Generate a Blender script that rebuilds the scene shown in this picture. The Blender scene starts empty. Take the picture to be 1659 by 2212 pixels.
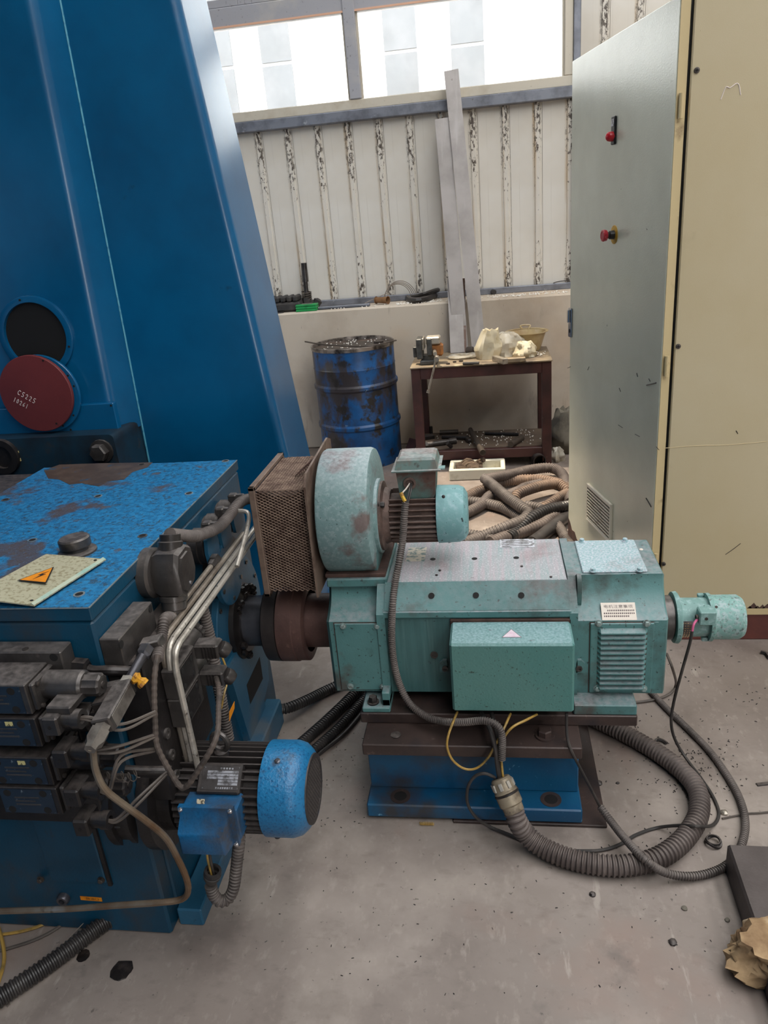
import bpy, bmesh, math, random
from mathutils import Vector, Matrix, noise
from math import sin, cos, pi, radians as RAD, sqrt, atan2

scene = bpy.context.scene
COL = scene.collection
random.seed(7)

# ------------------------------------------------------------------ camera
F_PX, PITCH, YAW, ROLL, CAM_H = 1611.0, RAD(21.32), RAD(9.17), RAD(5.04), 1.65
cam_data = bpy.data.cameras.new('camera')
cam = bpy.data.objects.new('camera', cam_data)
COL.objects.link(cam)
cam_data.sensor_fit = 'HORIZONTAL'
cam_data.sensor_width = 36.0
cam_data.lens = 36.0 * F_PX / 1659.0
cam_data.clip_start = 0.02
cam_data.clip_end = 200
_fwd = Vector((-sin(YAW) * cos(PITCH), cos(YAW) * cos(PITCH), -sin(PITCH)))
_rt = Vector((cos(YAW), sin(YAW), 0))
_up = _rt.cross(_fwd)
CR = _rt * cos(ROLL) - _up * sin(ROLL)
CU = _rt * sin(ROLL) + _up * cos(ROLL)
CO = Vector((0, 0, CAM_H))
cam.matrix_world = Matrix(((CR.x, CU.x, -_fwd.x, CO.x), (CR.y, CU.y, -_fwd.y, CO.y), (CR.z, CU.z, -_fwd.z, CO.z), (0, 0, 0, 1)))
scene.camera = cam


def P(px, py, X=None, Y=None, Z=None):
    """real-world point seen at a photo pixel, at a known X, Y or Z"""
    d = CR * ((px - 829.5) / F_PX) - CU * ((py - 1106.0) / F_PX) + _fwd
    if Z is not None:
        t = (Z - CO.z) / d.z
    elif Y is not None:
        t = (Y - CO.y) / d.y
    else:
        t = (X - CO.x) / d.x
    return CO + d * t


# ------------------------------------------------------------------ world, light, exposure
world = bpy.data.worlds.new('daylight')
scene.world = world
world.use_nodes = True
bg = world.node_tree.nodes['Background']
bg.inputs[0].default_value = (0.99, 0.99, 0.985, 1)
bg.inputs[1].default_value = 5.2

scene.view_settings.view_transform = 'Standard'
scene.view_settings.look = 'None'
scene.view_settings.gamma = 1.0
scene.view_settings.use_curve_mapping = False
scene.view_settings.exposure = 0.58
scene.cycles.max_bounces = 8
scene.cycles.diffuse_bounces = 5
scene.cycles.glossy_bounces = 4
scene.cycles.transparent_max_bounces = 8
scene.cycles.caustics_reflective = False
scene.cycles.caustics_refractive = False
scene.cycles.sample_clamp_indirect = 6.0


def area_light(name, loc, rot, sx, sy, power=0, portal=True, color=(1, 1, 1)):
    l = bpy.data.lights.new(name, 'AREA')
    l.shape = 'RECTANGLE'
    l.size = sx
    l.size_y = sy
    l.energy = power
    l.color = color
    if portal:
        l.cycles.is_portal = True
    o = bpy.data.objects.new(name, l)
    COL.objects.link(o)
    o.location = loc
    o.rotation_euler = rot
    return o


ROOM = dict(x0=-9.0, x1=8.0, y0=-9.0, y1=6.0, h=6.4)
SKY = [(-1.9, -.9, 3.7, 5.5), (.55, 1.75, -5.5, 5.0), (3.0, 4.2, -6.5, 5.0), (5.4, 6.4, -6.5, 5.0)]   # skylights in the roof (X0, X1, Y0, Y1)
DOOR = (4.2, 7.0, 3.2)                             # open roller door in the wall behind the camera
area_light('window_portal', (-2.7, 6.12, 3.2), (RAD(-90), 0, 0), 6.6, 1.8)
for _i, (_a, _b, _c, _d) in enumerate(SKY):
    area_light('skylight_portal_%d' % _i, ((_a + _b) / 2, (_c + _d) / 2, 6.55), (0, 0, 0), _b - _a, _d - _c)
area_light('door_portal', ((DOOR[0] + DOOR[1]) / 2, -9.15, DOOR[2] / 2), (RAD(90), 0, 0), DOOR[1] - DOOR[0], DOOR[2])
LFILL = (0.0, 5.0, 2.8, 4.4)                        # opening added in the unseen left wall to light the cabinet door (Y0, Y1, Z0, Z1)
area_light('left_fill_portal', (-9.2, (LFILL[0] + LFILL[1]) / 2, (LFILL[2] + LFILL[3]) / 2), (RAD(90), 0, RAD(-90)), LFILL[1] - LFILL[0], LFILL[3] - LFILL[2])
sun_data = bpy.data.lights.new('sun', 'SUN')
sun_data.energy = 4.0
sun_data.angle = RAD(2.0)
sun_data.color = (1.0, 0.86, 0.66)
sun = bpy.data.objects.new('sun', sun_data)
COL.objects.link(sun)
sun.rotation_euler = Vector((-0.22, 0.06, 1.0)).to_track_quat('Z', 'Y').to_euler()


# ------------------------------------------------------------------ materials
def S(r, g, b):
    f = lambda c: (c / 255 / 12.92) if c / 255 <= 0.04045 else ((c / 255 + 0.055) / 1.055) ** 2.4
    return (f(r), f(g), f(b), 1.0)


MATS = {}


def mat(name, base, rough=0.6, metal=0.0, layers=(), bump=None, rough_var=0.0, dust=None, spec=0.5, coat=0.0, alpha=None):
    """layers: (colour, scale, lo, hi, detail, stretch xyz) noise-masked colour over the base
       dust: (colour, amount) lying on upward faces   bump: (scale, strength, kind)"""
    if name in MATS:
        return MATS[name]
    m = bpy.data.materials.new(name)
    m.use_nodes = True
    nt = m.node_tree
    N, L = nt.nodes, nt.links
    bs = N['Principled BSDF']
    bs.inputs['Roughness'].default_value = rough
    bs.inputs['Metallic'].default_value = metal
    bs.inputs['Specular IOR Level'].default_value = spec
    if coat:
        bs.inputs['Coat Weight'].default_value = coat
        bs.inputs['Coat Roughness'].default_value = 0.2
    tc = N.new('ShaderNodeTexCoord')
    geo = N.new('ShaderNodeNewGeometry')
    col = None

    def rgb(c):
        n = N.new('ShaderNodeRGB')
        n.outputs[0].default_value = c
        return n.outputs[0]

    col = rgb(base)

    def noise_mask(scale, lo, hi, detail, st, seed):
        mp = N.new('ShaderNodeMapping')
        mp.inputs['Scale'].default_value = st
        mp.inputs['Location'].default_value = (seed * 3.1, seed * 1.7, seed * 5.3)
        L.new(tc.outputs['Object'], mp.inputs['Vector'])
        nz = N.new('ShaderNodeTexNoise')
        nz.inputs['Scale'].default_value = scale
        nz.inputs['Detail'].default_value = detail
        nz.inputs['Roughness'].default_value = 0.6
        L.new(mp.outputs[0], nz.inputs['Vector'])
        mr = N.new('ShaderNodeMapRange')
        mr.inputs['From Min'].default_value = lo
        mr.inputs['From Max'].default_value = hi
        L.new(nz.outputs['Fac'], mr.inputs['Value'])
        return mr.outputs[0]

    def mix(fac, a, b):
        mx = N.new('ShaderNodeMix')
        mx.data_type = 'RGBA'
        if isinstance(fac, float):
            mx.inputs[0].default_value = fac
        else:
            L.new(fac, mx.inputs[0])
        L.new(a, mx.inputs[6])
        L.new(b, mx.inputs[7])
        return mx.outputs[2]

    k = 0
    for ly in layers:
        c, sc, lo, hi = ly[:4]
        det = ly[4] if len(ly) > 4 else 4
        st = ly[5] if len(ly) > 5 else (1, 1, 1)
        k += 1
        f = noise_mask(sc, lo, hi, det, st, k)
        if len(ly) > 6:
            mt = N.new('ShaderNodeMath')
            mt.operation = 'MULTIPLY'
            L.new(f, mt.inputs[0])
            mt.inputs[1].default_value = ly[6]
            f = mt.outputs[0]
        col = mix(f, col, rgb(c))
    if dust:
        sp = N.new('ShaderNodeSeparateXYZ')
        L.new(geo.outputs['Normal'], sp.inputs[0])
        mr = N.new('ShaderNodeMapRange')
        mr.inputs['From Min'].default_value = 0.55
        mr.inputs['From Max'].default_value = 0.98
        L.new(sp.outputs[2], mr.inputs['Value'])
        f2 = noise_mask(dust[2] if len(dust) > 2 else 40, 0.25, 0.75, 6, dust[3] if len(dust) > 3 else (1, 1, 1), 9)
        mt = N.new('ShaderNodeMath')
        mt.operation = 'MULTIPLY'
        L.new(mr.outputs[0], mt.inputs[0])
        L.new(f2, mt.inputs[1])
        m2 = N.new('ShaderNodeMath')
        m2.operation = 'MULTIPLY'
        L.new(mt.outputs[0], m2.inputs[0])
        m2.inputs[1].default_value = dust[1]
        col = mix(m2.outputs[0], col, rgb(dust[0]))
        mr2 = N.new('ShaderNodeMapRange')
        mr2.inputs['To Min'].default_value = rough
        mr2.inputs['To Max'].default_value = min(1.0, rough + 0.3)
        L.new(m2.outputs[0], mr2.inputs['Value'])
        L.new(mr2.outputs[0], bs.inputs['Roughness'])
    elif rough_var:
        f = noise_mask(14, 0.3, 0.7, 5, (1, 1, 1), 12)
        mr2 = N.new('ShaderNodeMapRange')
        mr2.inputs['To Min'].default_value = max(0.05, rough - rough_var)
        mr2.inputs['To Max'].default_value = min(1.0, rough + rough_var)
        L.new(f, mr2.inputs['Value'])
        L.new(mr2.outputs[0], bs.inputs['Roughness'])
    L.new(col, bs.inputs['Base Color'])
    if bump:
        nz = N.new('ShaderNodeTexNoise')
        nz.inputs['Scale'].default_value = bump[0]
        nz.inputs['Detail'].default_value = bump[2] if len(bump) > 2 else 3
        if len(bump) > 3:
            mp = N.new('ShaderNodeMapping')
            mp.inputs['Scale'].default_value = bump[3]
            L.new(tc.outputs['Object'], mp.inputs['Vector'])
            L.new(mp.outputs[0], nz.inputs['Vector'])
        else:
            L.new(tc.outputs['Object'], nz.inputs['Vector'])
        bp = N.new('ShaderNodeBump')
        bp.inputs['Strength'].default_value = bump[1]
        bp.inputs['Distance'].default_value = 0.003
        L.new(nz.outputs['Fac'], bp.inputs['Height'])
        L.new(bp.outputs[0], bs.inputs['Normal'])
    if alpha is not None:
        bs.inputs['Alpha'].default_value = alpha
    MATS[name] = m
    return m


def glass_mat():
    m = bpy.data.materials.new('window_glass')
    m.use_nodes = True
    nt = m.node_tree
    N, L = nt.nodes, nt.links
    out = N['Material Output']
    N.remove(N['Principled BSDF'])
    tr = N.new('ShaderNodeBsdfTransparent')
    tr.inputs[0].default_value = (0.97, 0.98, 0.98, 1)
    gl = N.new('ShaderNodeBsdfGlossy')
    gl.inputs['Roughness'].default_value = 0.02
    fr = N.new('ShaderNodeFresnel')
    fr.inputs[0].default_value = 1.45
    mx = N.new('ShaderNodeMixShader')
    L.new(fr.outputs[0], mx.inputs[0])
    L.new(tr.outputs[0], mx.inputs[1])
    L.new(gl.outputs[0], mx.inputs[2])
    df = N.new('ShaderNodeBsdfDiffuse')
    df.inputs[0].default_value = S(220, 215, 205)
    tc = N.new('ShaderNodeTexCoord')
    nz = N.new('ShaderNodeTexNoise')
    nz.inputs['Scale'].default_value = 3.0
    nz.inputs['Detail'].default_value = 6
    mr = N.new('ShaderNodeMapRange')
    mr.inputs['From Min'].default_value = 0.4
    mr.inputs['From Max'].default_value = 0.9
    mr.inputs['To Max'].default_value = 0.15
    L.new(tc.outputs['Object'], nz.inputs[0])
    L.new(nz.outputs['Fac'], mr.inputs[0])
    m2 = N.new('ShaderNodeMixShader')
    L.new(mr.outputs[0], m2.inputs[0])
    L.new(mx.outputs[0], m2.inputs[1])
    L.new(df.outputs[0], m2.inputs[2])
    L.new(m2.outputs[0], out.inputs[0])
    return m


# colours -------------------------------------------------------------
TEAL = S(86, 131, 131)
RUST = S(84, 62, 54)
GRIME = S(52, 46, 43)
M_TEAL = mat('teal_paint', TEAL, 0.45, 0, [(S(70, 112, 112), 3, .45, .7, 5), (S(60, 64, 60), 6, .53, .66, 9, (1, 1, 1), .75), (S(40, 48, 46), 90, .63, .68, 4, (1, 1, 1), .85), (S(80, 60, 54), 5, .58, .68, 8, (1, 1, 1), .7)], bump=(220, .12), dust=(S(165, 160, 165), .75, 60))
M_TEAL_V = mat('teal_paint_brushed', S(80, 122, 122), 0.4, 0, [(S(66, 104, 104), 2.5, .42, .66, 5), (S(48, 80, 80), 30, .48, .70, 5, (1, 1, .03), .65), (S(120, 156, 154), 40, .56, .74, 4, (1, 1, .03), .4), (S(45, 58, 56), 90, .68, .72, 3, (1, 1, 1), .8)], bump=(160, .25, 3, (1, .3, .04)), dust=(S(150, 140, 146), .9, 130, (1, .05, 1)))
M_TEAL_TOP = mat('teal_dusty_top', S(150, 166, 168), 0.6, 0, [(S(176, 166, 172), 70, .35, .62, 4, (1, .06, 1), .95), (S(206, 204, 208), 190, .52, .64, 3, (1, 1, 1), .7), (S(140, 104, 100), 4, .52, .68, 6, (1, 1, 1), .75), (S(92, 72, 70), 26, .66, .74, 5, (1, 1, 1), .8)], bump=(180, .3, 3, (1, .08, 1)))
M_TEAL_LID = mat('teal_dusty_lid', S(150, 182, 188), 0.55, 0, [(S(200, 206, 214), 160, .45, .6, 4), (S(128, 106, 106), 4, .54, .68, 6, (1, 1, 1), .7), (S(84, 72, 72), 40, .66, .74, 5)], bump=(200, .25))
M_TEAL_BOX = mat('teal_paint_box', S(86, 131, 127), 0.33, 0, [(S(74, 128, 124), 3, .45, .7, 5), (S(40, 50, 40), 46, .655, .70, 7, (.6, 1, 1.5), .85), (S(48, 60, 56), 170, .67, .70, 2, (1, 1, 1), .8)], bump=(170, .22))
M_TEAL_BOXTOP = mat('teal_paint_box_top', S(120, 186, 196), 0.4, 0, [(S(180, 206, 216), 180, .44, .6, 4, (1, 1, 1), .7), (S(70, 90, 92), 110, .66, .72, 3)], bump=(200, .2))
M_TEAL_LIGHT = mat('teal_paint_light', S(118, 154, 150), 0.5, 0, [(S(170, 196, 200), 60, .5, .7, 5, (1, 1, 1), .7), (S(108, 92, 90), 6, .6, .7, 7, (1, 1, 1), .75), (S(44, 60, 60), 110, .655, .70, 4)], bump=(180, .15))
M_DRUM = mat('blower_drum_paint', S(116, 144, 144), 0.5, 0, [(S(164, 178, 182), 90, .48, .66, 4, (1, 1, 1), .45), (S(104, 80, 76), 6, .54, .62, 9, (1, 1, 1), .85), (S(50, 74, 72), 130, .64, .70, 3, (1, 1, 1), .8)], bump=(180, .15), dust=(S(196, 202, 208), .75, 90))
M_COWL = mat('blower_cowl_paint', S(112, 158, 161), 0.48, 0, [(S(156, 186, 194), 50, .5, .7, 5, (1, 1, 1), .6), (S(36, 58, 60), 60, .635, .67, 4), (S(80, 50, 42), 10, .68, .74, 7)], bump=(180, .15))
M_FIN = mat('rusty_fins', S(104, 84, 76), 0.7, 0, [(S(64, 50, 45), 20, .4, .65, 6), (S(150, 132, 124), 60, .62, .75, 5, (1, 1, 1), .6), (S(110, 150, 148), 8, .64, .7, 6, (1, 1, 1), .6)], bump=(150, .4), dust=(S(160, 146, 140), .7, 50))
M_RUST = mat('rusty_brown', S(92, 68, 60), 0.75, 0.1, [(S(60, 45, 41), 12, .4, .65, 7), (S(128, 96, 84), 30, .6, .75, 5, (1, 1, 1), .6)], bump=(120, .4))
M_CAGE = mat('filter_cloth', S(70, 53, 45), 0.95, 0, [(S(52, 40, 36), 10, .4, .62, 7), (S(124, 98, 84), 40, .6, .8, 5, (1, 1, 1), .6)], bump=(90, .9, 5), dust=(S(104, 88, 79), .7, 40))
M_WIREMESH = mat('expanded_metal', S(140, 118, 103), 0.6, 0.3, [(S(92, 70, 60), 30, .4, .7, 4)])
M_FRAME = mat('cage_frame', S(122, 104, 92), 0.55, 0.2, [(S(84, 64, 54), 14, .45, .7, 5)], bump=(80, .2))
M_BLUE = mat('machine_blue', S(4, 92, 138), 0.30, 0, [(S(2, 76, 118), 2.2, .4, .7, 4), (S(20, 50, 74), 9, .70, .78, 4, (1, 1, 1), .6)], bump=(240, .10), coat=.4)
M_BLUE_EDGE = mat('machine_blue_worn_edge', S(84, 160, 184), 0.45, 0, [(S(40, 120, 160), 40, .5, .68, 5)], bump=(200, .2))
M_GEARBLUE = mat('gearbox_blue', S(10, 66, 92), 0.4, 0, [(S(9, 50, 70), 3, .4, .66, 6), (S(56, 54, 52), 5, .53, .66, 8, (1, 1, .6), .7), (S(44, 44, 44), 40, .66, .74, 5, (1, 1, .4), .7)], bump=(150, .15))
M_LID = mat('gearbox_lid_blue', S(44, 130, 182), 0.42, 0, [(S(22, 94, 142), 60, .42, .6, 5, (1, 1, 1), .8), (S(56, 64, 66), 90, .54, .62, 5, (1, 1, 1), .75), (S(84, 68, 58), 4.2, .58, .64, 9, (1, 1, 1), .85), (S(96, 82, 70), 13, .62, .68, 8, (1, 1, 1), .8), (S(96, 168, 210), 200, .66, .72, 2)], bump=(220, .3))
M_STEELEDGE = mat('worn_bare_edge', S(158, 166, 168), 0.4, .5, [(S(90, 120, 140), 30, .5, .7)])
M_OILSTEEL = mat('oily_steel', S(80, 76, 74), 0.32, .4, [(S(44, 41, 40), 9, .4, .68, 6), (S(124, 114, 110), 40, .62, .78, 5, (1, 1, 1), .5)], bump=(120, .15), dust=(S(146, 138, 134), .8, 60))
M_OILDARK = mat('oily_dark', S(42, 39, 39), 0.38, .2, [(S(26, 23, 23), 9, .4, .68, 6), (S(86, 76, 72), 40, .62, .78, 5, (1, 1, 1), .5)], bump=(100, .2), dust=(S(112, 102, 97), .8, 60))
M_PIPE = mat('hydraulic_pipe_steel', S(196, 190, 180), 0.3, .5, [(S(128, 120, 110), 14, .48, .70, 6), (S(62, 54, 48), 70, .62, .7, 5)], bump=(120, .1))
M_PIPEDARK = mat('hydraulic_pipe_oily', S(160, 150, 138), 0.33, .45, [(S(104, 92, 80), 10, .4, .66, 6)], bump=(120, .1))
M_CONDUIT = mat('grey_conduit', S(106, 98, 94), 0.55, .1, [(S(66, 60, 58), 8, .42, .66, 6), (S(150, 142, 134), 24, .62, .76, 5, (1, 1, 1), .6)], dust=(S(146, 136, 128), .5, 40))
M_CONDUIT_BIG = mat('brown_grey_conduit', S(104, 94, 90), 0.6, 0, [(S(72, 63, 60), 7, .4, .66, 6), (S(138, 126, 118), 16, .6, .76, 5, (1, 1, 1), .6)], dust=(S(140, 128, 120), .5, 40))
M_CONDUIT_BLACK = mat('black_conduit', S(42, 40, 40), 0.38, 0, [(S(66, 62, 60), 12, .5, .72, 6)], dust=(S(96, 90, 88), .35, 40))
M_CONDUIT_TAN = mat('dusty_tan_conduit', S(124, 104, 90), 0.7, 0, [(S(82, 70, 64), 4, .42, .62, 6), (S(170, 142, 118), 8, .58, .74, 5, (1, 1, 1), .8)], dust=(S(176, 150, 130), .6, 30))
M_BLACKRUB = mat('black_cable', S(48, 45, 44), 0.5, 0, [(S(78, 72, 68), 10, .5, .7, 5)])
M_GREYCABLE = mat('grey_cable', S(92, 84, 78), 0.55, 0, [(S(60, 54, 50), 10, .45, .7, 5)])
M_YELLOW_WIRE = mat('earth_wire', S(176, 142, 72), 0.45, 0, [(S(96, 82, 48), 16, .5, .66, 5)])
M_PUMPBLUE = mat('pump_motor_blue', S(30, 112, 160), 0.33, 0, [(S(18, 90, 138), 4, .42, .66, 5), (S(10, 66, 110), 150, .52, .66, 3, (1, 1, 1), .8), (S(66, 60, 58), 5, .66, .74, 7)], bump=(160, .5))
M_PUMPBOX = mat('pump_box_blue', S(20, 90, 136), 0.36, 0, [(S(54, 52, 52), 6, .46, .62, 8, (1, 1, 1), .85), (S(16, 70, 110), 120, .52, .66, 3, (1, 1, 1), .6)], bump=(160, .3))
M_PUMPFIN = mat('pump_fins', S(52, 48, 47), 0.5, .1, [(S(30, 92, 140), 7, .60, .67, 7, (1, 1, 1), .9), (S(84, 76, 72), 30, .6, .76, 5)], bump=(120, .2), dust=(S(110, 100, 96), .5, 60))
M_BASEBLUE = mat('pedestal_blue', S(16, 80, 116), 0.36, 0, [(S(56, 52, 50), 3.2, .50, .62, 7, (1, 1, 1), .9), (S(10, 64, 106), 9, .45, .7, 5, (.4, 1, 1), .7), (S(120, 170, 196), 40, .68, .74, 5)], bump=(120, .15))
M_PLATE = mat('oily_brown_plate', S(72, 58, 54), 0.45, .15, [(S(46, 37, 35), 4, .4, .66, 6), (S(30, 32, 40), 3, .56, .7, 6), (S(108, 92, 84), 40, .64, .76, 5)], bump=(90, .2))
M_BOLT = mat('dull_bolt', S(80, 74, 70), 0.45, .5, [(S(52, 46, 44), 40, .45, .7)])
M_BOLTTEAL = mat('teal_bolt', S(140, 158, 156), 0.45, .2, [(S(80, 70, 66), 60, .5, .7)])
M_HOLE = mat('dark_hole', S(16, 14, 14), 0.8)
M_CAB_SIDE = mat('cabinet_cream', S(192, 180, 150), 0.5, 0, [(S(186, 172, 138), 1.6, .42, .7, 5), (S(160, 146, 112), 5, .66, .78, 6, (1, 1, 1), .6), (S(120, 106, 82), 60, .72, .76, 4)], bump=(300, .08))
M_CAB_DOOR = mat('cabinet_door_grey', S(222, 223, 204), 0.22, 0, [(S(206, 207, 188), 2.0, .42, .7, 5), (S(206, 206, 192), 9, .66, .8, 5, (3, 3, .3), .6), (S(70, 68, 62), 30, .745, .76, 4)], bump=(190, .2, 2), coat=.45)
M_CAB_EDGE = mat('cabinet_edge', S(196, 178, 136), 0.45, 0, [(S(150, 130, 98), 12, .6, .72, 6)], bump=(200, .1))
M_PLINTH = mat('cabinet_plinth_red', S(104, 54, 46), 0.5, 0, [(S(78, 40, 36), 5, .45, .7, 5)])
M_GRILLE = mat('vent_grille_plastic', S(228, 221, 206), 0.5, 0, [(S(160, 146, 124), 14, .55, .72, 6)])
M_CONC = None
M_PANEL = None
M_KNEE = mat('knee_wall_plaster', S(206, 194, 178), 0.85, 0, [(S(176, 160, 142), 1.4, .42, .68, 6), (S(140, 126, 112), 8, .62, .76, 6, (1, 1, .25), .7), (S(206, 176, 142), .9, .5, .72, 4, (1, 1, 1), .6), (S(112, 102, 94), 50, .70, .75, 4, (1, 1, .3), .8)], bump=(60, .15))
M_ALU = mat('window_aluminium', S(172, 172, 178), 0.5, .2, [(S(130, 128, 130), 50, .62, .72, 4), (S(196, 192, 186), 3, .5, .7, 4)])
M_ALU_CREAM = mat('window_frame_cream', S(206, 198, 182), 0.55, .1, [(S(120, 108, 94), 70, .68, .73, 4), (S(188, 176, 156), 4, .5, .7, 4)])
M_GALV = mat('galvanised_steel', S(138, 142, 152), 0.48, .45, [(S(104, 106, 114), 8, .45, .7, 6), (S(90, 74, 66), 14, .68, .76, 6), (S(176, 178, 184), 18, .66, .74, 3)], bump=(60, .1))
M_STRIP = mat('bare_steel_strip', S(178, 172, 169), 0.45, .15, [(S(146, 140, 136), 3, .45, .7, 5), (S(186, 182, 180), 6, .6, .75, 4, (3, 1, .3)), (S(132, 120, 112), 22, .7, .78, 4)], bump=(30, .05))
M_STRIP_RUST = mat('rusty_steel_strip', S(120, 98, 88), 0.6, .3, [(S(160, 150, 146), 9, .5, .66, 6)])
M_DRUMBLUE = mat('oil_drum_blue', S(22, 88, 148), 0.4, 0, [(S(14, 62, 108), 5, .42, .66, 5), (S(58, 50, 46), 3.4, .44, .53, 8, (1.4, 1.4, .7), .95), (S(40, 38, 38), 10, .54, .62, 8), (S(150, 170, 186), 18, .71, .76, 6)], bump=(30, .15))
M_DRUMTOP = mat('oil_drum_lid', S(62, 54, 50), 0.4, .2, [(S(110, 92, 82), 6, .5, .68, 6)])
M_DRUMRIM = mat('oil_drum_rim', S(160, 150, 142), 0.35, .5, [(S(60, 54, 50), 7, .45, .6, 5)])
M_BENCH = mat('bench_maroon', S(76, 46, 44), 0.45, 0, [(S(54, 36, 36), 6, .45, .68, 5), (S(116, 92, 86), 40, .68, .76, 5)], bump=(80, .1))
M_BENCHTOP = mat('bench_top_plate', S(150, 134, 110), 0.6, .1, [(S(96, 84, 72), 6, .42, .64, 7), (S(196, 178, 146), 10, .6, .74, 6)], bump=(60, .15))
M_BENCHSHELF = mat('bench_shelf_board', S(112, 96, 82), 0.8, 0, [(S(84, 72, 62), 6, .42, .68, 6, (.4, 1, 1))], bump=(60, .2))
M_BAG = mat('plastic_bag', S(214, 204, 178), 0.3, 0, [(S(180, 162, 124), 9, .5, .66, 5)], alpha=.86)
M_BAGCLEAR = mat('clear_bag', S(212, 206, 192), 0.2, 0, [(S(186, 172, 146), 12, .5, .66, 5)], alpha=.62)
M_BASIN = mat('plastic_basin', S(196, 176, 134), 0.35, 0, [(S(168, 140, 96), 6, .5, .7, 5), (S(214, 204, 186), 10, .62, .72, 4)], alpha=.88)
M_FOAM = mat('white_foam_tray', S(206, 202, 186), 0.8, 0, [(S(170, 162, 140), 10, .55, .7, 6), (S(90, 84, 72), 30, .7, .76, 5)])
M_RAG = mat('dirty_rag', S(98, 82, 68), 0.95, 0, [(S(66, 54, 46), 20, .4, .66, 5)], bump=(50, .6))
M_VISE = mat('vise_grey', S(86, 86, 84), 0.45, .3, [(S(60, 58, 56), 20, .45, .7, 5)])
M_VISEJAW = mat('vise_bare', S(190, 182, 168), 0.4, .4, [(S(120, 110, 100), 30, .5, .7, 5)])
M_VISEBROWN = mat('vise_orange', S(160, 104, 54), 0.6, 0, [(S(96, 66, 44), 20, .5, .7, 5)])
M_TOOL = mat('workshop_tool_steel', S(78, 70, 64), 0.5, .4, [(S(110, 98, 88), 30, .55, .75, 5)])
M_TOOLBRIGHT = mat('bright_tool_steel', S(168, 160, 148), 0.35, .6, [(S(110, 100, 92), 30, .5, .7, 5)])
M_GREEN = mat('green_plastic', S(40, 156, 84), 0.45, 0, [(S(28, 120, 64), 14, .5, .7, 5)])
M_BLACKPL = mat('black_plastic', S(52, 50, 50), 0.6, 0, [(S(80, 76, 72), 16, .5, .74, 5)])
M_CARD = mat('cardboard_brown', S(132, 96, 62), 0.85, 0, [(S(100, 70, 46), 12, .5, .7, 5)])
M_STONE = mat('grey_sack', S(124, 118, 106), 0.9, 0, [(S(70, 66, 60), 5, .45, .65, 6)], bump=(25, .5))
M_WIREGREY = mat('thin_steel_wire', S(160, 148, 136), 0.5, .4)
M_BLOCK = mat('dark_iron_block', S(88, 80, 78), 0.6, .15, [(S(70, 62, 60), 8, .42, .68, 7), (S(122, 114, 112), 50, .68, .76, 4)], bump=(160, .3))
M_WOOD = mat('rough_wood', S(176, 148, 112), 0.85, 0, [(S(112, 84, 58), 7, .45, .64, 7), (S(206, 188, 158), 12, .58, .72, 6), (S(66, 50, 40), 5, .64, .72, 7)], bump=(35, .9, 6))
M_RED = mat('red_primer_disc', S(116, 48, 48), 0.55, 0, [(S(98, 40, 42), 2.5, .42, .7, 4), (S(70, 36, 36), 40, .7, .76, 4)], bump=(200, .08))
M_CHALK = mat('white_chalk', S(225, 215, 210), 0.95)
M_ORANGE = mat('orange_label', S(230, 142, 24), 0.5, 0, [(S(196, 112, 20), 20, .5, .7, 5)])
M_BLACK = mat('black_print', S(28, 22, 20), 0.6)
M_PLATECREAM = mat('cream_cover_plate', S(176, 172, 146), 0.5, 0, [(S(132, 122, 92), 110, .5, .62, 4, (1, 1, 1), .8), (S(110, 98, 74), 5, .58, .70, 7, (1, 1, 1), .6), (S(120, 160, 150), 6, .62, .74, 5, (1, 1, 1), .6)], bump=(200, .2))
M_REDBTN = mat('red_button', S(196, 28, 44), 0.3)
M_REDBTN2 = mat('red_mushroom', S(176, 42, 56), 0.4, 0, [(S(214, 120, 126), 60, .6, .74, 4)])
M_YELRING = mat('yellow_ring', S(204, 160, 52), 0.5, 0, [(S(150, 110, 40), 80, .55, .68, 3)])
M_BLACKBTN = mat('black_button', S(24, 24, 25), 0.4)
M_PAPER = mat('paper_label', S(222, 212, 200), 0.7, 0, [(S(226, 196, 190), 6, .5, .7, 3)])
M_PAPERTEXT = mat('paper_print', S(104, 92, 92), 0.8)
M_NAMEPLATE = mat('worn_nameplate', S(92, 88, 88), 0.35, .5, [(S(52, 46, 44), 12, .45, .62, 6)])
M_NAMELINE = mat('nameplate_bare', S(196, 198, 206), 0.3, .5, [(S(110, 108, 110), 60, .45, .62, 4)])
M_GOLDPLATE = mat('golden_nameplate', S(196, 168, 132), 0.4, .4, [(S(120, 92, 62), 40, .5, .66, 4)])
M_PINKTRI = mat('faded_triangle', S(222, 206, 216), 0.6, 0, [(S(214, 176, 196), 40, .5, .7, 4)])
M_PINKWIRE = mat('pink_wire', S(206, 96, 140), 0.4)
M_CHROME = mat('chrome_latch', S(196, 196, 200), 0.2, .9)
M_GEARSIDE = mat('guard_plate_blue', S(44, 96, 124), 0.42, 0, [(S(24, 76, 106), 3, .42, .68, 5), (S(92, 98, 102), 5, .55, .7, 6, (1, 1, 1), .7), (S(40, 40, 42), 40, .66, .74, 5)], bump=(140, .15))
M_COUPLING = mat('coupling_brown', S(100, 74, 68), 0.5, .2, [(S(66, 48, 46), 6, .4, .66, 6), (S(134, 104, 94), 60, .6, .74, 5, (1, 1, 1), .5)], bump=(120, .2))
M_COUPDARK = mat('coupling_dark', S(60, 54, 53), 0.45, .3, [(S(38, 34, 34), 8, .42, .68, 6)], bump=(120, .15))
M_SHAFT = mat('shaft_steel', S(92, 92, 98), 0.3, .6, [(S(54, 52, 54), 10, .45, .7, 6)])
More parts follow.
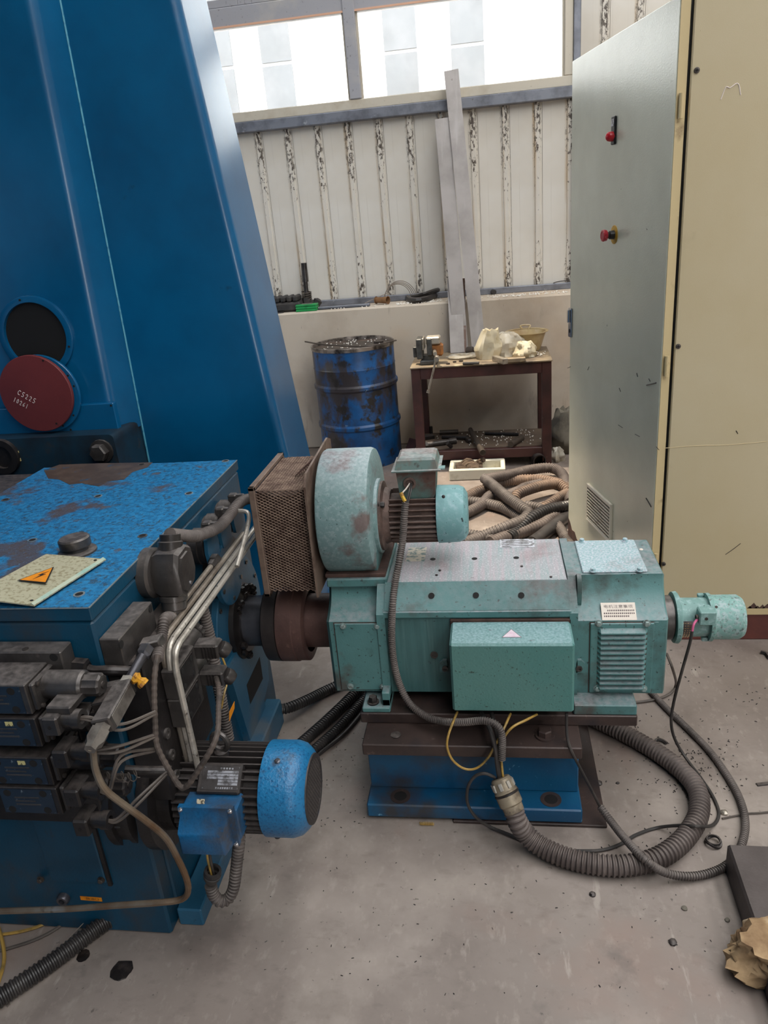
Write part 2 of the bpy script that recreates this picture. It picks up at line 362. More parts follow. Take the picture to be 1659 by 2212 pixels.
M_VALVEBLUE = mat('valve_label_blue', S(30, 42, 56), 0.4, 0, [(S(24, 34, 48), 20, .45, .66, 6), (S(92, 104, 114), 60, .64, .72, 5)])
M_GUNK = mat('oily_sludge', S(30, 26, 25), 0.3, 0, [(S(58, 50, 46), 30, .5, .7, 5)], bump=(60, 1.0, 6))
M_GLASS = glass_mat()


def concrete():
    m = mat('concrete_floor', S(146, 135, 128), 0.5, 0, [
        (S(120, 109, 102), .9, .38, .62, 7), (S(166, 155, 146), 2.2, .50, .72, 6),
        (S(104, 93, 86), 3.0, .54, .70, 8, (1, 1, 1), .7), (S(172, 161, 151), 40, .56, .74, 7, (1, .6, 1), .4), (S(104, 94, 88), 30, .56, .74, 7, (.6, 1, 1), .4),
        (S(150, 116, 102), 1.3, .56, .72, 5, (1, 1, 1), .5), (S(80, 72, 68), 60, .67, .72, 4, (1, 1, 1), .7), (S(190, 180, 170), 9, .64, .70, 9, (2.5, .5, 1), .4),
        (S(66, 60, 57), 1.7, .64, .72, 8, (1, 1, 1), .65)], bump=(45, .12, 6))
    nt = m.node_tree
    N, L = nt.nodes, nt.links
    bs = N['Principled BSDF']
    tc = [n for n in N if n.type == 'TEX_COORD'][0]
    nz = N.new('ShaderNodeTexNoise')
    nz.inputs['Scale'].default_value = 2.3
    nz.inputs['Detail'].default_value = 6
    L.new(tc.outputs['Object'], nz.inputs[0])
    mr = N.new('ShaderNodeMapRange')
    mr.inputs['From Min'].default_value = .3
    mr.inputs['From Max'].default_value = .7
    mr.inputs['To Min'].default_value = .34
    mr.inputs['To Max'].default_value = .66
    L.new(nz.outputs['Fac'], mr.inputs[0])
    L.new(mr.outputs[0], bs.inputs['Roughness'])
    return m


M_CONC = concrete()


def panel_mat():
    """cream cladding; grime and rust sit on the raised rib (local x around 0.18) in vertical runs"""
    m = mat('cream_cladding', S(224, 220, 212), 0.5, 0, [(S(208, 200, 186), 1.1, .42, .7, 4), (S(176, 168, 156), 40, .58, .8, 4, (1, 1, .02), .5), (S(120, 110, 98), 60, .74, .77, 3)])
    nt = m.node_tree
    N, L = nt.nodes, nt.links
    bs = N['Principled BSDF']
    prev = bs.inputs['Base Color'].links[0].from_socket
    tc = [n for n in N if n.type == 'TEX_COORD'][0]
    sp = N.new('ShaderNodeSeparateXYZ')
    L.new(tc.outputs['Object'], sp.inputs[0])
    oi = N.new('ShaderNodeObjectInfo')

    def rng(v, a, b, c=0.0, d=1.0):
        mr = N.new('ShaderNodeMapRange')
        mr.inputs['From Min'].default_value = a
        mr.inputs['From Max'].default_value = b
        mr.inputs['To Min'].default_value = c
        mr.inputs['To Max'].default_value = d
        L.new(v, mr.inputs['Value'])
        return mr.outputs[0]

    def mth(op, a, b):
        n = N.new('ShaderNodeMath')
        n.operation = op
        for i, v in enumerate((a, b)):
            if isinstance(v, (int, float)):
                n.inputs[i].default_value = v
            else:
                L.new(v, n.inputs[i])
        return n.outputs[0]

    ad = N.new('ShaderNodeVectorMath')
    ad.operation = 'ADD'
    L.new(tc.outputs['Object'], ad.inputs[0])
    cm = N.new('ShaderNodeCombineXYZ')
    L.new(mth('MULTIPLY', oi.outputs['Random'], 37.0), cm.inputs[2])
    L.new(mth('MULTIPLY', oi.outputs['Random'], 11.0), cm.inputs[0])
    L.new(cm.outputs[0], ad.inputs[1])

    def nz(scale, st):
        mp = N.new('ShaderNodeMapping')
        mp.inputs['Scale'].default_value = st
        L.new(ad.outputs[0], mp.inputs['Vector'])
        n = N.new('ShaderNodeTexNoise')
        n.inputs['Scale'].default_value = scale
        n.inputs['Detail'].default_value = 7
        n.inputs['Roughness'].default_value = .7
        L.new(mp.outputs[0], n.inputs['Vector'])
        return n.outputs['Fac']

    ribm = mth('MULTIPLY', rng(sp.outputs[0], .150, .172), rng(sp.outputs[0], .222, .205))
    ends = mth('ADD', rng(sp.outputs[2], .55, 1.05), rng(sp.outputs[2], .55, .1))
    thr = rng(ends, 0, 1, -.14, .035)
    black = rng(mth('ADD', nz(55, (1, 1, .5)), thr), .53, .57)
    black = mth('MULTIPLY', black, ribm)
    rust = mth('MULTIPLY', rng(nz(16, (1, 1, .06)), .45, .65, 0, .75), mth('MULTIPLY', rng(sp.outputs[0], .150, .160), rng(sp.outputs[0], .185, .172)))

    def mix(f, a, c):
        mx = N.new('ShaderNodeMix')
        mx.data_type = 'RGBA'
        L.new(f, mx.inputs[0])
        L.new(a, mx.inputs[6])
        mx.inputs[7].default_value = c
        return mx.outputs[2]

    c1 = mix(rust, prev, S(186, 154, 104))
    c2 = mix(black, c1, S(84, 75, 67))
    L.new(c2, bs.inputs['Base Color'])
    return m


M_PANEL = panel_mat()


# ------------------------------------------------------------------ mesh builder
def v3(p):
    return p if isinstance(p, Vector) else Vector(p)


def frame_of(d):
    d = d.normalized()
    a = Vector((0, 0, 1)) if abs(d.z) < .9 else Vector((1, 0, 0))
    u = d.cross(a).normalized()
    return u, d.cross(u).normalized()


def resample(pts, step):
    """Catmull-Rom through the points, then evenly spaced samples"""
    p = [v3(q) for q in pts]
    if len(p) == 2:
        dense = [p[0].lerp(p[1], i / 8) for i in range(9)]
    else:
        dense = []
        e = [p[0] * 2 - p[1]] + p + [p[-1] * 2 - p[-2]]
        for i in range(1, len(e) - 2):
            a, b, c, d = e[i - 1], e[i], e[i + 1], e[i + 2]
            n = max(6, int((c - b).length / .012))
            for k in range(n):
                t = k / n
                dense.append(.5 * ((2 * b) + (c - a) * t + (2 * a - 5 * b + 4 * c - d) * t * t + (3 * b - a - 3 * c + d) * t ** 3))
        dense.append(p[-1])
    cum = [0]
    for i in range(1, len(dense)):
        cum.append(cum[-1] + (dense[i] - dense[i - 1]).length)
    tot = cum[-1]
    n = max(2, int(round(tot / step)))
    out, j = [], 0
    for k in range(n + 1):
        s = tot * k / n
        while j < len(cum) - 2 and cum[j + 1] < s:
            j += 1
        seg = cum[j + 1] - cum[j]
        out.append(dense[j].lerp(dense[j + 1], (s - cum[j]) / seg if seg > 1e-9 else 0))
    return out


class MB:
    def __init__(self):
        self.v, self.f = [], []

    def add(self, vs, fs):
        o = len(self.v)
        self.v += [v3(p) for p in vs]
        self.f += [tuple(i + o for i in q) for q in fs]
        return self

    def box(self, x0, x1, y0, y1, z0, z1, bev=0.0, mtx=None):
        x0, x1 = min(x0, x1), max(x0, x1)
        y0, y1 = min(y0, y1), max(y0, y1)
        z0, z1 = min(z0, z1), max(z0, z1)
        b = min(bev, .45 * min(x1 - x0, y1 - y0, z1 - z0))
        if b <= 0:
            vs = [(x, y, z) for x in (x0, x1) for y in (y0, y1) for z in (z0, z1)]
            fs = [(0, 1, 3, 2), (4, 6, 7, 5), (0, 4, 5, 1), (2, 3, 7, 6), (0, 2, 6, 4), (1, 5, 7, 3)]
        else:
            vs, ix = [], {}
            for sx in (0, 1):
                for sy in (0, 1):
                    for sz in (0, 1):
                        c = ((x0, x1)[sx], (y0, y1)[sy], (z0, z1)[sz])
                        s = (1 - 2 * sx, 1 - 2 * sy, 1 - 2 * sz)
                        for ax in range(3):   # vertex lying on the face normal to ax
                            q = [c[i] + s[i] * b for i in range(3)]
                            q[ax] = c[ax]
                            ix[(sx, sy, sz, ax)] = len(vs)
                            vs.append(tuple(q))
            fs = []
            for ax in range(3):
                a1, a2 = (ax + 1) % 3, (ax + 2) % 3
                for s in (0, 1):
                    q = []
                    for (i, j) in ((0, 0), (1, 0), (1, 1), (0, 1)):
                        k = [0, 0, 0]
                        k[ax], k[a1], k[a2] = s, i, j
                        q.append(ix[(k[0], k[1], k[2], ax)])
                    fs.append(tuple(q if s else q[::-1]))
            for ax in range(3):               # edge strips running along ax
                a1, a2 = (ax + 1) % 3, (ax + 2) % 3
                for i in (0, 1):
                    for j in (0, 1):
                        k0, k1 = [0, 0, 0], [0, 0, 0]
                        k0[a1] = k1[a1] = i
                        k0[a2] = k1[a2] = j
                        k0[ax], k1[ax] = 0, 1
                        q = [ix[(*k0, a1)], ix[(*k1, a1)], ix[(*k1, a2)], ix[(*k0, a2)]]
                        fs.append(tuple(q if (i + j) % 2 else q[::-1]))
            for sx in (0, 1):
                for sy in (0, 1):
                    for sz in (0, 1):
                        q = [ix[(sx, sy, sz, a)] for a in range(3)]
                        fs.append(tuple(q if (sx + sy + sz) % 2 else q[::-1]))
        if mtx:
            vs = [mtx @ v3(p) for p in vs]
        return self.add(vs, fs)

    def rings(self, rings, cap0=True, cap1=True, closed=True):
        n = len(rings[0])
        vs = [p for r in rings for p in r]
        fs = []
        for i in range(len(rings) - 1):
            for k in range(n if closed else n - 1):
                k2 = (k + 1) % n
                fs.append((i * n + k, i * n + k2, (i + 1) * n + k2, (i + 1) * n + k))
        if cap0:
            fs.append(tuple(range(n))[::-1])
        if cap1:
            fs.append(tuple((len(rings) - 1) * n + k for k in range(n)))
        return self.add(vs, fs)

    def lathe(self, o, d, prof, n=32, cap0=True, cap1=True, phase=0.0, sq=None):
        """prof: (distance along d, radius)"""
        o, d = v3(o), v3(d).normalized()
        u, w = frame_of(d)
        rs = []
        for t, r in prof:
            rs.append([o + d * t + (u * cos(2 * pi * k / n + phase) + w * sin(2 * pi * k / n + phase)) * max(r, 1e-5) for k in range(n)])
        return self.rings(rs, cap0, cap1)

    def cyl(self, a, b, r, n=24, r2=None, bev=0.0):
        a, b = v3(a), v3(b)
        L = (b - a).length
        r2 = r if r2 is None else r2
        prof = [(0, r), (L, r2)] if bev <= 0 else [(0, r - bev), (bev, r), (L - bev, r2), (L, r2 - bev)]
        return self.lathe(a, b - a, prof, n)

    def hexbolt(self, a, d, r, h, washer=True):
        d = v3(d).normalized()
        a = v3(a)
        if washer:
            self.cyl(a, a + d * h * .25, r * 1.35, 16)
            a = a + d * h * .25
        self.lathe(a, d, [(0, r), (h * .7, r), (h * .85, r * .86)], 6)
        return self

    def prism(self, poly, axis, a, b):
        """poly: list of 2-D points in the other two axes (cyclic order), extruded along axis"""
        def mk(p, t):
            q = [0, 0, 0]
            q[axis] = t
            q[(axis + 1) % 3], q[(axis + 2) % 3] = p
            return Vector(q)
        return self.rings([[mk(p, a) for p in poly], [mk(p, b) for p in poly]])

    def tube(self, pts, r, n=8, step=None, corr=None, smooth=True, caps=True, sharp=False):
        """corr: (pitch, depth) corrugation"""
        if corr:
            step = corr[0] / 4
        if smooth:
            pp = resample(pts, step or (.008 if callable(r) else max(r * 1.2, .006)))
        else:
            pp = [v3(p) for p in pts]
        rs = []
        d0 = (pp[1] - pp[0]).normalized()
        u, w = frame_of(d0)
        for i, p in enumerate(pp):
            d = (pp[min(i + 1, len(pp) - 1)] - pp[max(i - 1, 0)])
            if d.length > 1e-9:
                d.normalize()
                u = (u - d * u.dot(d))
                if u.length < 1e-6:
                    u, w = frame_of(d)
                u.normalize()
                w = d.cross(u)
            rr = r(i / (len(pp) - 1)) if callable(r) else r
            if corr:
                rr = rr - corr[1] * (0.0, 0.0, 1.0, 1.0)[i % 4]
            rs.append([p + (u * cos(2 * pi * k / n) + w * sin(2 * pi * k / n)) * rr for k in range(n)])
        return self.rings(rs, caps, caps)

    def sphere(self, c, r, n=12, sx=1, sy=1, sz=1):
        c = v3(c)
        m = max(4, n // 2)
        rs = []
        for i in range(m + 1):
            t = pi * i / m
            rs.append([c + Vector((r * sx * sin(t) * cos(2 * pi * k / n), r * sy * sin(t) * sin(2 * pi * k / n), -r * sz * cos(t))) + Vector((0, 0, 0)) for k in range(n)])
        rs[0] = [c + Vector((cos(2 * pi * k / n) * 1e-4, sin(2 * pi * k / n) * 1e-4, -r * sz)) for k in range(n)]
        rs[-1] = [c + Vector((cos(2 * pi * k / n) * 1e-4, sin(2 * pi * k / n) * 1e-4, r * sz)) for k in range(n)]
        return self.rings(rs)

    def quad(self, a, b, c, d, th=0.0):
        a, b, c, d = map(v3, (a, b, c, d))
        if th == 0:
            return self.add([a, b, c, d], [(0, 1, 2, 3)])
        nrm = (b - a).cross(d - a).normalized() * th
        return self.rings([[a - nrm, b - nrm, c - nrm, d - nrm], [a, b, c, d]])

    def xf(self, m):
        self.v = [m @ p for p in self.v]
        return self


def link(name, data, parent=None):
    o = bpy.data.objects.new(name, data)
    COL.objects.link(o)
    if parent:
        o.parent = parent
    return o


def obj(name, mb, m, parent=None, label=None, angle=32, kind=None, loc=None):
    """one mesh object out of world coordinates; its origin is the parent's origin, or its own base"""
    if parent is not None:
        o0 = world_loc(parent)
    elif loc is not None:
        o0 = v3(loc)
    else:
        xs = [p.x for p in mb.v]
        ys = [p.y for p in mb.v]
        o0 = Vector(((min(xs) + max(xs)) / 2, (min(ys) + max(ys)) / 2, min(p.z for p in mb.v)))
    me = bpy.data.meshes.new(name)
    me.from_pydata([p - o0 for p in mb.v], [], mb.f)
    bm = bmesh.new()
    bm.from_mesh(me)
    bmesh.ops.recalc_face_normals(bm, faces=bm.faces)
    bm.to_mesh(me)
    bm.free()
    me.polygons.foreach_set('use_smooth', [True] * len(me.polygons))
    me.set_sharp_from_angle(angle=RAD(angle))
    me.materials.append(m)
    o = link(name, me, parent)
    if parent is None:
        o.location = o0
    if label:
        o['label'] = label
    if kind:
        o['kind'] = kind
    return o


def world_loc(o):
    v = Vector(o.location)
    while o.parent:
        o = o.parent
        v += Vector(o.location)
    return v


def thing(name, label, cat, loc, group=None):
    o = link(name, None)
    o.empty_display_size = .05
    o.location = loc
    o['label'] = label
    o['category'] = cat
    if group:
        o['group'] = group
    return o


def tag(o, label, cat, group=None):
    o['label'] = label
    o['category'] = cat
    if group:
        o['group'] = group
    return o


def structure(name, mb, m, label=None, parent=None):
    o = obj(name, mb, m, parent)
    if parent is None:
        o['kind'] = 'structure'
    if label:
        o['label'] = label
    return o


def struct_empty(name, loc, label=None):
    o = link(name, None)
    o.location = loc
    o['kind'] = 'structure'
    if label:
        o['label'] = label
    return o


def copy_part(o, parent, name=None):
    c = o.copy()
    COL.objects.link(c)
    c.parent = parent
    return c


def text_mesh(s, size):
    """flat lettering as mesh data, lying in XY, centred"""
    cu = bpy.data.curves.new('lettering', 'FONT')
    cu.body = s
    cu.size = size
    cu.align_x = 'CENTER'
    cu.align_y = 'CENTER'
    cu.resolution_u = 2
    t = bpy.data.objects.new('lettering', cu)
    COL.objects.link(t)
    bpy.context.view_layer.update()
    dg = bpy.context.evaluated_depsgraph_get()
    me = bpy.data.meshes.new_from_object(t.evaluated_get(dg))
    mb = MB()
    mb.add([v.co.copy() for v in me.vertices], [tuple(p.vertices) for p in me.polygons])
    bpy.data.objects.remove(t)
    bpy.data.curves.remove(cu)
    bpy.data.meshes.remove(me)
    return mb


def frame_mtx(o, ex, ey):
    ex, ey = v3(ex).normalized(), v3(ey).normalized()
    ez = ex.cross(ey).normalized()
    o = v3(o)
    return Matrix(((ex.x, ey.x, ez.x, o.x), (ex.y, ey.y, ez.y, o.y), (ex.z, ey.z, ez.z, o.z), (0, 0, 0, 1)))
# ================================================================== THE SETTING
WY = 5.95          # face of the cladding
R_ = ROOM
fl = MB().box(R_['x0'], R_['x1'], R_['y0'], R_['y1'] + .2, -.12, 0)
structure('floor', fl, M_CONC, 'worn grey brown concrete workshop floor')

M_HALL = mat('hall_wall_paint', S(124, 121, 114), 0.8, 0, [(S(108, 104, 97), 1.2, .45, .7, 5)])
M_ROOF = mat('roof_sheet', S(92, 92, 90), 0.7, 0, [(S(78, 78, 76), 2, .45, .7, 5)])
# ceiling with skylight openings
ce = MB()
xs = [R_['x0']]
for a, b, c, d in SKY:
    xs += [a, b]
xs.append(R_['x1'])
for i in range(0, len(xs), 2):
    ce.box(xs[i], xs[i + 1], R_['y0'], R_['y1'] + .2, 6.4, 6.5)
for a, b, c, d in SKY:
    ce.box(a, b, R_['y0'], c, 6.4, 6.5)
    ce.box(a, b, d, R_['y1'] + .2, 6.4, 6.5)
structure('ceiling', ce, M_ROOF, 'grey sheet roof with open skylight strips')
wl = MB()
for y0_, y1_, z0_, z1_ in ((R_['y0'], R_['y1'] + .2, 0, LFILL[2]), (R_['y0'], R_['y1'] + .2, LFILL[3], 6.4), (R_['y0'], LFILL[0], LFILL[2], LFILL[3]), (LFILL[1], R_['y1'] + .2, LFILL[2], LFILL[3])):
    wl.box(R_['x0'] - .15, R_['x0'], y0_, y1_, z0_, z1_)
structure('wall_left', wl, M_HALL)
structure('wall_right', MB().box(R_['x1'], R_['x1'] + .15, R_['y0'], R_['y1'] + .2, 0, 6.4), M_HALL)
wf = MB()
wf.box(R_['x0'], DOOR[0], R_['y0'] - .15, R_['y0'], 0, 6.4)
wf.box(DOOR[1], R_['x1'], R_['y0'] - .15, R_['y0'], 0, 6.4)
wf.box(DOOR[0], DOOR[1], R_['y0'] - .15, R_['y0'], DOOR[2], 6.4)
structure('wall_front', wf, M_HALL)

# back wall -----------------------------------------------------------
zg0 = P(870, 252, Y=WY).z          # underside of the girt below the window
zg1 = zg0 + .072
zs1 = zg1 + .066                   # top of the cream bottom frame
zt0 = P(600, 48, Y=WY).z           # underside of the transom
zt1 = zt0 + .125
ZTOP = zt1 + .75
x_post0 = P(1238, 100, Y=WY).x
x_post1 = P(1253, 100, Y=WY).x
wb = struct_empty('wall_back', (0, WY, 0), 'back wall: plastered knee wall with cream ribbed cladding above')
kw = MB().box(R_['x0'], R_['x1'], 5.6, 6.15, 0, 1.06, .012)
obj('knee_wall', kw, M_KNEE, wb, 'stained plaster knee wall with a ledge on top')
PW = (P(1160, 228, Y=WY).x - P(557, 295, Y=WY).x) / 9
rib0 = P(557, 295, Y=WY).x


def panel_mesh(h):
    prof = [(0, 0), (.168, 0), (.173, -.014), (.203, -.014), (.208, 0), (PW - .002, 0)]
    mb = MB()
    mb.rings([[Vector((x, y, 0)) for x, y in prof] + [Vector((x, .02, 0)) for x, y in reversed(prof)],
              [Vector((x, y, h)) for x, y in prof] + [Vector((x, .02, h)) for x, y in reversed(prof)]])
    me = bpy.data.meshes.new('wall_panel')
    me.from_pydata(mb.v, [], mb.f)
    me.materials.append(M_PANEL)
    bm = bmesh.new(); bm.from_mesh(me); bmesh.ops.recalc_face_normals(bm, faces=bm.faces); bm.to_mesh(me); bm.free()
    return me


me_low = panel_mesh(zg0 + .02 - 1.06)
k = -3
while True:
    x = rib0 - .188 + k * PW
    if x + .1 > x_post0:
        break
    o = link('wall_panel', me_low, wb)
    o.location = (x, 0, 1.06)
    k += 1
x_first = rib0 - .188 - 3 * PW
me_high = panel_mesh(6.4 - 1.06)
for j in range(6):
    o = link('wall_panel', me_high, wb)
    o.location = (x_post1 - .03 + j * PW, 0, 1.06)
x_last = x_post1 - .03 + 6 * PW
far = MB().box(R_['x0'], x_first, WY, WY + .05, 1.06, zg0 + .02)
far.box(x_first, x_post0, WY + .025, WY + .05, 1.06, zg0 + .02)
far.box(x_post0, x_last, WY + .025, WY + .05, 1.06, 6.4)
far.box(x_last, R_['x1'], WY, WY + .05, 1.06, 6.4)
far.box(R_['x0'], x_post0, WY, WY + .05, ZTOP, 6.4)
obj('plain_cladding', far, M_PANEL, wb)

structure('trim_1', MB().box(R_['x0'], x_post0 + .01, WY - .06, WY + .05, zg0, zg1, .006), M_GALV, 'galvanised steel girt under the window')
structure('trim_2', MB().box(R_['x0'], R_['x1'], WY - .05, WY - .004, 1.06, 1.105, .004), M_GALV, 'low steel rail along the ledge at the foot of the cladding')
structure('trim_3', MB().box(x_post0, x_post1, WY - .05, WY + .05, 1.06, 6.4, .005), M_GALV, 'grey steel post beside the window')

# window --------------------------------------------------------------
wn = struct_empty('window_1', (-1.0, WY, zg1), 'wide bright window above the cladding in dusty aluminium frames')
x_m0, x_m1 = P(752, 150, Y=WY).x, P(777, 150, Y=WY).x
x_j0 = P(1219, 100, Y=WY).x
XL = -6.0
obj('sill_frame', MB().box(XL, x_post0, WY - .03, WY + .05, zg1, zs1, .005), M_ALU_CREAM, wn)
obj('jamb', MB().box(x_j0, x_post0, WY - .03, WY + .05, zs1, ZTOP, .005), M_ALU_CREAM, wn)
obj('transom', MB().box(XL, x_j0, WY - .02, WY + .05, zt0, zt1, .006), M_ALU, wn)
obj('transom_lip', MB().box(XL, x_j0, WY - .028, WY - .02, zt0, zt0 + .012), mat('sealant_orange', S(222, 176, 148), .6), wn)
obj('head_frame', MB().box(XL, x_j0, WY - .03, WY + .05, ZTOP - .06, ZTOP, .005), M_ALU, wn)
wwid = x_j0 - x_m1
mull = [x_m0]
while mull[-1] > XL:
    mull.append(mull[-1] - wwid - (x_m1 - x_m0))
for x in mull[:-1]:
    obj('mullion', MB().box(x, x + x_m1 - x_m0, WY - .035, WY + .05, zs1, ZTOP - .06, .006), M_ALU, wn)
edges = [x_j0] + mull
for i in range(len(mull)):
    b = edges[i]
    a = mull[i] + (x_m1 - x_m0)
    a = max(a, XL)
    pn = obj('pane', MB().box(a, b, WY + .012, WY + .018, zs1, zt0), M_GLASS, wn)
    # glazing bead
    bd = MB()
    bd.box(a, a + .014, WY - .008, WY + .012, zs1, zt0)
    bd.box(b - .014, b, WY - .008, WY + .012, zs1, zt0)
    obj('glazing_bead', bd, M_ALU_CREAM, wn)
    xm = P(533, 40, Y=WY).x if i == 1 else (a + b) / 2
    for (p, q) in ((a, xm), (xm, b)):
        fr = MB()
        w = .05
        fr.box(p, p + w, WY - .015, WY + .03, zt1, ZTOP - .06, .004)
        fr.box(q - w, q, WY - .015, WY + .03, zt1, ZTOP - .06, .004)
        fr.box(p + w, q - w, WY - .015, WY + .03, zt1, zt1 + .05, .004)
        fr.box(p + w, q - w, WY - .015, WY + .03, ZTOP - .11, ZTOP - .06, .004)
        obj('sash', fr, M_ALU, wn)
        obj('pane', MB().box(p + w, q - w, WY + .010, WY + .016, zt1 + .05, ZTOP - .11), M_GLASS, wn)

# building across the yard
nb = thing('neighbouring_building', 'pale building with grey wall strips seen through the bright window', 'building', (-2, 15, 0))
M_NB = mat('sunlit_white_wall', S(238, 240, 240), .8)
M_NBS = mat('grey_wall_strip', S(108, 111, 115), .6, 0, [(S(116, 118, 122), 2, .45, .7, 5)])
obj('wall', MB().box(-16, 14, 15, 15.3, 0, 9.5), M_NB, nb)
NB_H = 9.0
for x0, x1 in ((470, 505), (568, 632), (833, 903), (976, 1047), (310, 380)):
    a = P(x0, 150, Y=14.97).x
    b = P(x1, 150, Y=14.97).x
    za = P((x0 + x1) / 2, 142 - (x0 - 570) * .1, Y=14.97).z
    obj('wall_strip', MB().box(a, b, 14.94, 15, za + .06, NB_H), M_NBS, nb)
    obj('wall_strip', MB().box(a, b, 14.94, 15, 0, za), M_NBS, nb)
structure('floor_yard', MB().box(-30, 30, 6.3, 40, -.2, -.1), mat('yard_concrete', S(190, 188, 184), .9), 'pale concrete yard outside')

# ================================================================== THINGS ALONG THE BACK WALL
# oil drum -------------------------------------------------------------
DC = Vector((-.973, 5.285, 0))
DR, DH = .291, .86
dr = thing('oil_drum', 'scuffed blue steel oil drum standing against the knee wall', 'drum', DC)
prof = [(0, DR - .006), (.012, DR)]
for zc in (.30, .58):
    prof += [(zc - .024, DR), (zc - .010, DR + .011), (zc + .010, DR + .011), (zc + .024, DR)]
prof += [(.70, DR), (.708, DR + .003), (.716, DR), (DH - .02, DR)]
obj('body', MB().lathe(DC, (0, 0, 1), prof, 56, True, False), M_DRUMBLUE, dr)
obj('lid', MB().lathe(DC + Vector((0, 0, DH - .028)), (0, 0, 1), [(0, DR - .008), (.008, DR - .012)], 48), M_DRUMTOP, dr, 'oily sunken lid')
rim = MB().lathe(DC, (0, 0, 1), [(DH - .03, DR - .008), (DH, DR - .006), (DH + .004, DR), (DH, DR + .006), (DH - .024, DR + .004)], 56, False, False)
obj('rim', rim, M_DRUMRIM, dr, 'bright worn rim')
obj('bung', MB().lathe(DC + Vector((.18, .05, DH - .02)), (0, 0, 1), [(0, .035), (.012, .035), (.014, .02)], 20), M_DRUMTOP, dr)
wz = DH + .012
tag(obj('thin_rod', MB().tube([P(659, 738, Z=wz), P(700, 744, Z=wz), P(790, 748, Z=wz), P(856, 735, Z=wz)], .005, 6), M_TOOL), 'thin bent dark rod lying across the top of the oil drum', 'rod')

# foam beads: on ledge, drum, bench - far too many to count -----------------
def beads(name, pts, label, r0=.0035, r1=.007):
    mb = MB()
    for p in pts:
        mb.lathe(p - Vector((0, 0, .001)), (0, 0, 1), [(0, .4 * random.uniform(r0, r1)), (.004, random.uniform(r0, r1)), (.008, .5 * r0)], 6)
    o = obj(name, mb, M_FOAMBEAD, kind='stuff')
    return tag(o, label, 'foam beads')


M_FOAMBEAD = mat('foam_bead', S(236, 232, 224), .8)
rng = random.Random(3)
pts = []
for i in range(260):
    x = rng.choice([rng.uniform(.0, .55), rng.uniform(-1.3, .5), rng.uniform(-.7, -.35)])
    pts.append(Vector((x, rng.triangular(5.61, 5.85, 5.63), 1.061)))
beads('foam_beads', pts, 'white foam beads scattered along the ledge of the knee wall')
pts = []
for i in range(60):
    a, r = rng.uniform(0, 6.28), .26 * sqrt(rng.random())
    pts.append(DC + Vector((r * cos(a), r * sin(a), DH - .018)))
beads('foam_beads', pts, 'white foam beads on the sunken lid of the blue oil drum')

# workbench --------------------------------------------------------------
BX0, BX1, BY0, BY1, BZ = -.535, .385, 4.95, 5.47, .722
bench = thing('workbench', 'maroon steel workbench with a lower shelf below the window', 'workbench', ((BX0 + BX1) / 2, (BY0 + BY1) / 2, 0))
obj('bench_top', MB().box(BX0 - .005, BX1 + .005, BY0 - .012, BY1, BZ - .012, BZ, .003), M_BENCHTOP, bench, 'worn sheet top')
LW = .062
for x in (BX0, BX1 - LW):
    for y in (BY0, BY1 - LW):
        obj('leg', MB().box(x, x + LW, y, y + LW, 0, BZ - .012, .004), M_BENCH, bench)
obj('apron', MB().box(BX0 + LW, BX1 - LW, BY0, BY0 + .05, BZ - .085, BZ - .012, .003), M_BENCH, bench)
obj('apron', MB().box(BX0 + LW, BX1 - LW, BY1 - .05, BY1, BZ - .085, BZ - .012, .003), M_BENCH, bench)
for x in (BX0 + .005, BX1 - .055):
    obj('side_rail', MB().box(x, x + .05, BY0 + LW, BY1 - LW, BZ - .085, BZ - .012, .003), M_BENCH, bench)
SZ = P(1000, 972, Y=BY0).z
obj('shelf_rail', MB().box(BX0 + LW, BX1 - LW, BY0 + .004, BY0 + .045, SZ - .07, SZ - .005, .003), M_BENCH, bench)
for x in (BX0 + .005, BX1 - .055):
    obj('shelf_rail', MB().box(x, x + .05, BY0 + LW, BY1 - LW, SZ - .07, SZ - .005, .003), M_BENCH, bench)
obj('shelf', MB().box(BX0 + .012, BX1 - .012, BY0 + .05, BY1 - .05, SZ - .02, SZ, .003), M_BENCHSHELF, bench, 'dusty board shelf')

# vise --------------------------------------------------------------------
vc = P(925, 790, Z=BZ)
vx, vy = vc.x, 5.06
vise = thing('bench_vise', 'grey bench vise with orange body clamped to the bench', 'vise', (vx, vy, BZ))
obj('base', MB().box(vx - .055, vx + .06, vy - .06, vy + .07, BZ, BZ + .03, .006).cyl((vx, vy, BZ + .03), (vx, vy, BZ + .06), .05, 20), M_VISE, vise)
obj('body', MB().box(vx + .0, vx + .10, vy - .035, vy + .045, BZ + .05, BZ + .13, .012), M_VISEBROWN, vise, 'orange brown body')
obj('fixed_jaw', MB().box(vx - .005, vx + .03, vy - .06, vy + .07, BZ + .06, BZ + .175, .006), M_VISE, vise)
obj('moving_jaw', MB().box(vx - .075, vx - .035, vy - .06, vy + .07, BZ + .04, BZ + .175, .006).box(vx - .1, vx - .075, vy - .03, vy + .03, BZ + .05, BZ + .12, .004), M_VISE, vise)
obj('jaw_cap', MB().box(vx - .01, vx + .085, vy - .045, vy + .055, BZ + .13, BZ + .18, .008), M_VISEJAW, vise, 'bare bright jaw top')
obj('jaw_plate', MB().box(vx - .035, vx - .022, vy - .065, vy + .065, BZ + .1, BZ + .178, .003), M_TOOLBRIGHT, vise)
obj('screw', MB().cyl((vx + .04, vy, BZ + .085), (vx + .055, vy - .14, BZ + .085), .013, 14), M_TOOLBRIGHT, vise)
h0, h1 = P(943, 772, Y=vy - .15), P(926, 843, Y=vy - .15)
hd = MB().cyl(h0, h1, .0075, 10).sphere(h0, .014, 10).cyl(h1, h1 + (h1 - h0).normalized() * .018, .012, 10)
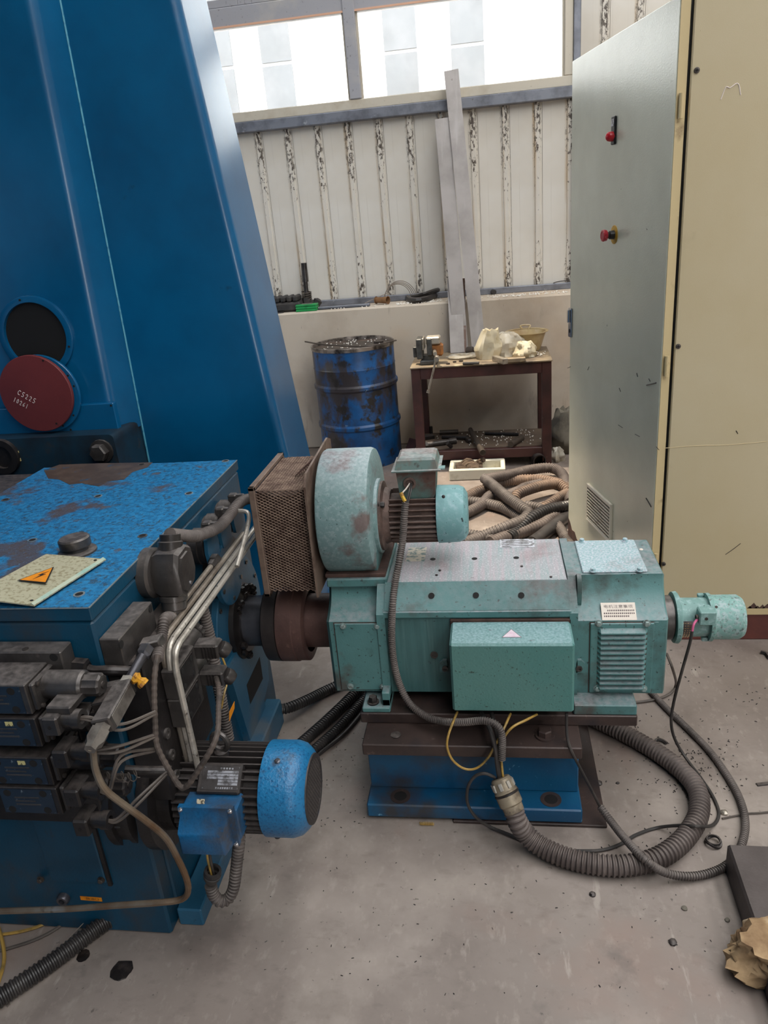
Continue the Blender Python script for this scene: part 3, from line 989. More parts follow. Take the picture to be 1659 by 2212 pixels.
hd.cyl(h0 + Vector((0, .05, -.01)), h0 + Vector((0, -.02, -.01)), .017, 12)
obj('handle', hd, M_TOOLBRIGHT, vise, 'bright tommy bar')


def crumple(c, rx, ry, h, seed, n=22, m=10, amp=.25, lean=(0, 0)):
    """crumpled upright bag"""
    mb = MB()
    rs = []
    for i in range(m + 1):
        t = i / m
        ring = []
        for k in range(n):
            a = 2 * pi * k / n
            s = (1 - .35 * t ** 3) * (.9 + .1 * sin(3.2 * t))
            d = 1 + amp * noise.noise(Vector((cos(a) * 1.6 + seed, sin(a) * 1.6, t * 2.4 + seed))) * 1.5 + .10 * noise.noise(Vector((cos(a) * 5 + seed, sin(a) * 5, t * 7)))
            ring.append(Vector((c.x + rx * s * d * cos(a) + lean[0] * t, c.y + ry * s * d * sin(a) + lean[1] * t, c.z + h * t * (1 + .12 * noise.noise(Vector((cos(a) * 2, sin(a) * 2, seed)))))))
        rs.append(ring)
    # pinched ragged mouth
    top = sum((p for p in rs[-1]), Vector()) / n
    rs.append([top + (p - top) * .3 - Vector((0, 0, .015)) for p in rs[-1]])
    return mb.rings(rs)


c = P(1058, 783, Z=BZ); c.y = 5.14
o = obj('plastic_bag', crumple(Vector((P(1052, 760, Y=5.12).x, 5.12, BZ + .001)), .085, .055, .19, 2, lean=(.03, 0)), M_BAG, angle=20)
tag(o, 'upright cream plastic bag in the middle of the bench top', 'bag')
o = obj('plastic_bag', crumple(Vector((P(1095, 765, Y=5.2).x, 5.2, BZ + .001)), .10, .07, .15, 5, amp=.4), M_BAGCLEAR, angle=20)
tag(o, 'crumpled clear plastic bag beside the cream bag', 'bag')
o = obj('plastic_bag', crumple(Vector((P(1135, 765, Y=5.1).x, 5.1, BZ + .001)), .075, .06, .10, 9, amp=.4), M_BAG, angle=20)
tag(o, 'small collapsed plastic bag near the right bench corner', 'bag')
o = obj('plastic_sheet', crumple(Vector((P(1000, 775, Y=5.2).x, 5.22, BZ + .001)), .13, .09, .02, 14, amp=.4), M_BAGCLEAR, angle=20)
tag(o, 'flat rumpled plastic sheet between the vise and the cream bag', 'plastic sheet')
# basin
bc = Vector((P(1137, 730, Y=5.34).x, 5.335, BZ))
bs = thing('plastic_basin', 'translucent tan plastic basin at the back of the bench', 'basin', bc)
obj('bowl', MB().lathe(bc, (0, 0, 1), [(.001, .088), (.012, .096), (.08, .118), (.128, .134), (.128, .129), (.08, .113), (.016, .09)], 40, True, True), M_BASIN, bs)
obj('rim', MB().lathe(bc, (0, 0, 1), [(.124, .134), (.130, .150), (.134, .150), (.131, .131)], 40, False, False), M_BASIN, bs)
for sgn in (-1, 1):
    obj('handle', MB().tube([bc + Vector((sgn * .02 - .0, .13, .128)), bc + Vector((sgn * .035, .145, .150)), bc + Vector((sgn * .0, .15, .155))], .006, 6), M_BASIN, bs)
# small bits on the bench top
def loose(name, mb, m, label, cat, group=None):
    return tag(obj(name, mb, m), label, cat, group)


def rotbox(c, sx, sy, sz, rz, bev=.002):
    return MB().box(-sx / 2, sx / 2, -sy / 2, sy / 2, 0, sz, bev).xf(Matrix.Translation(c) @ Matrix.Rotation(rz, 4, 'Z'))


loose('steel_block', rotbox(P(1080, 783, Z=BZ), .035, .16, .035, .45), M_TOOLBRIGHT, 'small bright square steel bar on the bench by the bags', 'steel bar')
loose('whetstone', rotbox(P(1113, 781, Z=BZ), .13, .05, .025, .05), M_BENCHTOP, 'flat grey whetstone block at the bench front edge', 'block')
loose('scraper', MB().tube([P(1000, 785, Z=BZ + .009), P(1035, 784, Z=BZ + .009)], .009, 8), M_BLACKPL, 'dark tool handle lying near the vise at the bench front', 'tool')
ch = MB().lathe(P(1007, 757, Z=BZ + .026), (1, -.25, 0), [(0, .02), (.01, .026), (.05, .026), (.055, .018), (.075, .014)], 16)
loose('drill_chuck', ch, M_TOOL, 'dark drill chuck lying behind the steel strips on the bench', 'drill chuck')
for px, py, r, lb in ((968, 787, .014, 'small dark nut nearest the vise on the bench top'), (982, 783, .013, 'middle dark nut of three beside the vise on the bench'), (996, 781, .016, 'largest dark nut of three beside the vise on the bench')):
    c = P(px, py, Z=BZ)
    loose('steel_nut', MB().lathe(c, (0, 0, 1), [(0, r), (.009, r), (.009, r * .5), (.0, r * .5)], 6, False, False), M_TOOL, lb, 'nut', 'nuts on the bench top')
pts = [Vector((rng.uniform(BX1 - .2, BX1 - .02), rng.uniform(5.1, 5.42), BZ + .001)) for _ in range(40)]
beads('foam_beads', pts, 'white foam beads on the right end of the bench top')
pts = [Vector((rng.triangular(BX0 + .1, BX1 - .03, BX1 - .05), rng.uniform(BY0 + .06, BY1 - .08), SZ + .001)) for _ in range(110)]
beads('foam_beads', pts, 'white foam beads scattered over the lower bench shelf')
# shelf contents


def bar(name, a, b, r, m, label, cat, n=12, extra=None, group=None):
    mb = MB().cyl(a, b, r, n)
    if extra:
        extra(mb, a, b)
    return loose(name, mb, m, label, cat, group)


def flange_end(mb, a, b):
    d = (b - a).normalized()
    mb.cyl(a, a + d * .035, .026, 6)
    mb.cyl(b - d * .05, b, .024, 12)


bar('pipe_wrench_tube', P(1016, 928, Z=SZ + .05), P(1043, 978, Z=SZ + .03), .017, M_TOOL, 'long dark pipe leaning out over the front of the bench shelf', 'pipe', 12, lambda mb, a, b: mb.cyl(b + (a - b).normalized() * .1, b, .021, 12))
bar('flat_bar', P(1048, 936, Z=SZ + .013), P(1120, 938, Z=SZ + .013), .013, M_OILDARK, 'dark rod lying on the right half of the bench shelf', 'rod', 8)
bar('pipe_elbow', P(1103, 960, Z=SZ + .022), P(1127, 946, Z=SZ + .022), .022, M_TOOL, 'stubby brown pipe fitting on the right half of the bench shelf', 'pipe fitting', 14)
bar('valve_shaft', P(913, 962, Z=SZ + .02), P(985, 952, Z=SZ + .02), .019, M_OILSTEEL, 'thick oily shaft with a collar at the shelf front left', 'shaft', 14, flange_end)
bar('valve_shaft', P(955, 944, Z=SZ + .016), P(1012, 946, Z=SZ + .016), .014, M_OILDARK, 'thinner dark shaft in the middle of the shelf clutter', 'shaft', 12)
bar('valve_shaft', P(950, 934, Z=SZ + .018), P(990, 932, Z=SZ + .018), .016, M_TOOL, 'short brown shaft at the back of the shelf clutter', 'shaft', 12)
bar('bolt', P(966, 957, Z=SZ + .05), P(975, 965, Z=SZ + .012), .014, M_OILDARK, 'stubby dark bolt lying against the thick oily shaft', 'bolt', 6)
bar('steel_stub', P(932, 938, Z=SZ), P(932, 938, Z=SZ) + Vector((0, 0, .06)), .012, M_OILDARK, 'short dark stub standing upright on the bench shelf', 'stub', 10)
loose('iron_scrap', rotbox(P(925, 948, Z=SZ), .09, .05, .03, .4, .006), M_OILDARK, 'dark lump of scrap at the left end of the bench shelf', 'scrap')
loose('iron_scrap', rotbox(P(1012, 955, Z=SZ), .03, .07, .028, .3, .006), M_OILDARK, 'small dark bolt head beside the leaning pipe on the shelf', 'scrap')

# things on the floor around the bench
ty = 4.70
tx0, tx1 = P(970, 1026, Y=4.70).x, P(1092, 1023, Y=4.70).x
tray = thing('foam_tray', 'dirty white foam tray on the floor in front of the bench', 'tray', ((tx0 + tx1) / 2, ty + .1, 0))
obj('front_side', MB().box(tx0, tx1, ty, ty + .03, 0, .075, .006), M_FOAM, tray)
obj('back_side', MB().box(tx0, tx1, ty + .19, ty + .22, 0, .075, .006), M_FOAM, tray)
for x in (tx0, tx1 - .03):
    obj('end_side', MB().box(x, x + .03, ty + .03, ty + .19, 0, .075, .006), M_FOAM, tray)
obj('bottom', MB().box(tx0 + .03, tx1 - .03, ty + .03, ty + .19, 0, .02), M_FOAM, tray)
rg = MB()
for i in range(5):
    q = [Vector((tx0 + .05 + .17 * (j / 6) + rng.uniform(-.012, .012), ty + .05 + i * .026 + rng.uniform(-.012, .012), .06 + .018 * sin(j * 1.7 + i) + i * .004)) for j in range(7)]
    rg.tube(q, .017, 6)
tag(obj('rag_rope', rg, M_RAG), 'bundle of dirty brown rag rope lying in the foam tray', 'rag')
cc = P(1158, 1004, Z=0)
can = MB().lathe((cc.x, 5.0, .045), (.25, -1, 0), [(0, .045), (.09, .045), (.09, .038), (.005, .038)], 24, True, True)
tag(obj('tin_can', can, M_OILDARK), 'empty dark tin lying under the right end of the bench', 'tin')
sk = MB()
sc = P(1212, 965, Z=0)
sk = crumple(Vector((sc.x + .02, 5.3, 0)), .11, .12, .30, 21, amp=.3)
tag(obj('grey_sack', sk, M_STONE), 'lumpy grey sack standing between the bench and the cabinet door', 'sack')
sk = crumple(Vector((P(1199, 985, Z=0).x, 5.05, 0)), .05, .05, .09, 31, amp=.35)
tag(obj('crumpled_wrapper', sk, M_BAGCLEAR), 'crumpled clear wrapper on the floor right of the bench', 'wrapper')
an = MB()
a0, a1 = P(872, 1005, Z=.012), P(893, 948, Z=.16)
d = (a1 - a0).normalized()
an.box(0, (a1 - a0).length, -.045, .045, 0, .008).xf(frame_mtx(a0, d, Vector((.6, -.6, 0))))
tag(obj('steel_angle', an, M_BENCH), 'short dark steel plate leaning between the drum and the bench leg', 'steel plate')


# steel strips leaning on the ledge --------------------------------------
def leaning(a, b, w, th, m, label):
    d = (b - a)
    ex = Vector((1, 0, 0)) - d.normalized() * d.normalized().x
    mb = MB().box(-w / 2, w / 2, 0, d.length, 0, th).xf(frame_mtx(a, ex, d))
    return tag(obj('steel_strip', mb, m), label, 'steel strip')


def lean_pts(pt, pm, y0, dy, z0=BZ + .0015):
    """pt, pm: top pixel and a lower pixel of the centre line of a strip standing on the bench and leaning back"""
    def on(px, py):
        d = CR * ((px - 829.5) / F_PX) - CU * ((py - 1106.0) / F_PX) + _fwd
        t = (y0 + dy * (CO.z - z0) - CO.y) / (d.y - dy * d.z)
        return CO + d * t
    A, B = on(*pt), on(*pm)
    dd = (B - A)
    return A + dd * ((A.z - z0) / (A.z - B.z)), A


a, b = lean_pts((974.5, 152), (1029, 700), 5.435, .225)
leaning(a, b, .098, .006, M_STRIP, 'tall bare steel strip leaning up across the window sill')
a, b = lean_pts((955, 256), (992, 700), 5.448, .225)
leaning(a, b, .10, .005, M_STRIP, 'second tall grey steel strip behind the tallest one')
a, b = lean_pts((981, 604), (988, 750), 5.40, .42)
leaning(a, b, .100, .006, M_STRIP, 'short wide bare steel strip standing behind the vise')
a, b = lean_pts((997, 602), (1000, 750), 5.415, .42)
leaning(a, b, .05, .006, M_STRIP_RUST, 'short narrow rusty steel strip behind the short bare one')

# things on the ledge ------------------------------------------------------
LZ = 1.061
def led(px, py):
    return P(px, py, Z=LZ)


g0 = led(620, 668)
gx0, gx1 = P(575, 660, Y=5.68).x, P(650, 660, Y=5.68).x
rb = thing('rubber_track_piece', 'black ribbed moulded block lying at the left end of the ledge', 'machine part', ((gx0 + gx1) / 2, 5.74, LZ))
obj('body', MB().box(gx0, gx1, 5.66, 5.83, LZ, LZ + .07, .015), M_BLACKPL, rb)
for i in range(5):
    x = gx0 + .02 + i * (gx1 - gx0 - .03) / 5
    obj('rib', MB().box(x, x + .038, 5.665, 5.825, LZ + .068, LZ + .115, .012), M_BLACKPL, rb)
s0 = Vector((P(662, 640, Y=5.8).x, 5.80, LZ))
s1 = P(656, 568, Y=5.80)
ax = thing('spring_shaft', 'upright dark shaft with a coil spring around its foot on the ledge', 'shaft', s0)
obj('rod', MB().lathe(s0, s1 - s0, [(0, .03), (.05, .03), (.05, .018), (.2, .018), (.2, .024), ((s1 - s0).length, .022)], 16), M_OILSTEEL, ax)
hx = []
for i in range(60):
    t = i / 59
    a = t * 2 * pi * 4.5
    hx.append(s0 + (s1 - s0) * (.18 + .2 * t) + Vector((.034 * cos(a), .034 * sin(a), 0)))
obj('spring', MB().tube(hx, .006, 6, smooth=False), M_TOOL, ax)
mb = MB()
for i in range(5):
    c0 = s0 + Vector((-.07 + .035 * i, -.02 + .01 * (i % 2), .012 + .012 * ((i * 7) % 3)))
    mb.lathe(c0, (.3 * (i - 2), .2, .9), [(0, .03), (.04, .035), (.055, .012)], 7)
mb.v = [p if p.z > LZ + .001 else Vector((p.x, p.y, LZ + .001)) for p in mb.v]
tag(obj('black_scrap_pile', mb, M_BLACKPL), 'heap of torn black rubber around the foot of the spring shaft', 'scrap')
gc = led(662, 672)
gb = thing('green_block', 'bright green ribbed plastic block at the front of the ledge', 'plastic block', (gc.x + .01, 5.66, LZ))
for i in range(3):
    obj('slab', MB().box(gc.x - .075, gc.x + .085, 5.615, 5.70, LZ + i * .018, LZ + .014 + i * .018, .003), M_GREEN, gb)
obj('core', MB().box(gc.x - .07, gc.x + .08, 5.62, 5.695, LZ + .012, LZ + .038), M_GREEN, gb)
obj('metal_tag', MB().box(gc.x - .03, gc.x + .05, 5.64, 5.66, LZ + .05, LZ + .056), M_TOOLBRIGHT, gb)
a, b = P(692, 663, Z=LZ + .012), P(795, 660, Z=LZ + .012)
al = MB()
for dy in (0, .022, .044):
    al.box(a.x, b.x, 5.66 + dy, 5.674 + dy, LZ, LZ + .018, .002)
al.box(a.x, b.x, 5.66, 5.718, LZ, LZ + .006)
tag(obj('aluminium_profile', al, M_GALV), 'slotted aluminium profile lying on the ledge right of the green block', 'metal profile')
wc = MB()
for i in range(4):
    r = .105 + i * .007
    c0 = Vector((P(858, 640, Y=5.85).x + i * .008, 5.87 - i * .004, LZ + .006))
    wc.tube([c0 + Vector((r * cos(t), .05 * sin(t * 2 + i) * .3, r * 1.15 * sin(t) + 0)) for t in [pi * q / 14 for q in range(15)]], .0028, 5)
wc.tube([c0 + Vector((-.1, 0, .06)), c0 + Vector((-.2, -.02, .03)), c0 + Vector((-.27, -.05, .004))], .0025, 5)
tag(obj('wire_coil', wc, M_WIREGREY), 'loose coil of thin pale wire standing against the cladding', 'wire coil')
cr = MB().lathe(Vector((P(840, 643, Y=5.78).x, 5.72, LZ + .03)), (-1, .55, 0), [(0, .03), (.0, .026), (.11, .02), (.11, .028)], 14, False, False)
cr.v = [p if p.z > LZ else Vector((p.x, p.y, LZ)) for p in cr.v]
tag(obj('cardboard_roll', cr, M_CARD), 'small brown rolled piece of cardboard by the wire coil', 'roll')
e = [led(878, 640), led(885, 652), led(905, 655), led(932, 648), led(958, 634)]
st = MB().tube([p + Vector((0, 0, .02)) for p in e], .022, 8).lathe(e[0] + Vector((0, .02, .018)), (0, 0, 1), [(0, .04), (.02, .04), (.02, .02), (0, .02)], 18, False, False)
st.tube([e[1] + Vector((0, .09, .02)), e[2] + Vector((.03, .11, .05)), e[3] + Vector((.03, .09, .06)), e[4] + Vector((.02, .04, .03))], .016, 7)
tag(obj('black_hook', st, M_OILDARK), 'dark hooked iron bar with an eye lying on the ledge', 'iron hook')
e = [led(1034, 632) + Vector((0, .05, .02)), led(1050, 634) + Vector((0, .05, .025)), led(1068, 637) + Vector((0, .03, .016))]
tag(obj('black_strap', MB().tube(e, .018, 8).tube([p + Vector((-.02, .08, .01)) for p in e], .014, 8), M_BLACKPL), 'folded black strap end right of the tall steel strip', 'strap')
tag(obj('thin_wire', MB().tube([led(1185, 620) + Vector((0, .1, .004)), P(1203, 609, Y=5.84), P(1226, 606, Y=5.84)], .003, 5), M_BLACKRUB), 'short thin dark wire on the ledge near the cabinet', 'wire')
tag(obj('metal_washer', MB().lathe(led(605, 676), (0, 0, 1), [(0, .03), (.006, .03), (.006, .012), (0, .012)], 16, False, False), M_BLACKPL), 'flat black disc at the ledge edge by the column', 'disc')

# ================================================================== CONTROL CABINET
CX, CY, CH = .618, 2.69, 2.22
cab = thing('control_cabinet', 'tall cream electrical cabinet with its grey door ajar', 'cabinet', (CX + .4, CY + .45, 0))
zb = P(1640, 1316, Y=CY).z
obj('side_panel', MB().box(CX + .004, CX + 1.1, CY, CY + .03, zb, CH, .004), M_CAB_SIDE, cab)
obj('body', MB().box(CX + .03, CX + 1.1, CY + .03, CY + .92, zb, CH, .004), M_CAB_SIDE, cab)
obj('door_gap_strip', MB().box(CX + .0, CX + .028, CY + .012, CY + .05, zb, CH), M_HOLE, cab, 'black strip standing in for the dark door gap')  # black strip drawn where the gap beside the door looks dark
obj('bottom_lip', MB().box(CX + .004, CX + 1.1, CY - .003, CY, zb - .022, zb + .004), M_CAB_EDGE, cab)
obj('plinth', MB().box(CX + .0, CX + 1.1, CY + .004, CY + .92, 0, zb - .02, .004), M_PLINTH, cab, 'dark red plinth')
for px, py in ((1505, 152), (1465, 748), (1433, 1218)):
    c = P(px, py, Y=CY)
    sc = obj('screw', MB().lathe(c, (0, -1, 0), [(0, .0085), (.003, .0085), (.004, .006)], 16), M_BOLT, cab)
    s2 = MB().box(c.x - .005, c.x + .005, CY - .0048, CY - .0035, c.z - .0012, c.z + .0012).box(c.x - .0012, c.x + .0012, CY - .0048, CY - .0035, c.z - .005, c.z + .005)
    obj('slot', s2, M_HOLE, sc)
# torn paint at the bottom edge
tp = MB()
for px, w, h in ((1618, .012, .012), (1625, .02, .022), (1634, .016, .012), (1645, .014, .016), (1655, .02, .018)):
    c = P(px, 1313, Y=CY)
    pts = [(c.x - w, zb + .001), (c.x + w, zb + .001), (c.x + w * .7, zb + h * .7), (c.x + .2 * w, zb + h * 1.3), (c.x - .4 * w, zb + h * .6)]
    tp.rings([[Vector((x, CY - .0012, z)) for x, z in pts], [Vector((x, CY + .001, z)) for x, z in pts]])
obj('flaked_paint', tp, M_RUST, cab)
ck = MB().tube([P(1436, 968, Y=CY - .0004), P(1500, 963, Y=CY - .0004), P(1570, 961, Y=CY - .0004), P(1656, 954, Y=CY - .0004)], .0011, 4)
obj('paint_crack', ck, M_CAB_EDGE, cab)
sq = MB().tube([P(1557, 215, Y=CY - .0006), P(1568, 188, Y=CY - .0006), P(1577, 190, Y=CY - .0006), P(1594, 180, Y=CY - .0006), P(1600, 205, Y=CY - .0006)], .0016, 4)
obj('chalk_mark', sq, M_CHALK, cab)
for pp in (((1567, 1198), (1583, 1187), (1600, 1174)), ((1590, 930), (1592, 934), (1594, 937))):
    obj('scratch', MB().tube([P(x, y, Y=CY - .0006) for x, y in pp], .0012, 4), M_OILSTEEL, cab)

# door: hinged at the near corner, swung open a little
DN = Vector((CX - .036, CY + .004, 0))                # near, outer edge
DF = Vector((.366, 3.63, 0))
dex = (DF - DN).normalized()
dlen = (DF - DN).length
dno = Vector((-dex.y, dex.x, 0))                      # outward (towards -X)
if dno.x > 0:
    dno = -dno
DZ0, DZ1 = .055, 2.195
DM = Matrix(((dex.x, dno.x, 0, DN.x), (dex.y, dno.y, 0, DN.y), (0, 0, 1, 0), (0, 0, 0, 1)))


def on_door(px, py, out=0.0):
    d = CR * ((px - 829.5) / F_PX) - CU * ((py - 1106.0) / F_PX) + _fwd
    t = (DN + dno * out - CO).dot(dno) / d.dot(dno)
    q = CO + d * t
    return (q - DN).dot(dex), q.z


door = obj('door', MB().box(0, dlen, -.028, 0, DZ0, DZ1, .003).xf(DM), M_CAB_DOOR, cab, 'glossy grey green door standing ajar')
obj('door_edge', MB().box(-.002, .003, -.032, -.002, DZ0, DZ1).xf(DM), M_CAB_EDGE, door)


def dpart(name, mb, m, label=None, angle=32):
    return obj(name, mb.xf(DM), m, door, label, angle)


u, z = on_door(1328, 280)
dpart('lamp_plate', MB().box(u - .018, u + .018, 0, .008, z - .05, z + .045, .003), M_BLACKBTN)
dpart('lamp_window', MB().box(u - .011, u + .011, .008, .0095, z + .012, z + .036), M_NAMELINE)
dpart('red_lamp', MB().lathe((u, .006, z - .022), (0, 1, 0), [(0, .017), (.012, .017), (.02, .015), (.026, .009), (.028, .002)], 24), M_REDBTN, 'red indicator lamp')
u, z = on_door(1327, 507)
dpart('yellow_ring', MB().lathe((u, 0, z), (0, 1, 0), [(0, .034), (.002, .034), (.003, .03)], 32), M_YELRING)
dpart('button_collar', MB().lathe((u, .002, z), (0, 1, 0), [(0, .017), (.018, .015), (.02, .012), (.03, .012)], 24), M_BLACKBTN)
dpart('emergency_button', MB().lathe((u, .028, z), (0, 1, 0), [(0, .012), (.004, .02), (.016, .022), (.02, .02), (.021, .015), (.0195, .014), (.0195, .0)], 28), M_REDBTN2, 'red mushroom emergency stop button')
# latch on the free edge
z0, z1 = P(1228, 727, X=.37).z, P(1228, 664, X=.37).z
z0, z1 = on_door(1230, 727)[1], on_door(1230, 664)[1]
dpart('latch_plate', MB().box(dlen - .035, dlen + .004, 0, .008, z0, z1, .003), M_CHROME, 'chrome latch')
dpart('latch_lever', MB().box(dlen - .03, dlen - .006, .008, .018, (z0 + z1) / 2, z1 - .006, .004), M_CHROME)
dpart('latch_hole', MB().lathe((dlen - .018, .007, z0 + .03), (0, 1, 0), [(0, .009), (.002, .009)], 14), M_HOLE)
# vent grille
ua, za = on_door(1272, 1042)
ub, zb2 = on_door(1325, 1072)
uc, zc = on_door(1270, 1150)
u0, u1 = min(ua, ub), max(ua, ub)
zt, zl = (za + zb2) / 2, zc - .05
zt, zl = za, za - .185
dpart('grille_frame', MB().box(u0, u1, 0, .012, zt - .016, zt, .003).box(u0, u1, 0, .012, zl, zl + .012, .003).box(u0, u0 + .01, 0, .012, zl, zt, .002).box(u1 - .01, u1, 0, .012, zl, zt, .002), M_GRILLE)
dpart('grille_back', MB().box(u0 + .006, u1 - .006, .001, .003, zl + .006, zt - .006), M_HOLE)
ns = 11
for i in range(ns):
    zz = zl + .016 + (zt - zl - .032) * i / (ns - 1)
    dpart('louvre_slat', MB().box(u0 + .008, u1 - .008, .003, .011, zz - .003, zz + .003, .001), M_GRILLE)
# corroded lower corner, chips and scratches
cp = [(dlen, DZ0), (dlen - .22, DZ0), (dlen - .17, DZ0 + .03), (dlen - .13, DZ0 + .035), (dlen - .10, DZ0 + .06), (dlen - .06, DZ0 + .055), (dlen - .03, DZ0 + .085), (dlen, DZ0 + .10)]
dpart('rust_corner', MB().rings([[Vector((x, .0002, z)) for x, z in cp], [Vector((x, .0012, z)) for x, z in cp]]), M_RUST, 'brown rusted lower corner')
for pp in (((1397, 832), (1406, 830), (1418, 827)), ((1273, 792), (1270, 799)), ((1338, 838), (1341, 846)), ((1336, 918), (1345, 924)), ((1372, 938), (1382, 943)), ((1396, 1076), (1402, 1086), (1407, 1095)), ((1226, 795), (1233, 792)), ((1418, 965), (1424, 972)), ((1376, 806), (1378, 814)), ((1402, 818), (1405, 824))):
    q = []
    for x, y in pp:
        u, z = on_door(x, y)
        q.append(Vector((u, .0008, z)))
    dpart('paint_chip', MB().tube(q, .0022 if len(pp) == 3 else .0014, 4), M_OILDARK)
for i, z in enumerate((.35, 1.1, 1.9)):
    dpart('hinge', MB().cyl((-.012, -.014, z - .035), (-.012, -.014, z + .035), .008, 10), M_CAB_EDGE)
# ================================================================== DC MOTOR ON ITS PEDESTAL
AY, AZ = 2.045, .476


def cyx(mb, x0, x1, y, z, r, n=40, bev=0.0, r2=None):
    return mb.cyl((x0, y, z), (x1, y, z), r, n, r2, bev)


def fins(parent, c, x0, x1, r0, r1, th, n, m, skip=lambda a: False, name='fin'):
    """longitudinal cooling fins round an X axis, each a part of its own sharing one mesh"""
    mb = MB()
    L = x1 - x0
    mb.add([(0, -th, r0), (L, -th, r0), (L, -th * .6, r1), (.008, -th * .6, r1), (0, th, r0), (L, th, r0), (L, th * .6, r1), (.008, th * .6, r1)],
           [(0, 1, 2, 3), (7, 6, 5, 4), (0, 4, 5, 1), (3, 2, 6, 7), (0, 3, 7, 4), (1, 5, 6, 2)])
    me = bpy.data.meshes.new(name)
    me.from_pydata(mb.v, [], mb.f)
    me.materials.append(m)
    bm = bmesh.new(); bm.from_mesh(me); bmesh.ops.recalc_face_normals(bm, faces=bm.faces); bm.to_mesh(me); bm.free()
    for i in range(n):
        a = 2 * pi * i / n
        if skip(math.degrees(a) % 360):
            continue
        o = link(name, me, parent)
        o.location = Vector((x0, c[0], c[1])) - world_loc(parent)
        o.rotation_euler = (a, 0, 0)


# pedestal -----------------------------------------------------------------
sh = MB().box(-.15, .285, 1.688, 2.42, 0, .010, .002)
tag(obj('floor_shim_plate', sh, M_PLATE), 'thin dark steel plate on the floor under the blue pedestal', 'steel plate')
ped = thing('motor_pedestal', 'blue welded steel pedestal bolted to the floor under the teal motor', 'pedestal', (-.09, 2.05, .010))
obj('bottom_flange', MB().box(-.402, .217, 1.693, 2.40, .010, .057, .004), M_BASEBLUE, ped)
obj('web', MB().box(-.398, .213, 1.766, 2.33, .057, .238, .003), M_BASEBLUE, ped)
for px, py in ((865, 1720), (1190, 1727)):
    c = P(px, py, Z=.0575)
    s = obj('spot_face', MB().lathe(c, (0, 0, 1), [(0, .030), (.0012, .030), (.0012, .019), (0, .019)], 28, False, False), M_PLATE, ped)
    obj('bolt_hole', MB().lathe(c, (0, 0, 1), [(0, .019), (.0009, .019)], 24), M_HOLE, s)
rp = thing('riser_plate', 'thick oily brown plate on top of the blue pedestal', 'steel plate', (-.09, 2.05, .238))
obj('plate', MB().box(-.395, .213, 1.690, 2.41, .238, .276, .003), M_PLATE, rp)
c = P(1177, 1590, Z=.276)
obj('hex_bolt', MB().hexbolt(c, (0, 0, 1), .020, .022), M_PLATE, rp)
c = P(855, 1588, Z=.276)
obj('plug', MB().lathe(c, (0, 0, 1), [(0, .015), (.002, .015), (.003, .01)], 20), M_OILDARK, rp)
sp = thing('sole_plate', 'long brown sole plate between the riser plate and the motor feet', 'steel plate', (-.02, 2.05, .276))
obj('plate', MB().box(-.412, .373, 1.786, 2.32, .276, .311, .003), M_PLATE, sp)

# motor ----------------------------------------------------------------------
mo = thing('dc_motor', 'large teal industrial motor with louvred end box on a blue pedestal', 'motor', (-.03, AY, .311))
FY = 1.848                       # front face of the frame
BYk = 2 * AY - FY
ZT = .680
zc0 = P(845, 1322, Y=FY).z        # lower edge of the chamfer


def sec(x, fy, z0, zc, ft, zt):
    by, bt = 2 * AY - fy, 2 * AY - ft
    return [Vector((x, *q)) for q in ((fy, z0), (fy, zc), (ft, zt), (bt, zt), (by, zc), (by, z0))]


obj('frame', MB().rings([sec(-.33, FY, .344, zc0, 1.906, ZT - .006), sec(.20, FY, .344, zc0, 1.906, ZT - .006)]), M_TEAL_V, mo, 'brushed teal motor frame')
# lip under the chamfer
obj('frame_lip', MB().rings([[Vector((x, *q)) for q in ((FY - .002, zc0 - .022), (FY - .009, zc0 - .014), (FY - .009, zc0 + .002), (FY + .004, zc0 + .006), (FY + .004, zc0 - .022))] for x in (-.325, .196)]), M_TEAL, mo)
# chamfer cover with three holes
nrm = Vector((0, -(ZT - zc0), 1.906 - FY)).normalized()
if nrm.z < 0:
    nrm = -nrm
ca = Vector((-.322, FY + .001, zc0 + .001)) + nrm * .006
cb = Vector((.193, FY + .001, zc0 + .001)) + nrm * .006
cc_ = Vector((.193, 1.906, ZT - .004)) + nrm * .006
cd = Vector((-.322, 1.906, ZT - .004)) + nrm * .006
cv = obj('chamfer_cover', MB().quad(ca, cb, cc_, cd, .012), M_TEAL, mo)
cpl = lambda px, py: None


def ray_plane(px, py, q, n):
    d = CR * ((px - 829.5) / F_PX) - CU * ((py - 1106.0) / F_PX) + _fwd
    return CO + d * ((q - CO).dot(n) / d.dot(n))


for px, py in ((932, 1287), (1028, 1286), (1126, 1286)):
    c = ray_plane(px, py, ca, nrm)
    h = obj('access_hole', MB().lathe(c + nrm * .0003, nrm, [(0, .0088), (.0006, .0088)], 20), M_HOLE, mo)
# top cover
obj('top_cover', MB().box(-.305, .19, 1.906, 2 * AY - 1.906, ZT - .006, ZT, .002), M_TEAL_TOP, mo, 'dusty grey teal top cover')
for px, py in ((935, 1208), (1025, 1207), (1115, 1205)):
    c = P(px, py, Z=ZT)
    obj('access_hole', MB().lathe(c + Vector((0, 0, .0002)), (0, 0, 1), [(0, .0085), (.0006, .0085)], 20), M_HOLE, mo)
for px, py in ((950, 1233), (943, 1243), (1127, 1224), (1190, 1247)):
    c = P(px, py, Z=ZT)
    obj('screw', MB().lathe(c, (0, 0, 1), [(0, .004), (.003, .004), (.004, .002)], 10), M_OILDARK, mo)
na, nb_ = P(1080, 1184, Z=ZT), P(1153, 1166, Z=ZT)
npl = obj('nameplate', MB().box(na.x, nb_.x, na.y, na.y + .062, ZT, ZT + .0015), M_NAMELINE, mo, 'worn aluminium nameplate')
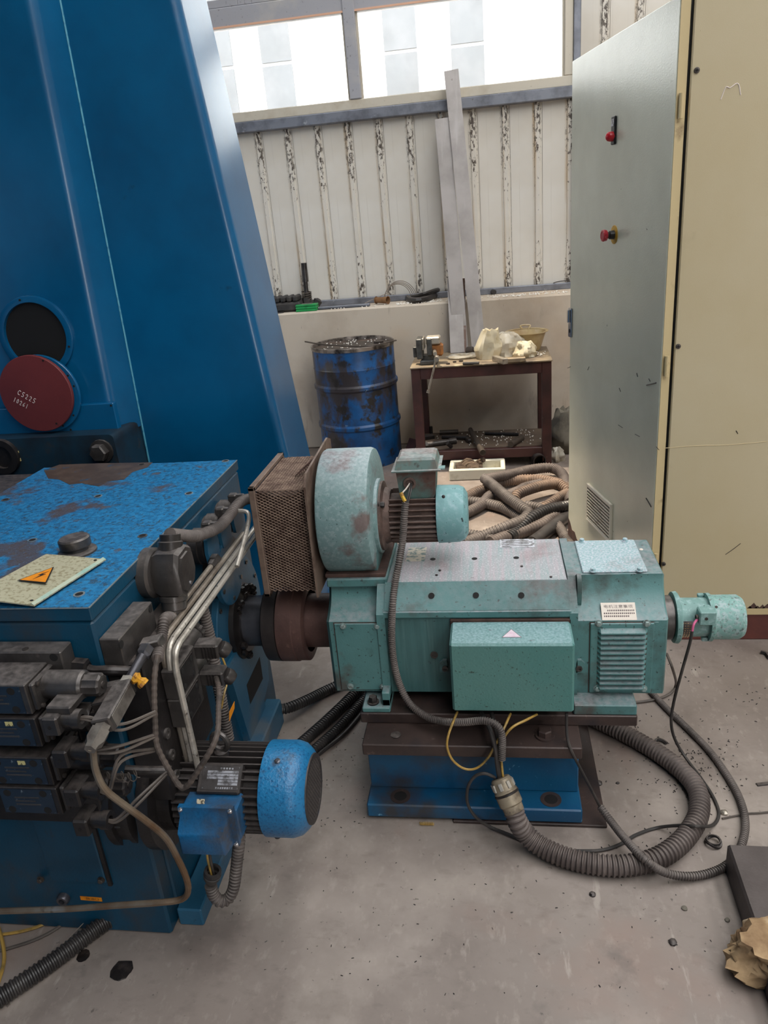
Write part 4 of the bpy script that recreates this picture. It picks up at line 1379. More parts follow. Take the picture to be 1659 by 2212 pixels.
for i in range(4):
    obj('print_line', MB().box(na.x + .006, nb_.x - .006 - .01 * (i % 2), na.y + .010 + i * .013, na.y + .013 + i * .013, ZT + .0015, ZT + .0019), M_NAMEPLATE, npl)
sa = P(876, 1213, Z=ZT)
obj('worn_sticker', MB().box(sa.x, sa.x + .058, sa.y, sa.y + .10, ZT, ZT + .0008), mat('worn_sticker', S(214, 206, 190), .7, 0, [(S(120, 140, 138), 60, .5, .58, 5)]), mo, 'flaking cream sticker')

# flanges between frame and end housings
for x0, x1 in ((-.346, -.322), (.192, .214)):
    obj('ring_flange', MB().rings([sec(x, FY - .010, .344, zc0 - .004, 1.916, ZT + .005) for x in (x0, x1)]), M_TEAL, mo)


def end_sec(x, fy, z0, zv, ft, zt, n=7):
    """front vertical face, then a dished shoulder up to the flat top; mirrored behind"""
    pts = [(fy, z0), (fy, zv), (fy + .010, zv + .004)]
    for i in range(1, n):
        a = (pi / 2) * i / n
        t = i / n
        pts.append((fy + .010 + (ft - fy - .010) * (.5 * sin(a) + .5 * t), zv + .004 + (zt - zv - .02) * (.5 * (1 - cos(a)) + .5 * t)))
    pts += [(ft, zt - .012), (ft, zt)]
    back = [(2 * AY - y, z) for y, z in reversed(pts)]
    return [Vector((x, y, z)) for y, z in pts + back]


# right (commutator) end housing
zv = P(1300, 1341, Y=FY).z
obj('end_housing', MB().rings([end_sec(.214, FY, .344, zv, 1.93, ZT), end_sec(.450, FY, .344, zv, 1.93, ZT), end_sec(.455, FY + .008, .35, zv, 1.935, ZT - .006)]), M_TEAL, mo, 'teal louvred end housing')
lidp = obj('end_lid', MB().box(.236, .412, 1.938, 2 * AY - 1.938, ZT, ZT + .006, .002), M_TEAL_LID, mo, 'dusty lid on the end housing')
for px, py in ((1257, 1170), (1350, 1169), (1281, 1234), (1382, 1233)):
    c = P(px, py, Z=ZT + .006)
    obj('bolt', MB().hexbolt(c, (0, 0, 1), .0075, .009), M_TEAL_LID, lidp)
obj('rivet', MB().lathe(P(1385, 1187, Z=ZT), (0, 0, 1), [(0, .006), (.002, .004)], 12), M_PAPER, mo)
# louvred vent on the front
va, vb = P(1275, 1345, Y=FY), P(1402, 1490, Y=FY)
vx0, vx1, vz0, vz1 = va.x, vb.x + .004, .349, va.z
obj('vent_gap_shade', MB().box(vx0 - .002, vx1 + .002, FY - .0015, FY, vz0 - .002, vz1 + .002), M_RUST, mo)  # dark border plate: gap shadow and grime round the vent put into colour
vent = obj('vent_plate', MB().box(vx0, vx1, FY - .006, FY, vz0, vz1, .002), M_TEAL, mo)
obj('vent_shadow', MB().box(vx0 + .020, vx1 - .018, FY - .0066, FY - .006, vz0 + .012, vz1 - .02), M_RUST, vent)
nl = 12
for i in range(nl):
    z = P(1340, 1362 + i * (1481 - 1362) / (nl - 1), Y=FY).z
    lv = MB().rings([[Vector((x, FY - .006, z + .0105)), Vector((x, FY - d, z + .003)), Vector((x, FY - d, z - .001)), Vector((x, FY - .006, z - .001))] for x, d in ((vx0 + .020, .007), (vx0 + .027, .021), (vx1 - .025, .021), (vx1 - .018, .007))])
    sl = obj('louvre', lv, M_TEAL, vent)
for px, py in ((1293, 1346), (1397, 1346), (1290, 1486), (1390, 1487)):
    c = P(px, py, Y=FY - .006)
    obj('bolt', MB().hexbolt(c, (0, -1, 0), .0078, .008), M_BOLTTEAL, vent)
obj('corner_strip', MB().box(.415, .428, FY - .004, FY, .36, zv - .004), M_TEAL, mo)
# paper notice on the shoulder
e_ = end_sec(.3, FY, .344, zv, 1.93, ZT)
pA, pB = e_[2], e_[6]
ex = Vector((1, 0, 0))
ey = (pB - pA).normalized()
lab_n = ex.cross(ey)
lc = ray_plane(1336, 1321, pA + lab_n * .002, lab_n)
LM = frame_mtx(lc + lab_n * .001, ex, ey)
lbl = obj('paper_notice', MB().box(-.046, .046, -.026, .026, 0, .0008).xf(LM), M_PAPER, mo, 'small printed paper notice')
tm = text_mesh('电机注意事项', .0105)
for s_ in (1.25,):
    tm.v = [Vector((p.x * s_, p.y, p.z)) for p in tm.v]
obj('lettering', tm.xf(LM @ Matrix.Translation((0, .0135, .0011))), M_PAPERTEXT, lbl)
rl = MB()
rr = random.Random(4)
for row in range(3):
    x = -.040 + (.010 if row == 0 else 0)
    while x < .040 - (.012 if row == 2 else 0):
        w = .0028 + rr.random() * .0014
        rl.box(x, x + w, .001 - row * .0085, .0042 - row * .0085, .0008, .0011)
        rl.box(x + w * .3, x + w * .55, -.0005 - row * .0085, .0052 - row * .0085, .0008, .0011)
        x += w + .0016
o = obj('fine_print', rl.xf(LM), M_PAPERTEXT, lbl, kind='stuff')
# lifting eye
ec = P(1247, 1262, Y=1.92)
eye = MB()
ey0 = Vector((.218, 1.905, .645))
for i in range(1):
    ring0, ring1 = [], []
    for k in range(20):
        a = 2 * pi * k / 20
        ring0.append((.022 * cos(a), .050 * sin(a)))
eye.rings([[Vector((.216, ey0.y + a * 1.1, ey0.z + b)) for a, b in ring0], [Vector((.228, ey0.y + a * 1.1, ey0.z + b)) for a, b in ring0]])
ev = obj('lifting_lug', eye, M_TEAL, mo)
obj('lug_hole', MB().cyl((.2275, ey0.y, ey0.z + .014), (.2285, ey0.y, ey0.z + .014), .012, 18), M_HOLE, ev)
# left (drive) end housing
zv2 = P(780, 1343, Y=FY).z
obj('drive_end_housing', MB().rings([end_sec(-.498, FY + .012, .352, zv2 - .006, 1.94, .655), end_sec(-.488, FY, .345, zv2, 1.925, .664), end_sec(-.346, FY, .345, zv2, 1.925, .664)]), M_TEAL, mo, 'teal drive end housing')
obj('blower_platform', MB().box(-.495, -.318, 1.905, 2 * AY - 1.905, .664, .690, .003), M_TEAL, mo)
obj('cover_gap_shade', MB().box(P(728, 1400, Y=FY).x - .002, P(836, 1400, Y=FY).x + .002, FY - .0015, FY, .350, zv2 - .002), M_RUST, mo)  # thin dark plate paints the shaded, grimy gap round the inspection cover
cvp = obj('inspection_cover', MB().box(P(728, 1400, Y=FY).x, P(836, 1400, Y=FY).x, FY - .005, FY, .352, zv2 - .004, .002), M_TEAL, mo)
for px, py in ((741, 1352), (815, 1352), (757, 1482), (827, 1483)):
    c = P(px, py, Y=FY - .005)
    obj('bolt', MB().hexbolt(c, (0, -1, 0), .0072, .008), M_BOLTTEAL, cvp)
# feet
obj('foot', MB().box(.200, .371, 1.789, 2 * AY - 1.789, .311, .344, .003), M_TEAL, mo)
obj('foot', MB().box(-.405, -.322, 1.789, 2 * AY - 1.789, .311, .328, .003), M_TEAL, mo)
obj('foot_gusset', MB().box(-.345, -.322, 1.80, 2 * AY - 1.80, .328, .35, .002).box(-.345, -.322, 1.80, FY, .328, .372, .002), M_TEAL, mo)
obj('foot_bolt', MB().hexbolt((-.375, 1.815, .328), (0, 0, 1), .013, .02), M_OILDARK, mo)
c = P(938, 1414, Y=FY)
obj('socket_screw', MB().lathe(c, (0, -1, 0), [(0, .011), (.003, .011), (.003, .006), (.001, .006)], 18, True, True), M_OILSTEEL, mo)
# terminal box
tx0, tx1 = P(974, 1460, Y=1.72).x, P(1241, 1460, Y=1.72).x
tzb, tzt = P(1100, 1538, Y=1.72).z, P(1100, 1391, Y=1.72).z
M_TEAL_BOXD = mat('teal_box_dusted', S(86, 131, 126), 0.36, 0, [(S(74, 128, 124), 3, .45, .7, 5), (S(40, 50, 40), 46, .655, .70, 7, (.6, 1, 1.5), .85), (S(48, 60, 56), 170, .67, .70, 2, (1, 1, 1), .8)], bump=(170, .22), dust=(S(176, 200, 210), .75, 150))
tb = obj('terminal_box', MB().box(tx0, tx1, 1.718, FY - .008, tzb, tzt, .006), M_TEAL_BOXD, mo, 'scuffed teal terminal box')
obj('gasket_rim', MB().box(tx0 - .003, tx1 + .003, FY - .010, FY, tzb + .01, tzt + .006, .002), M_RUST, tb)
for sgn, px in ((-1, 962), (1, 1250)):
    c = P(px, 1440, Y=FY - .002)
    poly = [(c.x + a * .018, c.z + b * .026) for a, b in ((-.9 * (sgn < 0) - .4 * (sgn > 0), -.6), (.9 * (sgn > 0) + .4 * (sgn < 0), -.6), (.9 * (sgn > 0) + .4 * (sgn < 0), .6), (.3, 1), (-.3, 1), (-.9 * (sgn < 0) - .4 * (sgn > 0), .6))]
    eb = obj('box_ear', MB().rings([[Vector((x, FY - .010, z)) for x, z in poly], [Vector((x, FY, z)) for x, z in poly]]), M_TEAL, tb)
    obj('ear_screw', MB().lathe((c.x, FY - .010, c.z), (0, -1, 0), [(0, .009), (.005, .009), (.005, .005), (.002, .005)], 16), M_OILSTEEL, eb)
tc0 = P(1105, 1371, Z=tzt)
tri = [(-.024, -.014), (.024, -.014), (.0, .028)]
def tri_mesh(k, z):
    return [tc0 + Vector((x * k, y * k * .95, z)) for x, y in tri]
ts = obj('warning_triangle', MB().rings([tri_mesh(1.12, .0002), tri_mesh(1.12, .0006)]), M_OILSTEEL, tb)
obj('triangle_face', MB().rings([tri_mesh(1, .0006), tri_mesh(1, .0009)]), M_PINKTRI, ts, 'faded pink warning triangle')

# tachogenerator -------------------------------------------------------------
tg = thing('tachogenerator', 'small teal cylindrical tachogenerator on the right end of the motor', 'tachogenerator', (.57, AY, AZ - .067))
xa = P(1442, 1335, Y=AY).x
obj('adapter', cyx(cyx(MB(), .436, xa + .006, AY, AZ, .066), xa + .002, xa + .010, AY, AZ, .060), M_OILSTEEL, tg)
xf1 = P(1463, 1335, Y=AY).x
obj('flange', MB().lathe((xf1 - .016, AY, AZ), (1, 0, 0), [(0, .068), (.001, .076), (.012, .078), (.016, .074)], 40), M_TEAL_LIGHT, tg)
xr = P(1524, 1335, Y=AY).x
obj('body', cyx(MB(), xf1, xr + .01, AY, AZ, .058), M_TEAL_LIGHT, tg)
xe = P(1600, 1335, Y=AY).x
obj('end_cap', MB().lathe((xr, AY, AZ), (1, 0, 0), [(0, .060), (0, .071), (.010, .072), (.014, .066), (xe - xr - .012, .066), (xe - xr, .058), (xe - xr, .0)], 44), mat('tacho_cap_paint', S(124, 166, 160), .55, 0, [(S(158, 178, 180), 80, .48, .62, 4), (S(96, 110, 106), 120, .55, .66, 4), (S(70, 84, 80), 40, .68, .73, 4)]), tg)
for a in (35, 145, 215, 325):
    c = Vector((xr - .006, AY + .064 * sin(RAD(a)), AZ + .064 * cos(RAD(a))))
    obj('cap_clip', MB().box(c.x - .012, c.x + .006, c.y - .007, c.y + .007, c.z - .006, c.z + .006, .002), M_TEAL_LIGHT, tg)
obj('cap_screw', MB().lathe(P(1547, 1311, Y=AY - .061), (0, -1, .4), [(0, .004), (.003, .004)], 10), M_BOLT, tg)
bx = P(1528, 1336, Y=AY - .08)
jb = obj('connection_box', MB().box(bx.x - .022, bx.x + .024, AY - .085, AY - .045, bx.z - .021, bx.z + .022, .003), M_TEAL_LIGHT, tg)
obj('screw', MB().lathe((bx.x - .004, AY - .085, bx.z + .002), (0, -1, 0), [(0, .0045), (.002, .0045)], 12), M_BOLT, jb)
obj('grommet', MB().lathe((bx.x - .022, AY - .066, bx.z - .004), (-1, -.1, 0), [(0, .009), (.006, .008), (.006, .004), (.002, .004)], 14), M_GREYCABLE, jb)
# curved nameplate on the tacho body
np_ = MB()
xq0, xq1 = P(1467, 1335, Y=AY - .058).x, P(1498, 1335, Y=AY - .058).x
rows = []
for i in range(9):
    a = RAD(-58 + 76 * i / 8)     # 0 = facing the camera side (-Y)
    rows.append([Vector((x, AY - .0588 * cos(a), AZ + .0588 * sin(a) + .012 * 0)) for x in (xq0, xq1)])
for i in range(8):
    np_.add([rows[i][0], rows[i][1], rows[i + 1][1], rows[i + 1][0]], [(0, 1, 2, 3)])
npo = obj('nameplate', np_, M_NAMEPLATE, tg, 'curved dark nameplate with golden print')
dots = MB()
for i in range(9):
    for j in range(5):
        a = RAD(-52 + 64 * i / 8)
        x = xq0 + .004 + (xq1 - xq0 - .011) * j / 4
        c = Vector((x, AY - .0592 * cos(a), AZ + .0592 * sin(a)))
        w = .0012 + .0012 * rr.random()
        dots.add([c + Vector((-w * .6, 0, -.0016)), c + Vector((w * 1.6, 0, -.0016)), c + Vector((w * 1.6, -.0002, .0016)), c + Vector((-w * .6, -.0002, .0016))], [(0, 1, 2, 3)])
obj('print_marks', dots, M_GOLDPLATE, npo, kind='stuff')

# blower ----------------------------------------------------------------------
BZc = .852
bl = thing('blower', 'teal forced-ventilation blower mounted on top of the teal motor', 'blower', (-.40, AY, .690))
obj('outlet_neck', MB().box(-.488, -.345, 1.935, 2 * AY - 1.935, .700, .76, .003), M_TEAL, bl)
obj('outlet_flange', MB().box(-.500, -.322, 1.915, 2 * AY - 1.915, .690, .702, .002), M_RUST, bl)
xd0, xd1 = -.500, -.347
obj('fan_drum', MB().lathe((xd0, AY, BZc), (1, 0, 0), [(0, .172), (.004, .182), (.010, .185), (xd1 - xd0 - .014, .185), (xd1 - xd0 - .004, .181), (xd1 - xd0, .172), (xd1 - xd0 + .001, .12)], 64), M_DRUM, bl, 'round teal fan housing')
BMZ = P(945, 1110, Y=AY).z
obj('motor_flange', MB().lathe((xd1, AY, BMZ), (1, 0, 0), [(0, .112), (.010, .112), (.012, .108)], 48), M_DRUM, bl)
obj('motor_flange_rear', MB().lathe((xd1 + .012, AY, BMZ), (1, 0, 0), [(0, .104), (.007, .104), (.012, .085), (.03, .078)], 48), M_FIN, bl)
xm0, xm1 = P(838, 1110, Y=AY).x, P(946, 1110, Y=AY).x
xm2 = P(1010, 1110, Y=AY - .03).x
obj('motor_body', cyx(MB(), xd1 + .012, xm1 + .01, AY, BMZ, .066), M_FIN, bl, 'dusty finned motor body')
fins(bl, (AY, BMZ), xm0 + .006, xm1, .060, .083, .0022, 30, M_FIN, skip=lambda a: a < 26 or a > 334)
obj('fan_cowl', MB().lathe((xm1, AY, BMZ), (1, 0, 0), [(0, .084), (.001, .086), (xm2 - xm1 - .026, .084), (xm2 - xm1 - .010, .077), (xm2 - xm1, .060), (xm2 - xm1, .0)], 48), M_COWL, bl, 'pale teal fan cowl')
for a in (-40, -130):
    c = Vector((xm1 + .018, AY + .085 * cos(RAD(a + 180 - 0)) * 1, 0))
c = P(958, 1073, Y=AY - .068)
obj('cowl_screw', MB().lathe(c, (0, -1, .6), [(0, .005), (.003, .005), (.004, .003)], 12), M_OILDARK, bl)
obj('cowl_screw', MB().lathe((xm1 + .03, AY - .01, BMZ - .084), (0, 0, -1), [(0, .005), (.004, .005)], 10), M_OILDARK, bl)
obj('flange_nut', MB().hexbolt((xd1 + .014, AY - .072, BMZ + .062), (1, 0, 0), .009, .016), M_OILDARK, bl)
# junction box on the blower motor
jx0, jx1 = P(856, 1030, Y=AY - .05).x, P(942, 1030, Y=AY - .05).x
jz0 = BMZ + .066
jzt = P(900, 1017, Y=AY - .055).z
jbx = obj('junction_box', MB().rings([[Vector((x, y, z)) for x, y in ((jx0 + dx, AY - .055 + dx), (jx1 - dx, AY - .055 + dx), (jx1 - dx, AY + .055 - dx), (jx0 + dx, AY + .055 - dx))] for z, dx in ((jz0, .012), (jz0 + .012, .006), (jzt, 0))]), MATS.get('teal_rusty') or mat('teal_rusty', S(88, 120, 116), .6, 0, [(S(90, 66, 58), 9, .42, .58, 8), (S(52, 42, 38), 20, .58, .70, 6)]), bl)
lz = jzt
lid_r = []
for z, e in ((lz, .010), (lz + .004, .011), (lz + .005, .002), (lz + .030, -.004), (lz + .036, -.012)):
    lid_r.append([Vector((x, y, z)) for x, y in ((jx0 - e, AY - .058 - e), (jx1 + e + .004, AY - .058 - e), (jx1 + e + .004, AY + .058 + e), (jx0 - e, AY + .058 + e))])
obj('junction_box_lid', MB().rings(lid_r), mat('dusty_box_lid', S(104, 128, 124), .6, 0, [(S(112, 96, 88), 14, .42, .56, 7), (S(70, 60, 56), 30, .58, .68, 5)], dust=(S(186, 182, 182), .8, 60)), jbx)
obj('lid_ear', MB().box(jx1 + .008, jx1 + .026, AY - .055, AY - .03, lz + .001, lz + .005), M_TEAL_LIGHT, jbx)
gx = P(885, 1044, Y=AY - .055)
obj('cable_entry', MB().lathe((gx.x, AY - .053, gx.z), (0, -1, 0), [(0, .018), (.006, .018), (.006, .012), (.001, .012), (.001, 0)], 22), M_FIN, jbx)
wr = MB()
obj('lead_wire', MB().tube([Vector((gx.x, AY - .056, gx.z)), P(877, 1056, Y=AY - .075), P(868, 1068, Y=AY - .09), P(874, 1086, Y=AY - .10)], .0022, 5), M_PAPER, jbx)
obj('lead_wire', MB().tube([Vector((gx.x + .003, AY - .056, gx.z)), P(884, 1060, Y=AY - .08), P(878, 1088, Y=AY - .10)], .0022, 5), M_BLACKRUB, jbx)
obj('lead_wire', MB().tube([Vector((gx.x + .006, AY - .056, gx.z)), P(888, 1060, Y=AY - .08), P(881, 1088, Y=AY - .10)], .0022, 5), M_BLACKRUB, jbx)
obj('yellow_tape', MB().tube([P(866, 1064, Y=AY - .092), P(870, 1074, Y=AY - .096), P(875, 1083, Y=AY - .099)], .0055, 7), mat('yellow_tape', S(206, 168, 60), .5, 0, [(S(150, 110, 50), 60, .5, .6, 4)]), jbx)

# inlet filter cage on the left of the blower
fx0, fx1 = -.672, -.512
fy0, fy1, fz0, fz1 = 1.885, 2.205, .655, .985
cg = obj('filter_box', MB().rings([[Vector((x, y, z)) for y, z in ((fy0 + e, fz0 + e), (fy1 - e, fz0 + e), (fy1 - e, fz1 - e - s), (fy0 + e, fz1 - e - s))] for x, e, s in ((fx0 + .01, .012, 0), (fx0 + .06, .016, .012), (fx1 - .05, .014, .016), (fx1 - .005, .008, 0))]), M_CAGE, bl, 'brown dust-clogged filter box')
for (a, b) in (((fy0, fz0), (fy0, fz1)), ((fy1, fz0), (fy1, fz1)), ((fy0, fz1), (fy1, fz1)), ((fy0, fz0), (fy1, fz0))):
    obj('frame_bar', MB().box(fx0 - .008, fx0 + .010, min(a[0], b[0]) - .006, max(a[0], b[0]) + .006, min(a[1], b[1]) - .006, max(a[1], b[1]) + .006, .002), M_FRAME, bl)
obj('back_plate', MB().rings([[Vector((x, y, z)) for y, z in ((1.86, .655), (2.24, .655), (2.24, 1.02), (2.20, 1.035), (1.90, 1.02), (1.868, .99))] for x in (fx1 - .006, fx1)]), M_FRAME, bl, 'brown square plate behind the filter')
# expanded-metal mesh: hundreds of strands
ms = MB()


def strand(a, b, r=.0013):
    ms.cyl(a, b, r, 4)


pitch = .0165


def lattice(o, eu, ev, lu, lv):
    """diamond lattice over a rectangle"""
    k = .55
    tot = lu + lv / k
    n = int(tot / pitch)
    for i in range(1, n):
        s = i * pitch
        for m_ in (0, 1):
            u0, w0 = s, 0.0
            if u0 > lu:
                w0 = (u0 - lu) * k
                u0 = lu
            u1, w1 = s - lv / k, lv
            if u1 < 0:
                w1 = lv + u1 * k
                u1 = 0.0
            if m_:
                u0, u1 = lu - u0, lu - u1
            strand(o + eu * u0 + ev * w0, o + eu * u1 + ev * w1)


lattice(Vector((fx0 + .01, fy0 + .003, fz0 + .008)), Vector((1, 0, 0)), Vector((0, 0, 1)), fx1 - fx0 - .016, fz1 - fz0 - .014)
lattice(Vector((fx0 + .01, fy0 + .003, fz1 - .008)), Vector((1, 0, 0)), Vector((0, 1, 0)), fx1 - fx0 - .016, fy1 - fy0 - .01)
lattice(Vector((fx0 - .001, fy0 + .006, fz0 + .008)), Vector((0, 1, 0)), Vector((0, 0, 1)), fy1 - fy0 - .012, fz1 - fz0 - .014)
o = obj('wire_mesh', ms, M_WIREMESH, bl, 'expanded metal mesh around the filter', kind='stuff')
# frayed end of the mesh at the top rear corner
fr_ = MB()
for i in range(16):
    t = i / 15
    c = Vector((fx1 - .05 + .045 * t, fy0 + .10 + .16 * t, fz1 + .004 + .02 * t))
    fr_.tube([c + Vector((.008 * cos(a), .008 * sin(a), .006 * sin(a * 1.5))) for a in (0, 1.2, 2.4, 3.6, 4.8, 6)], .0014, 4)
obj('frayed_mesh', fr_, M_RUST, bl, kind='stuff')

# coupling --------------------------------------------------------------------
cp = thing('shaft_coupling', 'rusty brown flanged shaft coupling between gearbox and teal motor', 'coupling', (-.62, AY, AZ - .13))
def xa_(px): return P(px, 1345, Y=AY).x
x_st, x_f1, x_f2, x_f3 = xa_(553), xa_(586), xa_(617), xa_(652)
obj('gear_shaft', cyx(MB(), -.93, x_f1 + .002, AY, AZ, .082, bev=.004), M_SHAFT, cp, 'dark steel shaft stub')
obj('drive_flange', MB().lathe((x_f1, AY, AZ), (1, 0, 0), [(0, .118), (.006, .128), (x_f2 - x_f1 - .002, .130), (x_f2 - x_f1, .126)], 56), M_COUPDARK, cp, 'dark half of the coupling')
obj('driven_flange', MB().lathe((x_f2 + .001, AY, AZ), (1, 0, 0), [(0, .126), (.002, .130), (x_f3 - x_f2 - .004, .130), (x_f3 - x_f2, .126)], 56), M_COUPLING, cp, 'brown half of the coupling')
obj('brake_rim', MB().lathe((x_f3, AY, AZ), (1, 0, 0), [(0, .100), (.0, .127), (.030, .127), (.034, .118), (.034, .100)], 56, False, False), M_COUPLING, cp)
obj('sleeve', cyx(MB(), x_f3 - .002, -.485, AY, AZ, .086, bev=.003), M_COUPLING, cp)
for a in range(0, 360, 60):
    c = Vector((x_f3 + .0, AY + .112 * sin(RAD(a + 20)), AZ + .112 * cos(RAD(a + 20))))
    obj('flange_bolt', MB().hexbolt(c - Vector((.004, 0, 0)), (1, 0, 0), .008, .014, False), M_OILDARK, cp)
# ================================================================== MACHINE COLUMN
CFY = 2.80                              # main front face
LFY = 2.68                              # proud left panel


def lin(pa, pb):
    k = (pb.x - pa.x) / (pb.z - pa.z)
    return lambda z: pa.x + (z - pa.z) * k


x_edge = lin(P(385, 0, Y=CFY), P(600, 900, Y=CFY))
x_ridge = lin(P(76, 0, Y=LFY), P(258, 930, Y=LFY))
x_thin = lin(P(130, 0, Y=CFY), P(320, 985, Y=CFY))
col = thing('machine_column', 'huge tapered blue cast column of the machine tool', 'machine column', (-2.0, 2.95, 0))
ZC1 = 3.3


def arc(cx, cy, r, a0, a1, n=8):
    return [(cx + r * cos(a0 + (a1 - a0) * i / n), cy + r * sin(a0 + (a1 - a0) * i / n)) for i in range(n + 1)]


def col_sec(z):
    xe = x_edge(z)
    r = .035
    pts = [(-3.4, CFY)] + [(xe - r, CFY)][:0] + arc(xe - r, CFY + r, r, -pi / 2, 0) + [(xe, 3.125), (-3.4, 3.125)]
    return [Vector((x, y, z)) for x, y in pts]


obj('casting', MB().rings([col_sec(z) for z in (0, .8, 1.6, 2.4, ZC1)]), M_BLUE, col, 'main blue face and rounded right edge')
zlp = P(255, 938, Y=LFY).z


def lp_sec(z):
    xr, xt = x_ridge(z), x_thin(z)
    r = .042
    pts = [(-3.4, LFY)] + arc(xr - r, LFY + r, r, -pi / 2, -.35) + [(xt, CFY + .004), (-3.4, CFY + .004)]
    return [Vector((x, y, z)) for x, y in pts]


obj('raised_panel', MB().rings([lp_sec(z) for z in (zlp, 1.6, 2.4, ZC1)]), M_BLUE, col, 'raised left panel with a rounded edge')
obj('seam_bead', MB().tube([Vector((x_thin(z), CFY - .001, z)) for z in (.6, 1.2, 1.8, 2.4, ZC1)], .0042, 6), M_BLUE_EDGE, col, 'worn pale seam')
obj('foot', MB().box(-2.6, -.70, 3.03, 3.5, 0, .085, .008), M_BLUE, col)
obj('shade_block', MB().box(-4.6, -2.12, 1.0, 2.66, 0, 2.2, .02).box(-4.6, -1.42, -2.2, 1.0, 0, 1.62, .02), M_BLUE, col, 'unseen blue block added left of the gearbox to shade the corner')  # added mass out of view, keeps light off the gearbox front and floor
# round opening
rc = P(80, 725, Y=LFY)
ro = .148
hr = obj('port_ring', MB().lathe((rc.x, LFY + .004, rc.z), (0, -1, 0), [(0, ro), (.016, ro), (.018, ro - .004), (.018, .124), (.0, .122)], 56, False, False), M_BLUE, col)
obj('port_opening', MB().lathe((rc.x, LFY + .003, rc.z), (0, -1, 0), [(0, .123), (.005, .123)], 48), M_HOLE, col, 'dark round opening')
for a in (100, 340, 220):
    c = Vector((rc.x + .136 * cos(RAD(a)), LFY - .0145, rc.z + .136 * sin(RAD(a))))
    obj('ring_screw', MB().lathe(c, (0, -1, 0), [(0, .004), (.003, .004)], 10), M_HOLE, hr)
# lower plate and bracket
pa, pb = P(245, 870, Y=2.66), P(247, 935, Y=2.66)
lp = obj('lower_plate', MB().box(-3.2, pa.x, 2.655, 2.684, pb.z, pa.z, .003), M_BLUE, col)
for px, py in ((240, 876), (153, 928), (25, 939)):
    obj('plate_screw', MB().lathe(P(px, py, Y=2.655), (0, -1, 0), [(0, .004), (.002, .004)], 10), M_HOLE, lp)
bz1, bz0 = P(200, 940, Y=2.57).z, .62
bxr = P(248, 960, Y=2.57).x
poly = [(-3.2, bz0), (bxr + .005, bz0), (bxr, bz1 - .03)] + [(bxr - .02 + .02 * cos(a), bz1 - .02 + .02 * sin(a)) for a in (.3, .8, 1.3)] + [(bxr - .03, bz1), (-3.2, bz1)]
br = obj('rail_bracket', MB().rings([[Vector((x, y, z)) for x, z in poly] for y in (2.57, CFY)]), mat('dark_oily_blue', S(26, 52, 68), .45, 0, [(S(30, 30, 34), 5, .42, .64, 7), (S(60, 54, 50), 16, .6, .74, 6)]), col, 'dark oily bracket')
bc = P(221, 974, Y=2.57)
obj('hex_bolt', MB().hexbolt(bc, (0, -1, 0), .034, .04), M_OILSTEEL, br)
obj('bracket_boss', MB().lathe((P(8, 985, Y=2.57).x, 2.57, P(8, 985, Y=2.57).z), (0, -1, 0), [(0, .07), (.02, .07), (.02, .045), (.004, .045), (.004, 0)], 32), M_OILDARK, br)
obj('yellow_mark', MB().box(P(37, 985, Y=2.569).x, P(43, 985, Y=2.569).x, 2.566, 2.57, P(40, 996, Y=2.569).z, P(40, 974, Y=2.569).z), mat('faded_yellow', S(190, 176, 120), .6), br)

# loose round covers leaning in front of the opening
dc = P(93, 851, Y=2.64)
cv2 = thing('port_cover', 'blue round cover plate hanging below the dark opening behind the red disc', 'cover', (dc.x, 2.635, dc.z - .152))
obj('plate', MB().lathe((dc.x, 2.648, dc.z), (0, -1, 0), [(0, .150), (.009, .150), (.011, .148)], 56), M_BLUE, cv2)
for a in (62, -40, 28, -68, 10):
    c = Vector((dc.x + .138 * cos(RAD(a)), 2.637, dc.z + .138 * sin(RAD(a))))
    obj('screw_hole', MB().lathe(c, (0, -1, 0), [(0, .004), (.0012, .004)], 10), M_HOLE, cv2)
dc = P(75, 852, Y=2.61)
rd = thing('red_disc', 'dark red round disc with chalk writing below the column opening', 'disc', (dc.x, 2.61, dc.z - .147))
obj('plate', MB().lathe((dc.x, 2.630, dc.z), (0, -1, 0), [(0, .147), (.012, .147), (.014, .145)], 64), M_RED, rd)
for px, py in ((93, 779), (122, 915)):
    c = P(px, py, Y=2.615)
    obj('screw_hole', MB().lathe(c, (0, -1, 0), [(0, .004), (.0012, .004)], 10), M_HOLE, rd)
# chalk strokes: C5225 / 10261
STROKE = {
    'C': [[(.9, .9), (.5, 1), (.15, .7), (.1, .35), (.4, .05), (.8, .12)]],
    '5': [[(.85, 1), (.3, .95), (.25, .55), (.65, .55), (.8, .3), (.55, .02), (.15, .08)]],
    '2': [[(.15, .75), (.45, 1), (.75, .8), (.6, .45), (.15, .05), (.85, .08)]],
    '1': [[(.5, 1), (.45, 0)]],
    '0': [[(.5, 1), (.2, .7), (.25, .2), (.5, 0), (.75, .3), (.7, .8), (.5, 1)]],
    '6': [[(.7, 1), (.3, .6), (.2, .25), (.5, 0), (.8, .25), (.6, .5), (.25, .3)]],
}
chk = MB()
YC = 2.6145


def chalk(s, p0, p1, hgt):
    """row of handwritten digits from pixel p0 to p1"""
    a, b = P(*p0, Y=YC), P(*p1, Y=YC)
    ex = (b - a) / len(s)
    up = Vector((-ex.z, 0, ex.x)).normalized() * hgt
    for i, chh in enumerate(s):
        for stt in STROKE[chh]:
            chk.tube([a + ex * (i + .1 + .8 * x) + up * y for x, y in stt], .0012, 4)


chalk('C5225', (36, 851), (76, 873), .020)
chalk('10261', (27, 866), (60, 884), .018)
obj('chalk_writing', chk, M_CHALK, rd, 'white chalk writing', kind='stuff')

